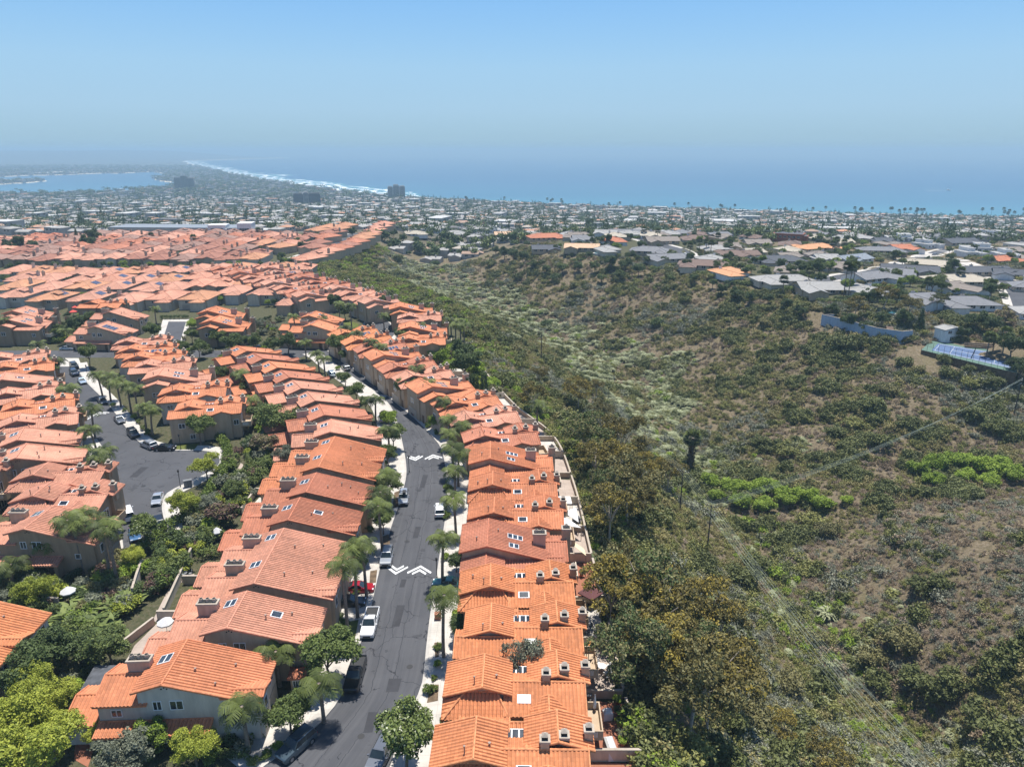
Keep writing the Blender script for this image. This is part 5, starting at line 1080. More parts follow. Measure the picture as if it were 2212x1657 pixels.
HC = {'magnolia': 3.9, 'yellow': 3.6, 'broad': 3.7, 'dark': 3.9, 'greyleaf': 3.4, 'euc': 7.2, 'goldeuc': 7.2, 'lime': 2.4, 'conifer': 7, 'brownish': 3.6, 'purple': 2.8, 'bright': 3.2}
for i, (px, py, k, s, lab) in enumerate(TREES):
    p = crown_at(px, py, HC[k] * s)
    if not isinstance(lab, str) and (any((p[0] - a) ** 2 + (p[1] - b) ** 2 < (q * .62) ** 2 for a, b, q in HOUSES if a > 40) or any((p[0] - a) ** 2 + (p[1] - b) ** 2 < 36 for a, b in ROADPTS)): continue
    if isinstance(lab, tuple): lab = gr = f"small {dict(broad='mid-green', dark='dark dense', bright='fresh green')[k]} tree squeezed between {'pink' if py > 565 else 'maroon'} hip roofs"
    elif lab is None:
        if k in ('euc', 'goldeuc'):
            zone = 'upper grove below the rim houses' if py < 1100 else ('lower grove beside the terrace walls' if px < 1650 else 'canyon bottom at the lower right')
            lab, gr = f"{'golden' if k == 'goldeuc' else 'olive-brown'} eucalyptus with pale branches in the {zone}", f"eucalyptus trees, {zone}"
            if px > 1800 or py < 720: lab, gr = "olive eucalyptus on the canyon rim by the tennis court", "eucalyptus trees by the tennis court"
        elif k == 'lime': lab, gr = (f"bright green rounded tree in the {'side gully right of the power pole' if px < 1900 else 'upper gully at the right edge'}",) * 2
        else:
            kd = {'dark': 'dark dense', 'broad': 'mid-green', 'conifer': 'pointed dark conifer', 'brownish': 'brownish', 'bright': 'fresh green'}[k]
            zone = 'at the left edge of the plateau' if px < 700 else ('at the head of the canyon' if px < 1060 else ('along the far canyon rim' if py > 540 and px < 1800 else ('around the tennis court and its houses' if py > 615 else 'among the hilltop houses')))
            lab, gr = (f"{kd} tree {zone}",) * 2
    else: gr = 'garden and street trees'
    plant(k, p, s, lab, gr)

plant('greyleaf', (1.4, 69.4, 0), .95, "leafy olive tree rising from the notch between two rim townhouses", 'garden and street trees', sz=1.65)
# --- feather palms: foot of the trunk (photo point), height
PALMS = [(958,1420,9.5,"tall street palm beside the nearest rim townhouses"), (956,1262,8.5,"street palm next to the large chevrons on the east pavement"), (985,1160,7.5,"street palm above the dark car in the east drive"), (984,1095,7.5,"street palm by the white SUV"), (980,1035,7,"palm behind the white SUV's palm"), (978,1000,7,"palm at the second chevrons on the east side"), (962,935,8,"palm beside the bend with a slim trunk"), (1000,985,7,"palm tucked against a rim roof"),
 (752,1372,11.5,"tall palm left of the white pickup"), (773,1335,11.5,"tall palm shading the red car"), (605,1482,5.5,"short palm between the two nearest west townhouses"), (538,1628,6.5,"drooping palm before the grey house at the bottom"), (822,1145,7.5,"street palm on the west kerb by the roof-rack car"), (668,1180,4.5,"palm standing between two rust roofs"), (812,912,6,"palm on the west kerb near the hidden white car"),
 (256,1268,10.5,"leaning tall palm at the closed end of the lane"), (241,1255,10,"tall palm beside the leaning one at the lane's end"), (166,1235,9.5,"tall palm before the brown gable"), (183,1240,9,"palm with yellowing fronds before the brown gable"), (70,1215,5,"pale-fronded palm under the brown gable"), (30,1270,4,"low palm by the white windows at the left edge"), (122,1230,5,"arching palm among the shrubs below the brown gable"), (226,1075,8.5,"palm on the lane's west kerb across from the cabinet"), (240,1052,8,"second palm on the lane's west kerb"), (206,948,7.5,"palm over the lane's chevrons"), (168,902,7.5,"palm on the west kerb before the chevrons"), (150,895,7,"palm left of the one before the chevrons"), (190,1020,5,"palm over the tiled roofs west of the lane"),
 (222,858,6.5,"palm on the lane's east side by the white car"), (240,868,7,"second palm on the lane's east side"), (284,892,7.5,"palm by the driveways of the garden row"), (300,900,7.5,"palm beside the drive palm of the garden row"), (318,938,7,"palm at the end house by the cul-de-sac"), (330,940,6.5,"palm right of the end house's palm"), (92,778,5.5,"yellowing palm beside the white apron"), (22,742,8.5,"tall palm at the left edge beyond the lane"), (205,745,6,"bushy palm beside the car by the cross road"), (250,740,5,"palm under the solar-panelled townhouse"), (338,700,6,"palm at the near left of the court"),
 (662,778,6,"palm at the cross road's right end"), (690,805,6,"palm on the west kerb behind a roof"), (703,818,6,"palm leaning over the west kerb"), (808,800,9,"slim palm before the rim townhouses at the curve"), (826,812,9,"slim twin palm before the rim townhouses"), (745,755,7.5,"palm in front of the junction roofs"), (640,738,9,"slim tall palm by the hedge at the junction"), (760,712,9,"tall palm at the loop drive"), (735,700,8,"palm left of the loop drive"), (700,728,7,"palm over the gable left of the loop"), (783,650,6.5,"palm above the far roofs"), (830,715,6,"palm beside the loop asphalt"), (868,760,7,"palm at the end wall by the rim"), (885,750,7,"second palm at the rim end wall"), (905,748,7.5,"third palm at the rim end wall"), (985,748,7.5,"palm on the rim terrace"), (995,735,7,"second palm on the rim terrace"), (1003,745,7,"third palm on the rim terrace"), (975,725,6,"palm behind the rim terrace"), (545,905,5,"palm in the upper shared garden"), (520,850,6,"palm cluster leader in the upper garden"), (530,855,6,"second palm of the upper garden cluster"), (150,745,5,"palm by the red parasols"), (1160,935,7,"palm rising from the eucalyptus grove"), (972,968,7,"palm between the bend and the second chevrons"), (990,1052,7.5,"palm against the rim roofs above the white SUV"), (836,1098,7,"palm beside the roof-rack car"), (826,1192,8.5,"palm behind the silver-grey SUV"), (792,1292,9,"slim palm by the two driveway cars"), (700,1560,6,"short palm on the pavement corner near the blue-grey SUV"), (842,985,6.5,"palm on the west kerb at the second chevrons"), (905,855,8,"tall palm on the east side of the bend"), (925,890,8,"tall palm by the black sedan's drive"), (775,772,8,"tall palm behind the white sedan's drive"), (215,1000,8,"palm on the lane's west side above the second one"), (118,1205,7,"palm left of the yellowing one by the brown gable"), (205,1215,9,"palm right of the yellowing one by the brown gable"), (262,880,7,"palm among the driveways along the lane"), (132,830,7,"palm in front of the spreading dark tree")]
for px, py, h, lab in PALMS: palm(G(px, py), h, lab, 'feather palms')
FANS = [(1822,640,14),(1832,640,13),(1840,630,12.5),(1795,560,10),(1690,640,8),(1745,615,7),(1510,545,8),(1525,545,7),(1535,550,7.5),(1490,550,6),(1655,520,8),(1805,545,9),(1820,548,8),(1270,505,12),(1278,505,13),(1980,500,9),(2000,640,7),(2070,615,7),(2140,640,6),(2130,770,7),(2165,765,8),(2100,505,10),(1390,515,7),(1420,520,7),(1550,530,7),(1575,540,6),(560,520,8),(420,535,7),(330,530,7)]
for i, (px, py, h) in enumerate(FANS): palm(G(px, py), h, 'tall fan palm among the houses across the canyon' if px > 900 else 'tall fan palm among the dark roofs', 'fan palms across the canyon' if px > 900 else 'fan palms among the dark roofs', True, 1.6)
# the old fan palm in the canyon with its skirt of dead fronds
p = G(1490, 1015); root = empty('palm_tree', tuple(p)); tag(root, "thick fan palm with a dark skirt of dead fronds in the canyon", 'palm tree')
link('trunk', FANT[0], root, sc=(1.9, 1.9, 1.1)); link('crown', FANC[0], root, (0, 0, 10.8), 0, 1.9)
link('dead_skirt', cloud_mesh('dead_skirt', NR, 1500, [(0, 0, 1 + k * .98, .95, .95, .75) for k in range(10)], .35, [LEAF['dead']], up=-.5), root)
# cypress spires beside a rim house
for i, (px, py) in enumerate([(1010,862),(1018,850),(1024,856),(1031,858),(1042,858),(1050,850)]): plant('cypress', W(px, py + 12, 0), 1.0, f"slender dark cypress spire, {ORD[i]} of six on a rim terrace", 'cypress spires', sz=1.35)

# --- hedges
def hedge(name, pts, wd, ht, label, n=60, z0=None, mat='hedge'):
    c = resample([Vector(W(*q)[:2]) for q in pts], .5); lob = []
    for p_ in c: 
        z = T1(p_.x, p_.y); lob += [(p_.x, p_.y, z + ht * .55, wd * .5 * NR.uniform(.9, 1.1), wd * .5 * NR.uniform(.9, 1.1), ht * .5)]
    tag(link(name, cloud_mesh(name, NR, int(len(c) * n), lob, .22, [LEAF[mat]], core=.8, up=.3)), label, 'hedge')
hedge('hedge', [(430,905),(448,928),(474,948),(492,979),(486,1016),(468,1042),(446,1082),(418,1113),(376,1137),(342,1162),(315,1186),(298,1204)], 1.9, 1.9, "long clipped hedge curving round the cul-de-sac", 110)
hedge('hedge', [(112,742),(150,742),(185,741)], 1.6, 2.0, "clipped hedge behind the car at the top of the lane", 90)
hedge('hedge', [(350,690),(405,689)], 1.4, 1.6, "clipped hedge at the head of the asphalt court", 80, mat='dark')
hedge('hedge', [(645,752),(690,748),(735,742)], 1.6, 1.6, "clipped hedge along the white wall at the junction", 80)
hedge('hedge', [(437,1205),(470,1200),(500,1197)], 2.2, 1.8, "thick hedge between the walled lawns", 120, mat='mid')
hedge('hedge', [(555,1590),(572,1560),(580,1540)], 1.2, 1.0, "low clipped hedge beside the grey house's drive", 70)
hedge('hedge', [(525,875),(560,860),(540,830),(515,800),(480,775)], 2.2, 1.4, "loose hedge along the garden path behind the middle row", 80, mat='bright')

# --- garden shrubs: every one its own object
def inpoly(x, y, P):
    c = False; j = len(P) - 1
    for i in range(len(P)):
        if (P[i][1] > y) != (P[j][1] > y) and x < (P[j][0] - P[i][0]) * (y - P[i][1]) / (P[j][1] - P[i][1] + 1e-9) + P[i][0]: c = not c
        j = i
    return c
def free(x, y, r=1.5): return all((x - a) ** 2 + (y - b) ** 2 > (q * .0 + r) ** 2 for a, b, q in [])
SHN = ['mid-green', 'bright green', 'dark green', 'yellow-green', 'grey-leaved', 'olive', 'plum-coloured', 'leafy green', 'clipped green']
BEDS = [('shared garden between hedge and walled patios', [(500,985),(480,1050),(430,1130),(340,1195),(290,1260),(330,1300),(400,1240),(440,1190),(520,1120),(560,1050),(600,990),(620,930),(640,880),(570,800),(500,760),(470,770),(560,850),(580,900),(540,960)], 165, .9, 1.7),
        ('planting below the brown gabled house', [(0,1230),(120,1225),(260,1215),(300,1225),(290,1310),(240,1370),(150,1390),(60,1330),(0,1300)], 75, .9, 1.6), ('bottom left garden', [(0,1400),(120,1380),(260,1380),(180,1480),(160,1560),(20,1560)], 22, .9, 1.4),
        ('planting before the grey house', [(190,1640),(260,1560),(420,1560),(520,1590),(560,1600),(520,1650),(350,1657),(200,1657)], 26, .6, 1.0), ('slope under the rim houses', [(935,745),(985,750),(1040,810),(1075,860),(1050,860),(1000,800)], 30, 1.2, 2.0),
        ('beds by the junction', [(430,770),(600,765),(600,748),(460,742),(420,720),(330,770)], 40, .8, 1.3), ('gardens beyond the cross road', [(110,742),(220,742),(230,690),(150,680),(110,700)], 40, 1.0, 1.6), ('beds of the upper court', [(545,730),(700,720),(650,690),(560,690)], 36, .9, 1.5)]
SHRUBS = []
for nm, P, n, s0, s1 in BEDS:
    k = 0; tries = 0
    while k < n and tries < n * 60:
        tries += 1; px = rnd.uniform(min(q[0] for q in P), max(q[0] for q in P)); py = rnd.uniform(min(q[1] for q in P), max(q[1] for q in P))
        if not inpoly(px, py, P): continue
        x, y, _ = W(px, py, 0); z = T1(x, y)
        if any((x - a) ** 2 + (y - b - 1) ** 2 < 25 for a, b, q in HOUSES): continue
        v = rnd.choice([0, 0, 1, 2, 2, 3, 4, 5, 6, 7, 8]); SHRUBS.append(((x, y, z), rnd.uniform(s0, s1), f"{SHN[v]} shrub, {nm}", f"{SHN[v]} shrubs, {nm}", v)); k += 1
# small clipped shrubs in the pavement beds
for px, py, s in [(930,1495,.75),(938,1470,.4),(945,1405,.6),(945,1440,.5),(946,1300,.5),(735,1340,.7),(745,1352,.6),(720,1320,.6),(955,1560,.3),(950,1582,.3),(962,1210,.7),(965,1120,.8),(970,1060,.9),(990,1340,1.0),(1000,1365,.9),(770,1285,.6),(785,1225,.8),(800,1150,.9),(820,1110,.8),(835,1085,.9),(650,1500,.7),(668,1480,.6),(595,1545,.7),(640,1580,.5),(600,1620,.6),(575,1640,.6),(545,1655,.7),(290,905,.7),(300,915,.6),(312,930,.8),(322,940,.9),(270,890,.6),(245,880,.7),(228,835,.7),(245,1050,.6),(248,1080,.7),(250,1105,.6),(255,1140,.6),(262,1165,.5),(905,870,.7),(890,848,.8),(870,830,.8),(845,815,.9),(800,775,.9),(780,762,.9),(760,752,.9),(730,800,.8),(742,825,.9),(760,850,.8),(830,1010,.9),(845,985,.8),(850,900,.9),(925,925,.8),(945,940,.8)]:
    x, y, _ = W(px, py, 0); v = rnd.choice([8, 8, 0, 1, 2]); SHRUBS.append(((x, y, .1), s, f"small {SHN[v]} shrub in a pavement bed beside a driveway", f"small {SHN[v]} shrubs in pavement beds", v))
SHRUBS.sort(key=lambda q: -(q[1] / math.hypot(q[0][0], q[0][1])))
for p, s_, lab, gr, v in SHRUBS[:295]: plant('shrub', p, s_, lab, gr, 'shrub', v)
mv, mt, mi = [], [], []
for p, s_, lab, gr, v in SHRUBS[295:]:
    me = PROTO['shrub'][1][v]; q = np.empty(len(me.vertices) * 3, np.float32); me.vertices.foreach_get('co', q); t_ = np.empty(len(me.polygons), np.float32); me.attributes['tint'].data.foreach_get('value', t_)
    mv.append(q.reshape(-1, 3) * s_ + np.array(p)); mt.append(t_); mi.append(np.full(len(t_), v))
mv = np.concatenate(mv); tag(link('garden_shrubbery', mesh_np('garden_shrubbery', mv, np.arange(len(mv)).reshape(-1, 4), [PROTO['shrub'][1][v].materials[0] for v in range(9)], {'tint': ('FACE', np.concatenate(mt))}, np.concatenate(mi))), kind='stuff')
# bird-of-paradise and banana clump: broad upright leaves
def banana(p, s, label):
    V, F, T = [], [], []
    for i in range(80):
        bx, by = NR.normal(size=2) * 1.0; a = NR.rand() * 6.28; l_ = 1.3 + NR.rand() * 1.2; d = np.array([math.cos(a) * .5, math.sin(a) * .5, 1.]); sd = np.array([-math.sin(a), math.cos(a), 0]); p0 = np.array([bx, by, .2]); t_ = NR.rand()
        for k in range(5):
            w0, w1 = [.30 * math.sin(math.pi * min(1, (j + .25) / 5.3)) + .03 for j in (k, k + 1)]; d2 = d + np.array([math.cos(a), math.sin(a), -1.]) * .22; p1 = p0 + d / np.linalg.norm(d) * l_ / 4
            n = len(V); V += [p0 - sd * w0, p0 + sd * w0, p1 + sd * w1, p1 - sd * w1]; F.append((n, n + 1, n + 2, n + 3)); T.append(t_); p0, d = p1, d2
    o = link('banana_plant', mesh_np('banana_plant', V, F, [LEAF['mid']], {'tint': ('FACE', T)}), None, p, 0, s); tag(o, label, 'plant', 'banana plants')
for i, (px, py) in enumerate([(150,1340),(185,1330),(210,1350),(240,1330),(170,1365),(225,1375),(195,1300),(265,1310)]): banana(W(px, py, 0), 1.0, f"broad-leaved banana clump, {ORD[i]} from the left side of the planting near the white parasol")

# ---------------------------------------------------------------- the canyon's scrub: one uncountable mass
def make_scrub():
    LEAF['scrubolive'] = leaf_mat('scrub_olive', (.13, .118, .046), (.38, .33, .14)); LEAF['scrubbrown'] = leaf_mat('scrub_brown', (.13, .095, .06), (.37, .28, .18), .1); LEAF['scrubgrey'] = leaf_mat('scrub_grey', (.12, .13, .09), (.31, .31, .22))
    kinds = [('scrubdark', .9, .55), ('scrubolive', 1.0, .5), ('scrubbrown', .9, .42), ('scrubgrey', .9, .5), ('scrubmid', 1.0, .55), ('pampas', 1.0, .8), ('scrubolive', .8, .45), ('twig', .7, .4), ('bright', .9, .5)]
    src = []
    for k, (m_, rr, hh) in enumerate(kinds):
        if m_ == 'pampas':
            V, F, T = [], [], []
            for i in range(150):
                a = NR.rand() * 6.28; d = np.array([math.cos(a) * .75, math.sin(a) * .75, 1.15 * (.35 + NR.rand())]); d /= np.linalg.norm(d); sd = np.array([-math.sin(a), math.cos(a), 0]) * .045; q = np.array([math.cos(a), math.sin(a), 0]) * .18 * NR.rand(); q1 = q + d * .75; q2 = q1 + (d + np.array([0, 0, -.8])) * .55
                n = len(V); V += [q - sd, q + sd, q1 + sd, q1 - sd, q2 + sd * .4, q2 - sd * .4]; F += [(n, n + 1, n + 2, n + 3), (n + 3, n + 2, n + 4, n + 5)]; t_ = NR.rand(); T += [t_, t_]
            me = mesh_np('scrub_plant', V, F, [LEAF['pampas']], {'tint': ('FACE', T)})
        else: me = cloud_mesh('scrub_plant', NR, 420, lobes_round(NR, rr, hh * .7, 7, .6), .125 if m_ not in ('scrubbrown', 'twig') else .10, [LEAF[m_]], core=.65, up=.3)
        o = bpy.data.objects.new('scrub_plant', me); src.append(o)
    n = 420000; u = NR.uniform(-1.05, 1.05, n); y = 48 * (540 / 48) ** NR.rand(n); x = u * (y + 30)
    # even density on the ground near by, thinning with distance
    z0 = terrain(x, y)
    bound = np.interp(y, [50, 130, 150, 172, 195, 227, 262, 272, 317, 362, 400, 450, 560], [14.5, 13.5, 11, 2.5, -4.5, -13, -20, -33, -66, -100, -112, -114, -118])
    fls = np.array([W(*c)[:2] for c in FLOOR]); flx = np.interp(y, np.sort(fls[:, 1]), fls[:, 0][np.argsort(fls[:, 1])]); keep = ((z0 < -1.0) | (x < flx)) & (x > bound)
    x, y, z0 = x[keep], y[keep], z0[keep]
    fl = np.array([W(*c)[:2] for c in FLOOR]); gl = np.array([W(*c)[:2] for c in [(1570,1065,-33),(1800,1062,-29.5),(2000,1050,-26),(2212,1025,-23)]])
    def dist(L_):
        d = np.full(len(x), 1e9)
        for a, b in zip(L_, L_[1:]):
            ab = b - a; t = np.clip(((x - a[0]) * ab[0] + (y - a[1]) * ab[1]) / (ab @ ab), 0, 1); d = np.minimum(d, np.hypot(x - a[0] - t * ab[0], y - a[1] - t * ab[1]))
        return d
    df, dg = dist(fl), dist(gl)
    n1, n2, n3 = fbm(x / 16 + 5, y / 16, 3), fbm(x / 7 + 50, y / 7 + 9, 3), fbm(x / 38 + 2, y / 38 + 70, 2)
    kx, ky = W(2120, 1180, -16)[:2]; knoll = np.exp(-(((x - kx) / 42) ** 2 + ((y - ky) / 30) ** 2))
    sl = np.interp(z0, [-34, -20, -6, -1], [0, .1, .25, .45])
    kind = np.where((n2 > .585) & (NR.rand(len(x)) < .75), 0, np.where(NR.rand(len(x)) < .3, 6, np.where(NR.rand(len(x)) < .35, 4, np.where(NR.rand(len(x)) < .3, 7, 1)))); right = x > np.interp(y, fl[:, 1][np.argsort(fl[:, 1])], fl[:, 0][np.argsort(fl[:, 1])])
    kind = np.where(right & (n1 + .18 * knoll > .45) & (n2 < .59) & (NR.rand(len(x)) < .8), np.where(NR.rand(len(x)) < .5, 2, 7), kind)
    kind = np.where((n3 > .58) & (NR.rand(len(x)) < .5), 3, kind)
    kind = np.where((knoll > .3) & (NR.rand(len(x)) < .85), np.where(NR.rand(len(x)) < .7, 7, np.where(NR.rand(len(x)) < .5, 2, 3)), kind)
    pam = (df < 11 + smooth(150, 260, y) * 9 + 70 * (n1 - .5)) & (n2 > .36) & (NR.rand(len(x)) < .5 + .25 * smooth(150, 240, y)); kind = np.where(pam, np.where(NR.rand(len(x)) < .55 + .3 * smooth(170, 250, y), 5, NR.choice([4, 8, 3], len(x), p=[.45, .3, .25])), kind)
    kind = np.where((~right) & (z0 > -9) & (NR.rand(len(x)) < .35), np.where(NR.rand(len(x)) < .5, 8, 4), kind)
    kind = np.where((NR.rand(len(x)) < .06), 4, kind)
    kind = np.where(right & (kind == 0) & (y > 165) & (n2 < .63), 1, kind); dens = .34 + .5 * smooth(.40, .56, n2)
    bare = np.ones(len(x), bool)
    for px, py, r in [(1455,1590,5),(1480,1560,4),(1500,1640,5),(1880,1165,3),(1960,1130,3.5),(2030,1120,3),(2120,1180,3.5),(1980,725,5),(2060,790,5),(2150,805,4),(1470,1185,5),(1560,870,5),(1620,860,6),(1590,895,4),(1760,690,7),(1845,680,5)]:
        g_ = G(px, py); bare &= (np.hypot(x - g_[0], y - g_[1]) > r * (.5 + 1.0 * n1)) | (NR.rand(len(x)) < .25)
    ok = (NR.rand(len(x)) < dens) & bare
    # clear of the tennis court and walls across the canyon
    cx, cy = G(2090, 765)[:2]; ok &= np.hypot((x - cx) / 26, (y - cy) / 14) > 1
    for rx, ry in ROADPTS: ok &= (np.abs(x - rx) > 8) | (np.abs(y - ry) > 8)
    for hx, hy, hr in HOUSES:
        if hx > 40: ok &= np.hypot(x - hx, y - hy) > max(hr, 9) + 3
        elif hy > 260: ok &= np.hypot(x - hx, y - hy) > 9
    x, y, z0, kind, n2, n1 = x[ok], y[ok], z0[ok], kind[ok], n2[ok], n1[ok]
    sc = np.exp(NR.normal(-.30, .36, len(x))) * (1 + .55 * smooth(.5, .68, n2)) * (1 + smooth(140, 420, y) * .75); sc = np.where(kind == 5, sc * (.72 + .35 * smooth(170, 260, y)), sc); sc = np.where(kind == 7, sc * .7, np.where((kind == 0) & (n2 > .6), sc * 1.35, sc)); sc = np.clip(sc, .35, 2.8)
    me = bpy.data.meshes.new('canyon_scrub'); me.vertices.add(len(x)); me.vertices.foreach_set('co', np.stack([x, y, z0 - .05], -1).astype(np.float32).ravel())
    for nm, ty, ar in (('kind', 'INT', kind.astype(np.int32)), ('size', 'FLOAT', sc.astype(np.float32)), ('turn', 'FLOAT', NR.uniform(0, 6.28, len(x)).astype(np.float32))):
        a = me.attributes.new(nm, ty, 'POINT'); a.data.foreach_set('value', ar)
    o = link('canyon_scrub', me); tag(o, kind='stuff')
    ng = bpy.data.node_groups.new('scatter', 'GeometryNodeTree'); ng.interface.new_socket('Geometry', in_out='INPUT', socket_type='NodeSocketGeometry'); ng.interface.new_socket('Geometry', in_out='OUTPUT', socket_type='NodeSocketGeometry')
    gi, go = ng.nodes.new('NodeGroupInput'), ng.nodes.new('NodeGroupOutput'); jn = ng.nodes.new('GeometryNodeJoinGeometry')
    def na(nm, ty): q = ng.nodes.new('GeometryNodeInputNamedAttribute'); q.data_type = ty; q.inputs[0].default_value = nm; return q.outputs[0]
    ak, as_, at = na('kind', 'INT'), na('size', 'FLOAT'), na('turn', 'FLOAT')
    rv = ng.nodes.new('ShaderNodeCombineXYZ'); ng.links.new(at, rv.inputs[2])
    for k, so in enumerate(src):
        eq = ng.nodes.new('FunctionNodeCompare'); eq.data_type = 'INT'; eq.operation = 'EQUAL'; ng.links.new(ak, eq.inputs[2]); eq.inputs[3].default_value = k
        oi = ng.nodes.new('GeometryNodeObjectInfo'); oi.inputs[0].default_value = so; oi.inputs[1].default_value = True
        ip = ng.nodes.new('GeometryNodeInstanceOnPoints'); ng.links.new(gi.outputs[0], ip.inputs['Points']); ng.links.new(eq.outputs[0], ip.inputs['Selection']); ng.links.new(oi.outputs['Geometry'], ip.inputs['Instance'])
        ng.links.new(rv.outputs[0], ip.inputs['Rotation']); ng.links.new(as_, ip.inputs['Scale']); ng.links.new(ip.outputs[0], jn.inputs[0])
    ng.links.new(jn.outputs[0], go.inputs[0]); md = o.modifiers.new('scatter', 'NODES'); md.node_group = ng
    print('scrub', len(x))
make_scrub()
# dark bushes that stand out on the slopes
for i, (px, py, s, v) in enumerate([(1820,752,2.0,0),(1845,745,1.6,0),(1800,745,1.3,0),(1630,1225,1.3,0),(1600,1255,1.5,0),(1655,1140,1.2,0),(1750,1130,1.3,3),(1790,1150,1.2,1),(1990,1275,1.2,0),(2030,1265,1.0,0),(1950,1390,1.3,1),(1760,1385,1.1,1),(1880,1420,1.1,1),(1980,1480,1.3,0),(2020,1500,1.3,0),(2060,1480,1.2,0),(1900,1480,1.1,0),(1780,1480,1.2,0),(1700,1480,1.2,1),(2120,1560,1.3,0),(2170,1600,1.4,0),(1400,1530,1.3,1),(1380,1480,1.1,1),(1520,1530,1.2,0),(1560,1560,1.2,0),(1470,1500,1.0,0),(1620,1560,1.2,1),(1390,1590,1.1,0),(1480,1640,1.2,3),(1550,1640,1.2,0),(1680,1640,1.3,0),(2140,830,1.4,0),(2040,780,1.1,0),(2090,800,1.0,0),(1700,690,1.2,0),(1690,820,1.3,1),(1880,880,1.6,0),(1920,850,1.5,1),(1800,940,1.5,0),(1840,920,1.4,3),(1900,960,1.6,0),(1960,920,1.4,0),(2100,900,1.6,0),(2150,930,1.5,0),(1640,960,1.3,0),(1700,980,1.3,3),(1620,1030,1.2,0),(1200,600,1.6,2),(1240,640,1.4,1),(1330,690,1.5,1),(1420,700,1.5,2),(1480,650,1.4,0),(1540,680,1.3,0),(1650,700,1.3,1),(1120,600,1.5,0),(1060,570,1.6,0),(1180,700,1.4,2),(1280,730,1.4,1),(1050,690,1.3,3),(1090,740,1.4,0),(1050,730,1.3,0),(1110,760,1.3,1),(860,560,1.8,0),(900,600,1.5,1),(940,570,1.6,2),(1950,785,1.3,0),(1985,800,1.0,1),(2050,812,1.4,0),(2095,830,1.3,3),(2020,835,1.2,1)]):
    side = 'right slope of the canyon' if px > 1560 else ('canyon slope below the terraces' if py > 850 else 'far part of the canyon')
    plant('bush', G(px, py + 6), s, f"{['dark green', 'olive', 'dark green', 'mid-green'][v]} chaparral bush on the {side}", f"{['dark green', 'olive', 'dark green', 'mid-green'][v]} chaparral bushes, {side}", 'bush', v)

for _k in range(170):
    px, py = rnd.uniform(1130, 2260), rnd.uniform(500, 650)
    if py > 520 + (px - 1100) * .13 + 25: continue
    p = G(px, py)
    if any((p[0] - a) ** 2 + (p[1] - b) ** 2 < (q * .6) ** 2 for a, b, q in HOUSES if a > 40) or any((p[0] - a) ** 2 + (p[1] - b) ** 2 < 36 for a, b in ROADPTS): continue
    v = rnd.randint(0, 3); zone = 'west of the copper-red mansion' if px < 1660 else 'around the hilltop roads on the right'
    plant('bush', p, rnd.uniform(.5, 1.1), f"{['dark green', 'olive', 'dark green', 'mid-green'][v]} garden bush {zone}", f"{['dark green', 'olive', 'dark green', 'mid-green'][v]} garden bushes {zone}", 'bush', v)

# hedges and plantings that hide the feet of the hilltop houses
HG = [cloud_mesh('hedge', NR, 1500, [(x * .9, NR.normal() * .25, .8, 1.0, .9, .9) for x in range(-7, 8)], .3, [LEAF[k]], core=.75) for k in ('dark', 'mid', 'hedge')]
for i, (hx, hy, hr) in enumerate([q for q in HOUSES if q[0] > 40 and q[1] > 250]):
    for j in range(2):
        x, y = hx + rnd.uniform(-.6, .6) * hr, hy - 4 - rnd.uniform(8, 13) - j * 3
        if any((x - a) ** 2 + (y - b) ** 2 < 40 for a, b in ROADPTS) or rnd.random() < .15: continue
        v = rnd.randint(0, 2); o = link('hedge', HG[v], None, (x, y, T1(x, y)), rnd.uniform(-.5, .5), (rnd.uniform(.6, 1.2), 1.2, rnd.uniform(.8, 1.6)))
        tag(o, f"{['dark green', 'mid-green', 'fresh green'][v]} hedge before a house {'left of the copper-red mansion' if x < 150 else 'on the hill at the right'}", 'hedge', f"{['dark green', 'mid-green', 'fresh green'][v]} hedges, {'left of the mansion' if x < 150 else 'hill at the right'}")
# ---------------------------------------------------------------- the coastal town
RT = np.random.RandomState(4)
def town_points(y0, y1, sx, sy, ang, jit):
    out = []; ca, sa = math.cos(ang), math.sin(ang); ext = 1.0 * y1 + 400
    n_u, n_v = int(2 * ext / sx), int(2 * (y1 + 600) / sy)
    U, V = np.meshgrid((np.arange(n_u) - n_u / 2) * sx, (np.arange(n_v) - 60) * sy, indexing='ij')
    V = V + (np.arange(n_v)[None] % 2) * (-sy * .12)
    U = U + RT.normal(size=U.shape) * jit; V = V + RT.normal(size=V.shape) * jit
    x = (U * ca - V * sa).ravel(); y = (U * sa + V * ca).ravel()
    k = (y > y0) & (y < y1) & (np.abs(x) < .80 * (y + 60)); return x[k], y[k]
TROOF = [((.44, .43, .40), 'white'), ((.31, .30, .28), 'pale grey'), ((.30, .285, .26), 'grey'), ((.12, .115, .11), 'charcoal'), ((.30, .20, .14), 'brown'), ((.42, .22, .13), 'terracotta'), ((.36, .31, .25), 'beige')]
TM = [plain("town_roof_" + n.replace(' ', '_'), c, .85, var=.15, scale=.3) for c, n in TROOF]; TW = plain("town_wall", (.42, .385, .335), .9, var=.2, scale=.1); TG = M['glass']
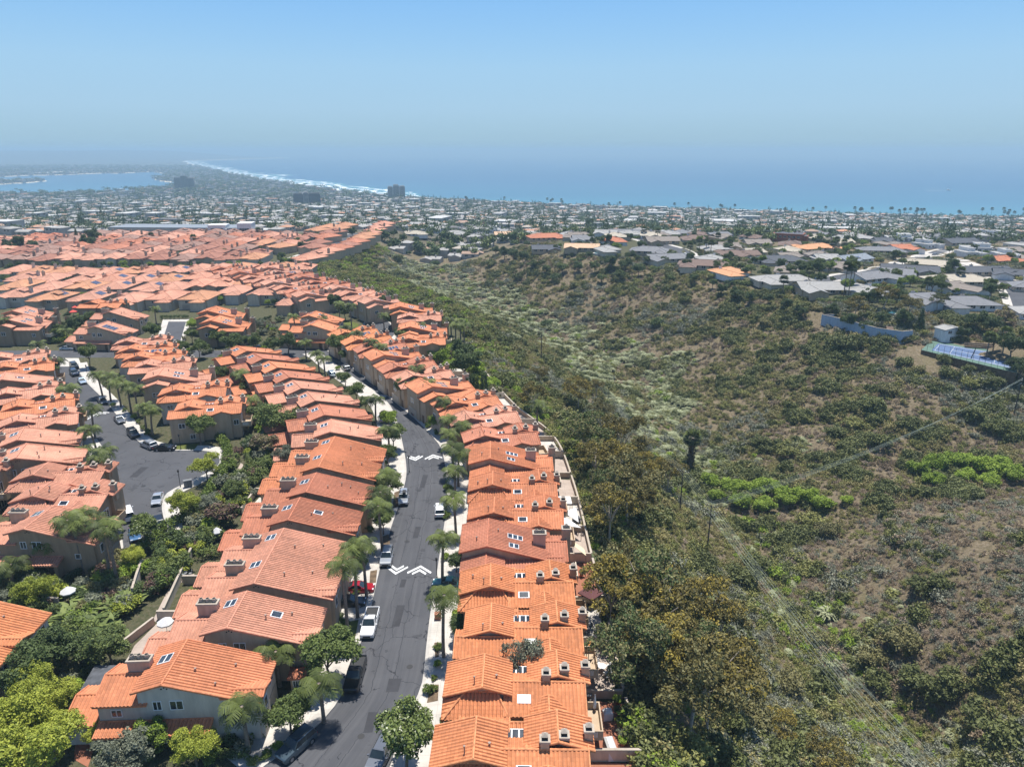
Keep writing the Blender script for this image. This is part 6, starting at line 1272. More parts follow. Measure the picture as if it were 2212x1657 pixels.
def town_house(mb_, x, y, z, wx, wy, h, rz, roof, gable, wm=0, rm=1, gm=2):
    c, s = math.cos(rz), math.sin(rz); F = lambda a, b, q: (x + a * c - b * s, y + a * s + b * c, z + q)
    def bx(x0, x1, y0, y1, z0, z1, m):
        A = [F(*q) for q in ((x0, y0, z0), (x1, y0, z0), (x1, y1, z0), (x0, y1, z0), (x0, y0, z1), (x1, y0, z1), (x1, y1, z1), (x0, y1, z1))]
        for q in ((0, 1, 5, 4), (1, 2, 6, 5), (2, 3, 7, 6), (3, 0, 4, 7), (4, 5, 6, 7)): mb_.face([A[k] for k in q], m)
    bx(-wx / 2, wx / 2, -wy / 2, wy / 2, -2, h, wm)
    if gable:
        r = wy * .16; e = .5; X, Yy = wx / 2 + e, wy / 2 + e; hp = 0 if gable == 1 else wy / 2
        a, b, c_, d, r0, r1 = F(-X, -Yy, h), F(X, -Yy, h), F(X, Yy, h), F(-X, Yy, h), F(-X + hp, 0, h + r), F(X - hp, 0, h + r)
        mb_.face([a, b, r1, r0], rm); mb_.face([c_, d, r0, r1], rm); mb_.face([d, a, r0], rm if hp else wm); mb_.face([b, c_, r1], rm if hp else wm)
    else: bx(-wx / 2 - .2, wx / 2 + .2, -wy / 2 - .2, wy / 2 + .2, h + .01, h + .5, rm)
    for k in range(2): bx(-wx * .3 + k * wx * .4, -wx * .12 + k * wx * .4, -wy / 2 - .06, -wy / 2 + .1, h - 2.2, h - .9, gm)
xs, ys_ = town_points(560, 2300, 15.5, 20, -.22, 2.6); zs = terrain(xs, ys_)
ok = (zs < -3.5) & (ys_ < coast_lim(xs, ys_) - 45) & ~in_bay(xs, ys_) & (RT.rand(len(xs)) < .80)
for px, py, wpx, k_ in RANCH:
    g_ = G(px, py); ok &= np.hypot(xs - g_[0], ys_ - g_[1] - 4) > 22
for hx, hy, hr in HOUSES:
    if hy > 420: ok &= np.hypot(xs - hx, ys_ - hy) > 20
xs, ys_, zs = xs[ok], ys_[ok], zs[ok]; o_ = np.argsort(np.hypot(xs, ys_)); xs, ys_, zs = xs[o_], ys_[o_], zs[o_]
TPROTO = []
for r, (c, n) in enumerate(TROOF):
    for v in range(2):
        b = MB(); wx, wy = (13, 9) if v else (10, 10); town_house(b, 0, 0, 0, wx, wy, 3.2 if v else 5.6, 0, 0, 0 if r == 0 or (r == 1 and v) else (1 if v else 2))
        if v: town_house(b, 4.5, 5, 0, 6, 9, 3.0, 1.57, 0, 0 if r == 0 else 1)
        b.box(-wx * .2, -wx * .2 + 1, 1, 2, 3, 7.0 - v, 0); TPROTO.append((b.mesh('town_house', [TW, TM[r], TG]), n))
NIND = 230
RW = np.array([.07, .16, .30, .17, .11, .08, .11])
pick = RT.choice(7, len(xs), p=RW)
for i in range(min(NIND, len(xs))):
    v = RT.randint(2); me, n = TPROTO[pick[i] * 2 + v]; zone = 'left of the two beach towers' if xs[i] < -420 else ('below the two beach towers' if xs[i] < -60 else 'towards the right-hand shore')
    o = link('town_house', me, None, (xs[i], ys_[i], zs[i]), -.22 + RT.choice([0, 1.571, 3.14]) + RT.normal() * .06)
    tag(o, f"{n}-roofed {'low' if v else 'two-storey'} house among trees in the hazy town, {zone}", 'house', f"{n}-roofed {'low' if v else 'two-storey'} town houses {zone}")
rest = MB()
for i in range(NIND, len(xs)):
    big = RT.rand() < .03; wx, wy = (RT.uniform(22, 40), RT.uniform(14, 22)) if big else (RT.uniform(9, 13), RT.uniform(7, 10)); r = 0 if big and RT.rand() < .6 else pick[i]
    town_house(rest, xs[i], ys_[i], zs[i], wx, wy, RT.choice([3.2, 3.4, 5.8, 6.2]) if not big else RT.uniform(5, 11), -.22 + RT.choice([0, 1.571]) + RT.normal() * .05, 0, 0 if big or r == 0 else RT.randint(0, 3), 0, 1 + r, 8)
x2, y2 = town_points(2300, 7200, 44, 44, -.35, 9); z2 = terrain(x2, y2); ok = (y2 < coast_lim(x2, y2) - 120) & ~in_bay(x2, y2) & (RT.rand(len(x2)) < .8); x2, y2, z2 = x2[ok], y2[ok], z2[ok]
for x, y, z in zip(x2, y2, z2): town_house(rest, x, y, z, RT.uniform(16, 34), RT.uniform(12, 20), RT.uniform(4, 10), -.35 + RT.choice([0, 1.57]), 0, 0, 0, 1 + RT.choice(7, p=RW), 8)
o = rest.build('distant_town', [TW] + TM + [TG]); tag(o, kind='stuff'); print('town', len(xs), len(x2))
# town trees: the nearest ones each an object, the hazy rest one mass
def blob(nr, n, r, h):
    v, f, t = leafcloud(nr, n, lobes_round(nr, r, h, 6, .9), .9, cl=3, core=.75); return v, f, t
TT = [mesh_np('town_tree', *(lambda q: (q[0], q[1], [LEAF['dark'] if k != 2 else LEAF['mid']], {'tint': ('FACE', q[2])}))(blob(RT, 260, 3.2, 3.6))) for k in range(3)]
xt = RT.uniform(-.8, .8, 26000); yt = np.sqrt(RT.uniform(560 ** 2, 2350 ** 2, 26000)); xt = xt * (yt + 50); zt = terrain(xt, yt)
ok = (zt < -5) & (yt < coast_lim(xt, yt) - 30) & (zt > -89.2); xt, yt, zt = xt[ok], yt[ok], zt[ok]; o_ = np.argsort(np.hypot(xt, yt)); xt, yt, zt = xt[o_], yt[o_], zt[o_]
for i in range(90):
    s = RT.uniform(.7, 1.5); zone = 'left half of the hazy town' if xt[i] < -100 else 'right half of the hazy town'; v = RT.randint(3)
    tag(link('town_tree', TT[v], None, (xt[i], yt[i], zt[i] - .3), RT.uniform(0, 6), (s, s, s * RT.uniform(.8, 1.3))), f"{'mid-green' if v == 2 else 'dark green'} tree in the {zone}", 'tree', f"{'mid-green' if v == 2 else 'dark green'} trees, {zone}")
base = [blob(RT, 60, 3.2, 3.6) for _ in range(6)]; base = [(b[0] - np.array([0, 0, .0]), b[1], b[2]) for b in base]
Vs, Ts, nv = [], [], 0
for i in range(90, len(xt)):
    v, f, t = base[i % 6]; s = RT.uniform(.7, 1.5); tall = RT.rand() < .06; sc = np.array([s * (.55 if tall else 1), s * (.55 if tall else 1), s * (2.0 if tall else 1)])
    Vs.append(v * sc * np.array([1, 1, 1]) + np.array([xt[i], yt[i], zt[i] - .3])); Ts.append(t)
x3 = RT.uniform(-.8, .3, 8000); y3 = RT.uniform(2300, 7500, 8000); x3 = x3 * y3; z3 = terrain(x3, y3); ok = (y3 < coast_lim(x3, y3) - 90) & ~in_bay(x3, y3)
for x, y, z in zip(x3[ok], y3[ok], z3[ok]):
    v, f, t = base[RT.randint(6)]; Vs.append(v * RT.uniform(1.5, 3.2) * np.array([1.4, 1.4, .9]) + np.array([x, y, z])); Ts.append(t)
V = np.concatenate(Vs); tag(link('distant_trees', mesh_np('distant_trees', V, np.arange(len(V)).reshape(-1, 4), [LEAF['dark']], {'tint': ('FACE', np.concatenate(Ts))})), kind='stuff')
# palms along the shore
ft, fb = FANT
for i in range(46):
    px = RT.uniform(1000, 2212) if i % 3 else RT.uniform(1830, 2200); c = np.array(COAST); py = np.interp(px, c[::-1, 0], c[::-1, 1]) + RT.uniform(3, 14); g_ = W(px, py, -87); z = T1(g_[0], g_[1])
    palm((g_[0], g_[1], z), RT.uniform(14, 22), 'tall thin palm on the far shoreline against the sea', 'palms along the far shore', True, 2.6)

# towers by the beach
def tower(px, py, parts, label, dark=False):
    g_ = W(px, py, -86); z = T1(g_[0], g_[1]); root = empty('apartment_tower', (g_[0], g_[1], z), .25); tag(root, label, 'tower block')
    for (x0, x1, y0, y1, h, d) in parts:
        b = MB(); b.box(x0, x1, y0, y1, -3, h); b.box(x0 + 2, x1 - 2, y0 + 2, y1 - 2, h, h + 2.5); w_ = b.build('wall', [TM[1] if not d else TM[3]], root)
        g = MB()
        for fl in range(int(h // 3)): g.box(x0 + .8, x1 - .8, y0 - .15, y0 + .3, 1 + fl * 3, 2.5 + fl * 3, 0, True)
        g.build('window_band', [M['glass']], w_)
tower(857, 431, [(-27, -12, -9, 9, 36, 0), (-10, 8, -9, 9, 41, 0), (10, 27, -9, 9, 37, 0)], "cluster of three pale towers standing at the beach")
tower(665, 459, [(-32, -8, -9, 9, 27, 1), (-8, 5, -10, 10, 31, 0), (5, 34, -9, 9, 28, 1)], "broad dark slab block with a pale lift core behind the town")
tower(402, 411, [(-38, -14, -12, 12, 46, 1), (-14, 10, -12, 12, 52, 1), (10, 34, -12, 12, 44, 1)], "dark tower block lost in haze by the bay")
g_ = G(495, 512); h = House('white', 'orange', False)
for (x0, x1, y0, y1, z) in ((-16, -2, 0, 12, 9), (-2, 8, -2, 10, 6), (8, 19, -3, 12, 10.5)): h.w.box(x0, x1, y0, y1, -2, z - .02); h.r.box(x0 - .2, x1 + .2, y0 - .2, y1 + .2, z - .02, z + .5, 0, True); h.opening('window', (x0 + x1) / 2, y0, 2, (x1 - x0) * .7, 5, panes=4)
h.build('modern_building', "white modern flat-roofed building with dark glass behind the maroon roofs", 'building', None, tuple(g_), .1, [SH['white'], SH['light']])
b = MB(); b.box(-55, 55, -14, 14, -2, 7); b.box(-55, 55, -14, 14, 7.01, 7.5, 1)
g_ = G(395, 508); tag(b.build('warehouse', [TW, SH['blue']], None, tuple(g_), -.05), "long low blue-grey flat roof behind the maroon houses", 'building')

# surf and beach along the shore
def surf_mat():
    m, t, b = newmat("surf_foam"); g = N(t, 'ShaderNodeNewGeometry'); P = g.outputs['Position']
    uv = N(t, 'ShaderNodeUVMap'); sp = N(t, 'ShaderNodeSeparateXYZ'); L(t, uv.outputs[0], sp.inputs[0])
    n = noise(t, .012, P, 5, .65); f = mathn(t, 'ADD', mathn(t, 'MULTIPLY', sp.outputs[1], 1.0), mathn(t, 'MULTIPLY', n.outputs[0], .9))
    bands = mathn(t, 'SINE', mathn(t, 'MULTIPLY', f, 21.0)); k = mathn(t, 'GREATER_THAN', mathn(t, 'SUBTRACT', bands, mathn(t, 'MULTIPLY', sp.outputs[1], 1.2)), -.35)
    c = mixc(t, k, (.06, .20, .24), (.85, .87, .87)); L(t, c, b.inputs['Base Color']); b.inputs['Roughness'].default_value = .5; return m
c = [Vector(W(px, py, -90)[:2]) for px, py in COAST]
c = resample([p for p in c if p.y < 11000], 40)
b = MB()
def surfw(p): return np.interp(p.y, [0, 1500, 2200, 3000, 5000, 9000], [28, 34, 70, 190, 230, 230]) * (.55 + .9 * vnoise(np.array([p.x / 170]), np.array([p.y / 170]))[0])
N_ = len(c); nrm = []
for i in range(N_): t_ = (c[min(i + 1, N_ - 1)] - c[max(i - 1, 0)]).normalized(); nrm.append(Vector((t_.y, -t_.x)))
for i in range(N_ - 1):
    q = [(c[i] - nrm[i] * 25, 0), (c[i + 1] - nrm[i + 1] * 25, 0), (c[i + 1] + nrm[i + 1] * surfw(c[i + 1]), 1), (c[i] + nrm[i] * surfw(c[i]), 1)]
    b.face([(p.x, p.y, -89.7) for p, v in q], 0, [(i, v) for (p, v), i in zip(q, (i, i + 1, i + 1, i))])
tag(b.build('beach_surf', surf_mat()), kind='structure')
# a boat with its wake
g_ = W(2048, 412, -90); root = empty('motor_boat', (g_[0], g_[1], -90), .1); tag(root, "tiny white motor boat out at sea trailing a wake", 'boat')
b = MB(); b.face([(-9, -3, 2), (9, -3, 2), (13, 0, 2.4), (9, 3, 2), (-9, 3, 2)]); 
for (p, q) in (((-9, -3), (9, -3)), ((9, -3), (13, 0)), ((13, 0), (9, 3)), ((9, 3), (-9, 3)), ((-9, 3), (-9, -3))): b.face([(p[0], p[1], 2.2), (q[0], q[1], 2.2), (q[0] * .9, q[1] * .7, -.2), (p[0] * .9, p[1] * .7, -.2)])
b.build('hull', [M['railing']], root); b = MB(); b.box(-4, 4, -2, 2, 2, 5); b.build('cabin', [M['railing']], root)
b = MB(); b.face([(-10, -2, .35), (-10, 2, .35), (-95, 7, .3), (-95, -7, .3)]); tag(b.build('boat_wake', [plain("wake_foam", (.7, .75, .77), .6)], None, (g_[0], g_[1], -90), .1), kind='structure')
# ---------------------------------------------------------------- cars
def paint_mat(name, c, metal=.3):
    m, t, b = newmat(name); b.inputs['Base Color'].default_value = (*c, 1); b.inputs['Metallic'].default_value = metal; b.inputs['Roughness'].default_value = .28; b.inputs['Coat Weight'].default_value = .5; return m
CARP = {k: paint_mat("car_paint_" + k, c, m_) for k, c, m_ in [('white', (.75, .75, .74), 0), ('silver', (.42, .44, .46), .5), ('grey', (.16, .17, .185), .5), ('black', (.012, .012, .014), .2), ('bluegrey', (.07, .105, .135), .4), ('red', (.36, .008, .014), .2), ('blue', (.06, .14, .26), .4), ('teal', (.03, .12, .12), .3), ('navy', (.03, .04, .07), .4), ('lightblue', (.38, .47, .54), .4)]}
TYRE = plain("tyre_rubber", (.02, .02, .021), .9, var=.2); RIMM = plain("wheel_rim", (.45, .45, .46), .35, .7, var=.1); LAMP = plain("headlight_glass", (.75, .76, .78), .2, var=.05); TAIL = plain("taillight_red", (.35, .01, .01), .3, var=.1); CARG = plain("car_glass", (.02, .03, .035), .08, var=.3, scale=.8); BLACKP = plain("black_plastic", (.02, .02, .02), .7)
KINDS = {'sedan': (4.7, 1.84, 1.45), 'suv': (4.8, 1.95, 1.78), 'pickup': (5.9, 2.0, 1.92), 'van': (5.2, 2.0, 2.1)}
_car = {}
def car_meshes(kind):
    if kind in _car: return _car[kind]
    Ln, Wd, H = KINDS[kind]; w = Wd / 2; f = Ln / 2; zb = .26 if kind == 'sedan' else .34; belt = H * .60 if kind != 'sedan' else H * .63
    b = MB()
    if kind == 'sedan': st = [(-f, .78, zb + .18, belt * .88), (-f + .12, .92, zb, belt * .97), (-f * .55, 1, zb, belt), (0, 1, zb, belt), (f * .38, 1, zb, belt * .98), (f * .8, .97, zb, belt * .84), (f - .12, .9, zb, belt * .72), (f, .76, zb + .14, belt * .6)]
    else: st = [(-f, .88, zb + .14, belt * .96), (-f + .1, .97, zb, belt), (0, 1, zb, belt), (f * .42, 1, zb, belt), (f * .84, .98, zb, belt * .92), (f - .1, .94, zb, belt * .86), (f, .84, zb + .12, belt * .74)]
    rings = [[(x, -w * q, z0), (x, -w * q, z0 + (z1 - z0) * .55), (x, -w * q * .93, z1), (x, w * q * .93, z1), (x, w * q, z0 + (z1 - z0) * .55), (x, w * q, z0)] for x, q, z0, z1 in st]
    for a, c in zip(rings, rings[1:]):
        for k in range(5): b.face([a[k], a[k + 1], c[k + 1], c[k]], 0, sm=False)
        b.face([a[5], a[0], c[0], c[5]], 1)
    b.face(rings[0], 0); b.face(rings[-1][::-1], 0)
    x0, x1, t0, t1 = {'sedan': (-f * .72, f * .36, -f * .36, f * .06), 'suv': (-f * .96, f * .40, -f * .84, f * .14), 'pickup': (-f * .14, f * .44, -f * .08, f * .20), 'van': (-f * .97, f * .62, -f * .93, f * .36)}[kind]
    g = MB(); lo = [(x0, -w * .9), (x1, -w * .9), (x1, w * .9), (x0, w * .9)]; up = [(t0, -w * .74), (t1, -w * .74), (t1, w * .74), (t0, w * .74)]
    for k in range(4): n = (k + 1) % 4; g.face([(*lo[k], belt - .02), (*lo[n], belt - .02), (*up[n], H - .05), (*up[k], H - .05)])
    rf = [(t0 - .06, -w * .77, H - .06), (t1 + .06, -w * .77, H - .06), (t1 + .06, w * .77, H - .06), (t0 - .06, w * .77, H - .06)]; rt = [(t0 + .04, -w * .7, H), (t1 - .06, -w * .7, H), (t1 - .06, w * .7, H), (t0 + .04, w * .7, H)]
    b.face(rt, 0)
    for k in range(4): n = (k + 1) % 4; b.face([rf[k], rf[n], rt[n], rt[k]], 0)
    for sx in (-1, 1):                                                     # roof pillars
        for a, c in (((x0, sx * w * .9, belt), (t0, sx * w * .75, H - .05)), ((x1, sx * w * .9, belt), (t1, sx * w * .75, H - .05)), (((x0 + x1) / 2, sx * w * .905, belt), ((t0 + t1) / 2, sx * w * .755, H - .05))): b.bar(a, c, .045, 0, 4, caps=False, sm=False)
    if kind == 'pickup':
        b.box(-f + .12, x0 - .12, -w * .86, w * .86, belt - .02, belt + .004, 1)
        for y0_, y1_ in ((-w * .93, -w * .84), (w * .84, w * .93)): b.box(-f + .02, x0 - .05, y0_, y1_, belt - .1, belt + .16, 0)
        b.box(-f + .02, -f + .12, -w * .84, w * .84, belt - .1, belt + .16, 0)
    else: 
        if kind == 'suv':
            for s_ in (-1, 1): b.bar((t0, s_ * w * .66, H + .05), (t1, s_ * w * .66, H + .05), .03, 1, 4)
    for s_ in (-1, 1): b.box(x1 - .35, x1 - .17, s_ * (w + .1) - .09, s_ * (w + .1) + .09, belt, belt + .14, 0, True)
    b.box(f - .06, f + .015, -w * .5, w * .5, zb + .16, zb + .36, 1, True)
    r = .33 if kind == 'sedan' else .38; ty, ri = MB(), MB(); ty.bar((0, -.11, 0), (0, .11, 0), r, 0, 14); ri.bar((0, -.12, 0), (0, .12, 0), r * .62, 0, 10)
    hl, tl = MB(), MB(); hl.box(-.14, .03, -.18, .18, -.08, .09, 0, True); tl.box(-.03, .12, -.12, .12, -.12, .12, 0, True)
    _car[kind] = (b, g, ty.mesh('wheel', TYRE), ri.mesh('rim', RIMM), hl.mesh('headlight', LAMP), tl.mesh('taillight', TAIL), r, w, f, belt, {}, g.mesh('windows', CARG)); return _car[kind]
def car(kind, col, p, ang, label, group='parked cars', rack=False):
    b, g, ty, ri, hl, tl, r, w, f, belt, cache, gm = car_meshes(kind)
    if col not in cache: cache[col] = b.mesh('body', [CARP[col], BLACKP])
    nm = {'pickup': 'pickup_truck', 'van': 'van'}.get(kind, 'parked_car'); root = empty(nm, p, ang); tag(root, label, {'pickup': 'pickup truck', 'van': 'van'}.get(kind, 'car'), group)
    link('body', cache[col], root); link('windows', gm, root)
    for sx in (-.60, .62):
        for sy in (-1, 1): q = link('wheel', ty, root, (f * sx, sy * (w - .1), r)); link('rim', ri, q)
    for sy in (-1, 1): link('headlight', hl, root, (f - .1, sy * w * .64, belt * .68)); link('taillight', tl, root, (-f + .02, sy * w * .78, belt * .8))
    if rack:
        k = MB()
        for x in (-.5, .3): k.box(x - .04, x + .04, -w * .7, w * .7, KINDS[kind][2] + .04, KINDS[kind][2] + .1, 0, True)
        k.box(-.5, .7, -.1, .5, KINDS[kind][2] + .1, KINDS[kind][2] + .35, 0, True); k.build('roof_rack', [BLACKP], root)
    return root
def hd(a, b): A, B = W(*a), W(*b); return math.atan2(B[1] - A[1], B[0] - A[0])
CARS = [('suv', 'bluegrey', 641, 1618, hd((675, 1578), (605, 1640)), "blue-grey SUV parked at the kerb in front of the grey house"), ('pickup', 'black', 768, 1466, hd((780, 1420), (755, 1500)), "black pickup at the kerb under the round street tree"), ('pickup', 'white', 800, 1354, hd((812, 1300), (788, 1390)), "white pickup with black grille at the west kerb"),
        ('suv', 'silver', 836, 1210, hd((842, 1180), (829, 1240)), "silver-grey SUV parked beside the large chevrons"), ('suv', 'silver', 872, 1082, hd((874, 1040), (866, 1110)), "silver car with a loaded roof rack at the west kerb"), ('suv', 'white', 951, 1108, hd((955, 1150), (958, 1080)), "white SUV parked at the east kerb"),
        ('sedan', 'red', 776, 1276, .05, "red coupe in a driveway west of the street"), ('sedan', 'black', 757, 1306, .06, "black car in the driveway next to the red coupe"), ('sedan', 'teal', 966, 1266, 3.05, "dark teal car in the east drive behind the palms"), ('suv', 'grey', 822, 1640, hd((840, 1600), (800, 1680)), "dark grey SUV half under the tree at the bottom edge"),
        ('sedan', 'black', 909, 896, .5, "black sedan in a driveway at the bend of the street"), ('suv', 'grey', 747, 799, hd((760, 810), (735, 785)), "dark SUV parked at the east kerb on the upper street"), ('sedan', 'white', 789, 800, .35, "white sedan in a driveway on the upper street"), ('sedan', 'white', 826, 908, hd((840, 930), (815, 880)), "white car half hidden by the bright green tree"), ('suv', 'lightblue', 716, 812, hd((728, 820), (705, 790)), "pale blue car behind the palms on the upper street"),
        ('sedan', 'grey', 222, 870, hd((200, 845), (240, 885)), "dark grey sedan on the lane near the chevrons"), ('sedan', 'grey', 259, 911, hd((240, 890), (275, 925)), "grey sedan parked below the lane's chevrons"), ('suv', 'black', 289, 942, hd((272, 924), (305, 957)), "black car at the lane kerb above the grey SUV"), ('suv', 'silver', 322, 966, hd((345, 978), (308, 962)), "silver-grey SUV at the mouth of the cul-de-sac"), ('sedan', 'black', 357, 972, .05, "black sedan beside the silver-grey SUV in the cul-de-sac"),
        ('sedan', 'silver', 341, 1083, hd((350, 1062), (335, 1105)), "silver sedan alone near the middle of the cul-de-sac"), ('van', 'white', 277, 1118, hd((290, 1150), (268, 1090)), "white van at the lane's closed end"), ('sedan', 'blue', 292, 1160, hd((288, 1110), (300, 1175)), "blue car in the parking bay under the round tree"), ('suv', 'black', 346, 1141, hd((340, 1120), (352, 1160)), "black car right of the blue one in the parking bay"), ('sedan', 'lightblue', 178, 827, hd((165, 812), (190, 842)), "pale blue car parked at the top of the lane"), ('suv', 'navy', 161, 810, hd((150, 800), (170, 820)), "navy SUV at the top of the lane"), ('suv', 'black', 161, 795, hd((150, 785), (170, 805)), "black SUV at the top of the lane beside the dark tree"), ('sedan', 'silver', 146, 756, .02, "silver sedan parked on the cross road before the hedge"),
        ('sedan', 'navy', 573, 606, 1.9, "dark blue car on the upper road's left kerb"), ('suv', 'grey', 600, 610, 1.9, "grey car on the upper road's right kerb"), ('suv', 'black', 797, 706, .8, "black car on the loop drive's asphalt"), ('suv', 'teal', 827, 672, .4, "teal car in the loop's parking row"), ('sedan', 'silver', 845, 682, .4, "silver car in the loop's parking row"), ('sedan', 'black', 855, 690, .4, "black car in the loop's parking row"), ('suv', 'grey', 783, 666, .2, "grey car at the head of the loop drive"), ('sedan', 'black', 560, 755, .0, "black car parked on the cross road by the planted beds"), ('sedan', 'black', 340, 742, .1, "dark car at the foot of the asphalt court")]
for k, c, px, py, a, lab in CARS: car(k, c, tuple(W(px, py, .03)), a, lab, 'parked cars', 'roof rack' in lab)
for k, c, px, py, a, lab in [('suv', 'white', 1905, 586, .5, "white car on the hilltop road"), ('sedan', 'silver', 1935, 575, .5, "silver car on the hilltop road"), ('suv', 'black', 1870, 594, .5, "black car on the hilltop road"), ('sedan', 'white', 1480, 552, 1.2, "white car in the hilltop dead end"), ('suv', 'red', 2190, 625, 1.9, "red car on the hill road near the right edge"), ('sedan', 'silver', 2020, 552, .4, "silver car at the hilltop junction")]:
    g_ = G(px, py); car(k, c, (g_[0], g_[1], g_[2] + .12), a, lab, 'cars across the canyon')

# ---------------------------------------------------------------- terraces and walls on the canyon rim
def wall_thing(name, pts, h, th, mat, label, group, z0=-1.8, cat='wall'):
    b = MB(); P = [Vector(p[:2]) for p in pts]; A, B = offset(P, -th / 2), offset(P, th / 2); A2, B2 = offset(P, -th / 2 - .06), offset(P, th / 2 + .06)
    for i in range(len(P) - 1):
        for X_, Y_ in ((A[i], A[i + 1]), (B[i + 1], B[i])): b.face([(*X_, z0), (*Y_, z0), (*Y_, h), (*X_, h)])
        q = [(*A2[i], h + .1), (*B2[i], h + .1), (*B2[i + 1], h + .1), (*A2[i + 1], h + .1)]; b.slab(q, .1, 1)
    for i in (0, len(P) - 1): b.face([(*A[i], z0), (*B[i], z0), (*B[i], h), (*A[i], h)])
    return tag(b.build(name, [mat, M['crown']]), label, cat, group)
rim = even([Vector(W(*q)[:2]) for q in [(1402, 1700)] + RIM[:9]], 120)
def rim_x(y): return float(np.interp(y, [p.y for p in rim], [p.x for p in rim]))
RIMY = [p.y for p in rim]
k = 0
for i in range(len(RIMROW)):
    x, y, kd = RIMROW[i]; y1 = RIMROW[i + 1][1] if i + 1 < len(RIMROW) else y + 9
    if y > 205: break
    seg = [p for p in rim if y - .3 <= p.y <= y1 + .3]
    if len(seg) < 2: continue
    rz = -math.atan2(RIMROW[min(i + 1, 17)][0] - RIMROW[max(i - 1, 0)][0], RIMROW[min(i + 1, 17)][1] - RIMROW[max(i - 1, 0)][1]) if y > 125 else 0
    xe = x + 15.4 * math.cos(rz)
    wall_thing('garden_wall', seg, 1.1, .22, STUC['tan'], f"tan terrace wall on the canyon edge behind the {ORD[i]} rim townhouse", 'terrace walls on the canyon edge')
    b = MB(); poly(b, [(xe - 1.5, y)] + [(p.x - .05, p.y) for p in seg] + [(xe - 1.5 + (RIMROW[min(i + 1, 17)][0] - x), y1)], .06, 0, .6); tag(b.build('terrace_paving', M['paver' if i in (0, 1, 4) else ('patio' if i % 3 else 'concrete')]), kind='structure')
    wall_thing('divider_wall', [(xe - .8, y), (rim_x(y) - .15, y)], 1.6 if i % 2 else 1.2, .2, STUC['cream' if i % 2 else 'tan'], f"cross wall between terraces in front of the {ORD[i]} rim townhouse", 'cross walls between the terraces', -.5)
def terr(px, py, z=.1): return tuple(W(px, py, z))
WHITEC = plain("white_canvas", (.62, .61, .59), .9, var=.06); BEIGEC = plain("beige_canvas", (.62, .52, .33), .9, var=.08); MAROONC = plain("maroon_canvas", (.13, .05, .05), .9); REDC = plain("red_canvas", (.55, .08, .06), .9, var=.1); BLUEP = plain("blue_deck", (.22, .42, .52), .6, var=.15); GREYC = plain("grey_cover", (.16, .165, .17), .8); ORANGEC = plain("orange_canvas", (.6, .22, .05), .8); POT = plain("clay_pot", (.35, .14, .08), .8)
def parasol(p, r, h, mat, label, n=8, closed=False, cat='parasol'):
    root = empty('parasol', p); tag(root, label, cat, 'garden parasols'); b = MB(); b.bar((0, 0, 0), (0, 0, h), .035, 0, 6); b.box(-.3, .3, -.3, .3, 0, .08); b.build('pole', [M['metal']], root); c = MB()
    if closed:
        c.tube([(0, 0, h - 1.7), (0, 0, h - 1.2), (0, 0, h - .3), (0, 0, h + .1)], [.22, .2, .1, .03], 0, 8)
    else:
        A = [(math.cos(2 * math.pi * k / n) * r, math.sin(2 * math.pi * k / n) * r, h - .8) for k in range(n)]
        for k in range(n): c.face([A[k], A[(k + 1) % n], (0, 0, h)]); q, s_ = A[k], A[(k + 1) % n]; c.face([(q[0], q[1], q[2] - .18), (s_[0], s_[1], s_[2] - .18), s_, q])
    c.build('canopy', [mat], root)
parasol(terr(362, 1368), 1.15, 2.7, WHITEC, "white octagonal parasol on the pale flagged patio"); parasol(terr(152, 1300), 1.1, 2.7, WHITEC, "white parasol among the banana plants at the left"); parasol(terr(160, 684), 1.5, 2.8, REDC, "nearer of two red parasols in the garden beyond the lane"); parasol(terr(165, 674), 1.5, 2.8, REDC, "farther of two red parasols in the garden beyond the lane"); parasol(terr(1275, 1302), 1.9, 2.6, MAROONC, "dark maroon square parasol on a rim terrace", 4); parasol(terr(1282, 1575, .1), .3, 4.9, WHITEC, "closed grey-white parasol on the second rim balcony", closed=True); parasol(terr(483, 814), 1.2, 2.6, WHITEC, "small white parasol in the upper shared garden"); parasol(terr(500, 822), 1.2, 2.6, WHITEC, "white parasol beside the upper garden palms"); parasol(terr(471, 1165), .9, 2.4, WHITEC, "small white parasol beside the walled lawn")
def sail(pts, mat, label):
    b = MB(); top = [tuple(W(px, py, z)) for px, py, z in pts]; b.slab(top, .04); root = empty('shade_sail', (0, 0, 0)); tag(root, label, 'shade sail', 'shade sails'); b.build('canopy', [mat], root)
    for i, t_ in enumerate(top): q = MB(); q.bar((t_[0], t_[1], -.2), (t_[0], t_[1], t_[2] + .05), .05, 0, 6); q.build('post', [M['metal']], root)
sail([(1216, 1105, 2.8), (1250, 1128, 2.5), (1245, 1096, 3.0)], WHITEC, "upper white triangular sail over a rim terrace"); sail([(1212, 1110, 2.4), (1256, 1140, 2.4), (1220, 1135, 2.7)], WHITEC, "lower white triangular sail over a rim terrace"); sail([(1232, 1165, 2.8), (1262, 1185, 2.4), (1266, 1200, 2.4), (1238, 1178, 2.8)], BEIGEC, "beige four-cornered sail over a rim terrace"); sail([(1206, 1072, 2.6), (1232, 1072, 2.6), (1236, 1088, 2.4), (1208, 1088, 2.4)], WHITEC, "white square patio cover on a rim terrace"); sail([(1268, 1382, 5.4), (1284, 1386, 5.0), (1272, 1396, 5.4)], ORANGEC, "small orange awning beside the third rim balcony")
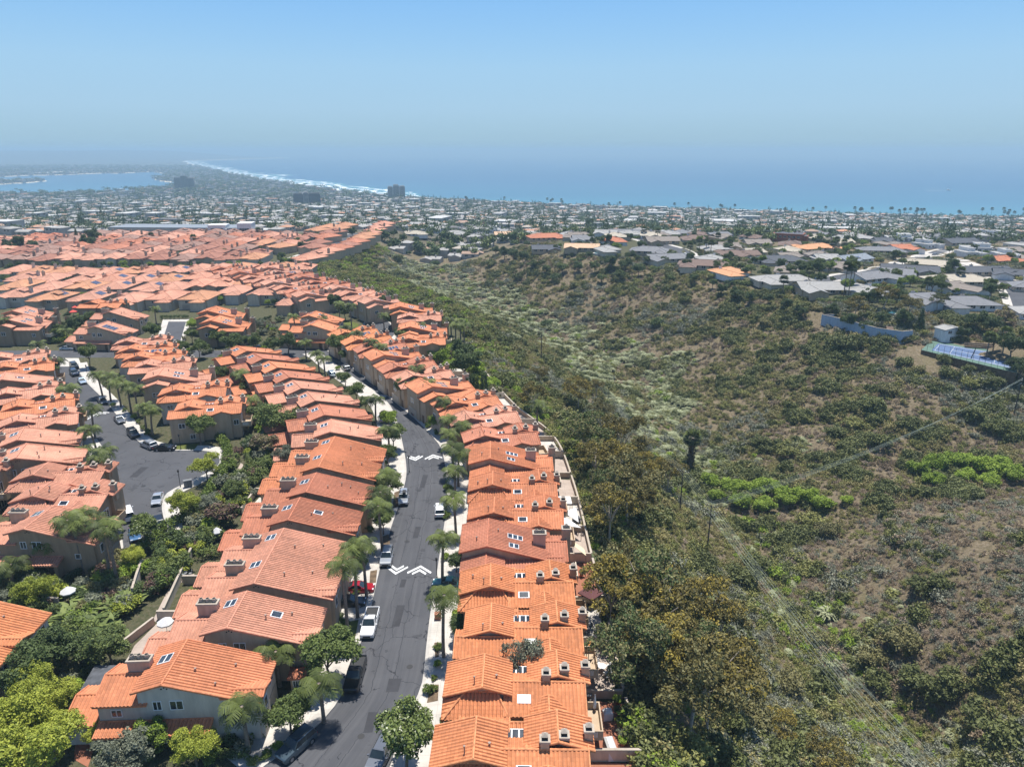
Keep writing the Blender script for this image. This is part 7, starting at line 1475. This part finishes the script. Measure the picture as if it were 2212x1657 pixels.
def covered(p, sx, sy, h, mat, label, nm='covered_grill', cat='grill'):
    b = MB(); a = [(-sx, -sy), (sx, -sy), (sx, sy), (-sx, sy)]
    for k in range(4):
        n = (k + 1) % 4; b.face([(*a[k], 0), (*a[n], 0), (a[n][0] * .92, a[n][1] * .92, h * .8), (a[k][0] * .92, a[k][1] * .92, h * .8)]); b.face([(a[k][0] * .92, a[k][1] * .92, h * .8), (a[n][0] * .92, a[n][1] * .92, h * .8), (a[n][0] * .5, a[n][1] * .6, h), (a[k][0] * .5, a[k][1] * .6, h)])
    b.face([(q[0] * .5, q[1] * .6, h) for q in a]); tag(b.build(nm, [mat], None, p, .15), label, cat)
covered(terr(1312, 1550), .6, .5, 1.2, WHITEC, "white covered grill on the red terrace"); covered(terr(1318, 1625), .55, 1.2, 1.5, WHITEC, "tall white cover shrouding garden furniture on the nearest red terrace", 'furniture_cover', 'cover'); covered(terr(1245, 1128), .7, .5, 1.2, GREYC, "dark covered grill under the white sails"); covered(terr(1312, 1402), .35, .35, 1.0, GREYC, "small black covered grill on the pale terrace")
def table_set(p, mat, label, n=4):
    root = empty('patio_table', p); tag(root, label, 'table', 'patio tables'); b = MB(); b.bar((0, 0, .7), (0, 0, .75), .55, 0, 12); b.build('tabletop', [mat], root); b = MB(); b.bar((0, 0, 0), (0, 0, .7), .06, 0, 6); b.bar((0, 0, 0), (0, 0, .05), .3, 0, 8); b.build('leg', [M['metal']], root)
    for k in range(n):
        a = k * 6.283 / n + .4; ch = empty('patio_chair', (p[0] + math.cos(a) * .95, p[1] + math.sin(a) * .95, p[2]), a + math.pi / 2); tag(ch, f"chair around the {label}", 'chair', f"chairs around the {label}"[:60]); s_ = MB(); s_.box(-.24, .24, -.24, .24, .4, .46, 0, True); s_.build('seat', [mat], ch); s_ = MB(); s_.box(-.24, .24, -.28, -.23, .46, .95, 0, True); s_.build('backrest', [mat], ch)
        for sx in (-.2, .2):
            for sy in (-.2, .2): s_ = MB(); s_.bar((sx, sy, 0), (sx, sy, .4), .02, 0, 5); s_.build('leg', [mat], ch)
for px, py, mt, lab in [(1300, 1448, M['railing'], "round white table on the grey-pink terrace"), (1325, 1462, GREYC, "dark table by the terrace wall"), (1270, 1508, GREYC, "dark table under the closed parasol"), (1262, 1362, GREYC, "dark table under the maroon parasol"), (1222, 1140, GREYC, "dark table beside the white sails"), (398, 1246, GREYC, "dark table on the paved garden patch"), (440, 1155, M['railing'], "white table in the walled lawn")]: table_set(terr(px, py), mt, lab)
for i, (px, py) in enumerate([(1330, 1500), (1333, 1520), (1336, 1545), (1338, 1570), (1340, 1592), (1328, 1415), (1322, 1395), (1334, 1450), (1337, 1475), (1345, 1610), (1270, 1270), (1268, 1285), (1256, 1245)]):
    p = terr(px, py); root = empty('potted_plant', p); tag(root, f"potted plant along the terrace walls, {ORD[i]} in the line from {'the middle' if i > 4 else 'the second terrace'}", 'potted plant', 'potted plants on the rim terraces'); b = MB(); b.bar((0, 0, 0), (0, 0, .4), .2, 0, 8, r2=.28); b.build('pot', [POT], root); link('foliage', PROTO['shrub'][1][i % 8], root, (0, 0, .35), i, .5)

# ---------------------------------------------------------------- gardens west of the street
for i, (pts, h, mt, lab) in enumerate([([(416, 1199), (386, 1266), (356, 1333)], 1.5, 'grey', "long whitewashed garden wall beside the walled lawn"), ([(397, 1262), (469, 1262)], 1.5, 'tan', "tan cross wall above the walled lawn"), ([(341, 1338), (409, 1338)], 1.4, 'grey', "grey cross wall below the walled lawn"), ([(266, 1402), (334, 1349)], 1.2, 'pinkish', "reddish wall edging the flagged patio"), ([(290, 1296), (300, 1262), (312, 1228)], 2.0, 'grey', "grey block wall by the yellow-green shrubs"), ([(553, 1070), (523, 1112)], 1.4, 'cream', "slanting cream wall of the patio with the dark car cover"), ([(553, 1070), (600, 1072)], 1.5, 'grey', "grey cross wall behind the bushy dark tree"), ([(592, 972), (648, 985)], 1.2, 'cream', "cream wall behind the white trellis"), ([(382, 775), (410, 808), (432, 850), (470, 900)], 1.3, 'cream', "curving pale wall along the back of the garden row"), ([(455, 905), (468, 922), (488, 930)], 1.0, 'pinkish', "low red-capped wall by the end house of the garden row"), ([(60, 1308), (130, 1312)], 1.6, 'cream', "cream wall under the low palm at the left")]):
    wall_thing('garden_wall', resample([Vector(W(*q)[:2]) for q in pts], 1.5), h, .22, STUC[mt], lab, 'garden walls west of the street', -.5)
for nm, pts, mt, z in [('lawn', [(412, 1266), (452, 1266), (420, 1335), (366, 1335)], 'lawn', .03), ('patio', [(346, 1340), (402, 1340), (372, 1412), (282, 1412), (290, 1395)], 'patio', .035), ('lawn', [(430, 1130), (470, 1125), (455, 1195), (425, 1200)], 'lawn', .03), ('patio', [(386, 1240), (420, 1240), (415, 1258), (390, 1258)], 'patio', .03), ('patio', [(527, 1112), (560, 1075), (596, 1076), (575, 1120)], 'concrete', .03), ('patio', [(600, 1000), (645, 1000), (640, 1020), (590, 1020)], 'patio', .03), ('terracotta_path', [(168, 1540), (195, 1535), (215, 1580), (190, 1657), (160, 1640)], 'paver', .03), ('lawn', [(380, 962), (430, 960), (420, 972), (380, 972)], 'lawn', .17), ('lawn', [(745, 690), (775, 700), (770, 720), (740, 712)], 'lawn', .03), ('lawn', [(300, 1195), (370, 1150), (400, 1100), (360, 1110), (365, 1150), (300, 1180)], 'lawn', .02), ('garden_path', [(330, 1340), (365, 1270), (440, 1130), (500, 1040), (520, 1000), (526, 1004), (505, 1046), (446, 1138), (372, 1276), (338, 1344)], 'patio', .025), ('front_lawn', [(738, 1395), (765, 1390), (775, 1340), (750, 1345)], 'lawn', .17), ('planting_bed', [(930, 1480), (948, 1480), (946, 1515), (922, 1520)], 'soil', .15), ('planting_bed', [(938, 1390), (948, 1388), (948, 1420), (940, 1422)], 'soil', .15), ('planting_bed', [(848, 1100), (862, 1095), (866, 1060), (852, 1065)], 'soil', .15), ('planting_bed', [(825, 1160), (840, 1155), (843, 1180), (828, 1185)], 'soil', .15), ('planting_bed', [(800, 1235), (815, 1232), (812, 1260), (798, 1262)], 'soil', .15)]:
    b = MB(); poly(b, PW2(pts), z); tag(b.build(nm, M[mt]), kind='structure')
# dark slatted patio roof beside the grey house
root = empty('pergola', tuple(W(225, 1500, 0))); tag(root, "dark grey slatted patio roof beside the grey house", 'pergola'); a = [np.array(W(px, py, 2.75)) - np.array(W(225, 1500, 0)) for px, py in [(171, 1494), (240, 1490), (276, 1436), (205, 1436)]]
b = MB(); 
for k in range(26):
    t0, t1 = k / 26, (k + .72) / 26; q = [a[0] + (a[3] - a[0]) * t0, a[1] + (a[2] - a[1]) * t0, a[1] + (a[2] - a[1]) * t1, a[0] + (a[3] - a[0]) * t1]; b.slab([tuple(p) for p in q], .06)
SLAT = plain("weathered_slat", (.10, .105, .115), .85, var=.35, scale=1.2); b.build('slat_roof', [SLAT], root)
b = MB(); 
for t_ in (.1, .5, .9): p, q = a[0] + (a[1] - a[0]) * t_, a[3] + (a[2] - a[3]) * t_; b.bar(tuple(p - [0, 0, .14]), tuple(q - [0, 0, .14]), .09, 0, 4)
b.build('beam', [SLAT], root)
for k in range(4): b = MB(); p = a[k] * .93; b.bar((p[0], p[1], -.1), (p[0], p[1], 2.62), .08, 0, 6); b.build('post', [SLAT], root)
# white trellis
root = empty('trellis', tuple(W(618, 985, 0))); tag(root, "white lattice patio cover behind a double-chimneyed roof", 'trellis'); o0 = np.array(W(618, 985, 0)); a = [np.array(W(px, py, 2.4)) - o0 for px, py in [(597, 985), (640, 985), (646, 970), (606, 970)]]; b = MB()
for k in range(9): p, q = a[0] + (a[1] - a[0]) * k / 8, a[3] + (a[2] - a[3]) * k / 8; b.bar(tuple(p), tuple(q), .06, 0, 4)
for k in range(5): p, q = a[0] + (a[3] - a[0]) * k / 4, a[1] + (a[2] - a[1]) * k / 4; b.bar(tuple(p), tuple(q), .06, 0, 4)
b.build('lattice', [M['railing']], root)
for k in range(4): b = MB(); b.bar((a[k][0], a[k][1], -.1), tuple(a[k]), .06, 0, 6); b.build('post', [M['railing']], root)
# tiled mailbox kiosk
h = House('tan', 'rust', True); h.hip(-.75, .75, -.75, .75, 2.4, .45, ov=.3); h.opening('window', 0, -.75, .8, 1.0, 1.0, panes=3); h.build('mailbox_kiosk', "little tile-roofed kiosk by the pavement behind the big street tree", 'kiosk', None, tuple(W(646, 1485, 0)), .1)
b = MB(); b.box(-.75, .75, -.35, .35, 0, 1.5); b.box(-.8, .8, -.4, .4, 1.5, 1.58, 0, True); b.box(-.03, .03, -.37, -.35, .1, 1.4, 1); tag(b.build('electrical_cabinet', [GREYC, M['dark']], None, tuple(W(407, 1052, .1)), .5), "grey electrical cabinet on the cul-de-sac pavement", 'cabinet')
b = MB(); b.box(-.45, .45, -.35, .35, 0, .9); b.box(-.48, .48, -.38, .38, .9, .96, 0, True); tag(b.build('utility_box', [POT], None, tuple(W(946, 1336, .14)), .05), "small brown utility box on the east pavement", 'box')
def lamp(px, py, label):
    root = empty('street_lamp', tuple(W(px, py, .1))); tag(root, label, 'street lamp', 'street lamps'); b = MB(); b.bar((0, 0, 0), (0, 0, 3.2), .06, 0, 8); b.bar((0, 0, 0), (0, 0, .4), .11, 0, 8); b.build('post', [BLACKP], root); b = MB(); b.bar((0, 0, 3.2), (0, 0, 3.65), .13, 0, 6, r2=.2); b.bar((0, 0, 3.65), (0, 0, 3.85), .24, 0, 6, r2=.03); b.build('lantern', [BLACKP], root)
for px, py, lab in [(391, 971, "black lamp post on the lawn above the cul-de-sac"), (390, 1052, "black lamp post by the electrical cabinet"), (944, 1250, "black lamp post on the east pavement near the chevrons"), (884, 1020, "black lamp post on the west pavement near the second chevrons"), (712, 770, "black lamp post at the cross road corner"), (190, 815, "black lamp post at the top of the lane")]: lamp(px, py, lab)

# ---------------------------------------------------------------- power poles and lines in the canyon
POLEM = plain("pole_wood", (.075, .055, .042), .9, var=.3, scale=3); WIRE = plain("wire_metal", (.34, .38, .30), .5, .2, var=.05)
def pole(p, h, arms, label, ang):
    root = empty('utility_pole', tuple(p), ang); tag(root, label, 'utility pole', 'utility poles'); b = MB(); b.bar((0, 0, -.8), (0, 0, h), .19, 0, 8, r2=.12); b.build('post', [POLEM], root); tips = []
    for z, wd in arms:
        b = MB(); b.box(-wd, wd, -.06, .06, h - z - .07, h - z + .07, 0, True); cr = b.build('crossarm', [POLEM], root)
        for k in range(5 if wd > 1.2 else 3):
            x = -wd + .12 + (2 * wd - .24) * k / (4 if wd > 1.2 else 2); i_ = MB(); i_.bar((x, 0, h - z + .07), (x, 0, h - z + .28), .05, 0, 6, r2=.07); i_.build('insulator', [M['railing']], cr)
            tips.append(Vector((p[0] + x * math.cos(ang), p[1] + x * math.sin(ang), p[2] + h - z + .28)))
    return tips
pA = G(1527, 1192); pB = G(1468, 1106); pC = G(1169, 782); pD = G(2190, 896)
tA = pole(pA, 12.2, [(.3, 1.5), (1.5, 1.7), (2.6, 1.0)], "dark power pole with three crossarms beside the bright green gully trees", -.6); tB = pole(pB, 11.5, [(.3, 1.5)], "bare dark power pole left of the three-armed one", -.6); tC = pole(pC, 12, [(.3, 1.9)], "distant power pole with one wide crossarm on the canyon floor", -.2); tD = pole(pD, 12, [(.3, 1.6), (1.4, 1.4)], "power pole at the right edge below the tennis court", .9)
for px, py in [(1048, 630), (975, 590)]: pole(G(px, py), 11, [(.3, 1.5)], f"tiny power pole in the {'nearer' if px > 1000 else 'farther'} end of the far canyon", -.2)
def wires(A, B, sag, label, grp, n=None):
    for i, (a, b_) in enumerate(zip(A, B)):
        pts = [a.lerp(b_, t / 16) - Vector((0, 0, sag * 4 * (t / 16) * (1 - t / 16))) for t in range(17)]; m_ = MB(); m_.tube(pts, .019, 0, 4); tag(m_.build('power_line', [WIRE]), label, 'power line', grp)
pE = np.array(W(2120, 1790, -12)); far_ = [Vector(pE) + Vector(((i - 5) * .62, (i - 5) * .35, .2 * (i % 3))) for i in range(11)]
wires((tA + tA)[:11], far_, 2.2, "power line sagging from the three-armed pole to the lower right corner", 'power lines to the lower right corner')
wires(tA[:6], tD[:6], 3.0, "power line crossing the side gully to the pole at the right edge", 'power lines across the gully')
wires(tA[:5], tB[:5], .4, "short power line between the two near poles", 'power lines between the near poles'); pF = np.array(G(1290, 905)); far2 = [Vector(pF) + Vector((k * .5, k * .3, 11)) for k in range(5)]
wires(tB[:5], far2, 1.5, "power line running into the eucalyptus grove", 'power lines into the grove')

# ---------------------------------------------------------------- tennis court and its neighbours
zc = -6.2; CW_ = [np.array(W(px, py, zc)) for px, py in [(1990, 756), (2196, 806), (2200, 764), (2012, 736)]]
GREENC = plain("court_green", (.085, .15, .11), .8, var=.1, scale=.3); BLUEC = plain("court_blue", (.075, .125, .23), .8, var=.1, scale=.3)
b = MB(); b.slab([tuple(p) for p in CW_], 5, 0, None, 1); tag(b.build('court_surround', [GREENC, M['soil']]), kind='structure')
def cq(u, v): return CW_[0] + (CW_[1] - CW_[0]) * u + (CW_[3] - CW_[0]) * v + (CW_[2] - CW_[1] - CW_[3] + CW_[0]) * u * v
def cpoly(m_, u0, u1, v0, v1, dz): m_.face([tuple(cq(u, v) + np.array([0, 0, dz])) for u, v in ((u0, v0), (u1, v0), (u1, v1), (u0, v1))])
b = MB(); cpoly(b, .10, .97, .16, .84, .012); tag(b.build('tennis_court', BLUEC), kind='structure')
b = MB()
for v in (.2, .5, .8): cpoly(b, .13, .94, v - .005, v + .005, .022) if v != .5 else cpoly(b, .30, .77, v - .005, v + .005, .022)
for u in (.13, .30, .77, .94): cpoly(b, u - .001, u + .002, .2, .8, .03)
tag(b.build('court_marking', M['paint']), kind='structure')
root = empty('tennis_net', tuple(cq(.535, .5))); tag(root, "dark net across the blue tennis court", 'net'); b = MB(); q0, q1 = cq(.535, .15) - cq(.535, .5), cq(.535, .85) - cq(.535, .5); b.face([tuple(q0), tuple(q1), tuple(q1 + [0, 0, 1]), tuple(q0 + [0, 0, 1])]); b.build('netting', [M['dark']], root)
for q in (q0, q1): b = MB(); b.bar(tuple(q), tuple(q + [0, 0, 1.1]), .05, 0, 6); b.build('post', [BLACKP], root)
root = empty('court_fence', tuple(CW_[0])); tag(root, "tall thin-posted fence round the tennis court", 'fence')
for i in range(17):
    p = cq(i / 16, .02) - CW_[0]; b = MB(); b.bar(tuple(p), tuple(p + [0, 0, 3.4]), .05, 0, 5); b.build('post', [POLEM], root)
b = MB(); b.bar(tuple(cq(0, .02) - CW_[0] + [0, 0, 3.4]), tuple(cq(1, .02) - CW_[0] + [0, 0, 3.4]), .035, 0, 5); b.bar(tuple(cq(0, .02) - CW_[0] + [0, 0, 1.7]), tuple(cq(1, .02) - CW_[0] + [0, 0, 1.7]), .03, 0, 5); b.build('rail', [POLEM], root)
h = House('white', 'orange', False); h.gable(-4.2, 4.2, 0, 5, 0, 5.9, .18, ov=.4); 
for x in (-2, 2): h.opening('window', x, 0, 3.4, 1.8, 1.3)
h.opening('window', 0, 0, .4, 3.2, 1.9, panes=4)
h.build('pool_house', "small white two-storey hut above the tennis court", 'hut', None, tuple(cq(.24, 1.12)), .25, [SH['light'], SH['light']])
root = empty('bleachers', tuple(cq(.58, .95))); tag(root, "dark wooden bleachers beside the tennis court", 'bleachers')
for k in range(3): b = MB(); b.box(-5, 5, k * .8, k * .8 + .7, k * .5 + .1, k * .5 + .5, 0, True); b.build('bench', [POLEM], root)
root.rotation_euler = (0, 0, -.25)
pts = [Vector(G(px, py)[:2]) for px, py in [(1800, 694), (1773, 702), (1830, 716), (1890, 732), (1944, 744), (1968, 736)]]; zz = T1(pts[2].x, pts[2].y); wall_thing('retaining_wall', pts, zz + 4.6, .3, STUC['bluewhite'], "long white retaining wall on the canyon rim by the play set", None, zz - 6)
root = empty('play_set', tuple(G(1918, 724))); tag(root, "wooden play set with an orange slide behind the white wall", 'play set'); b = MB()
for sx in (-1, 1):
    for sy in (-1, 1): b.bar((sx, sy, 0), (sx, sy, 2.6), .09, 0, 6)
b.box(-1.1, 1.1, -1.1, 1.1, 1.4, 1.5, 0, True); b.build('frame', [POLEM], root); b = MB(); b.slab([(-1.3, -1.3, 2.5), (1.3, -1.3, 2.5), (1.3, 0, 3.5), (-1.3, 0, 3.5)], .08); b.slab([(-1.3, 0, 3.5), (1.3, 0, 3.5), (1.3, 1.3, 2.5), (-1.3, 1.3, 2.5)], .08); b.build('roof', [M['door']], root); b = MB(); b.slab([(1, -.5, 1.5), (4.2, -.5, .2), (4.2, .5, .2), (1, .5, 1.5)], .12); b.build('slide', [plain("slide_orange", (.75, .28, .03), .4)], root)
POOL = plain("pool_water", (.12, .48, .55), .1, var=.1)
for px, py, a_, b_, lab in [(1930, 676, 5, 3, "turquoise pool behind the dark trees"), (1742, 634, 4, 2.5, "blue pool on the canyon rim terrace"), (1300, 548, 5, 3, "small pool by the tan-roofed house")]:
    g_ = G(px, py); b = MB(); b.face([(math.cos(k * .5236) * a_, math.sin(k * .5236) * b_, .32) for k in range(12)], 1)
    for k in range(12):
        q = [(math.cos(j * .5236), math.sin(j * .5236)) for j in (k, k + 1)]; b.face([(q[0][0] * a_, q[0][1] * b_, .36), (q[1][0] * a_, q[1][1] * b_, .36), (q[1][0] * (a_ + 1), q[1][1] * (b_ + 1), .36), (q[0][0] * (a_ + 1), q[0][1] * (b_ + 1), .36)], 0); b.face([(q[0][0] * (a_ + 1), q[0][1] * (b_ + 1), -1.5), (q[1][0] * (a_ + 1), q[1][1] * (b_ + 1), -1.5), (q[1][0] * (a_ + 1), q[1][1] * (b_ + 1), .36), (q[0][0] * (a_ + 1), q[0][1] * (b_ + 1), .36)], 0)
    tag(b.build('swimming_pool', [M['concrete'], POOL], None, tuple(g_)), lab, 'pool')
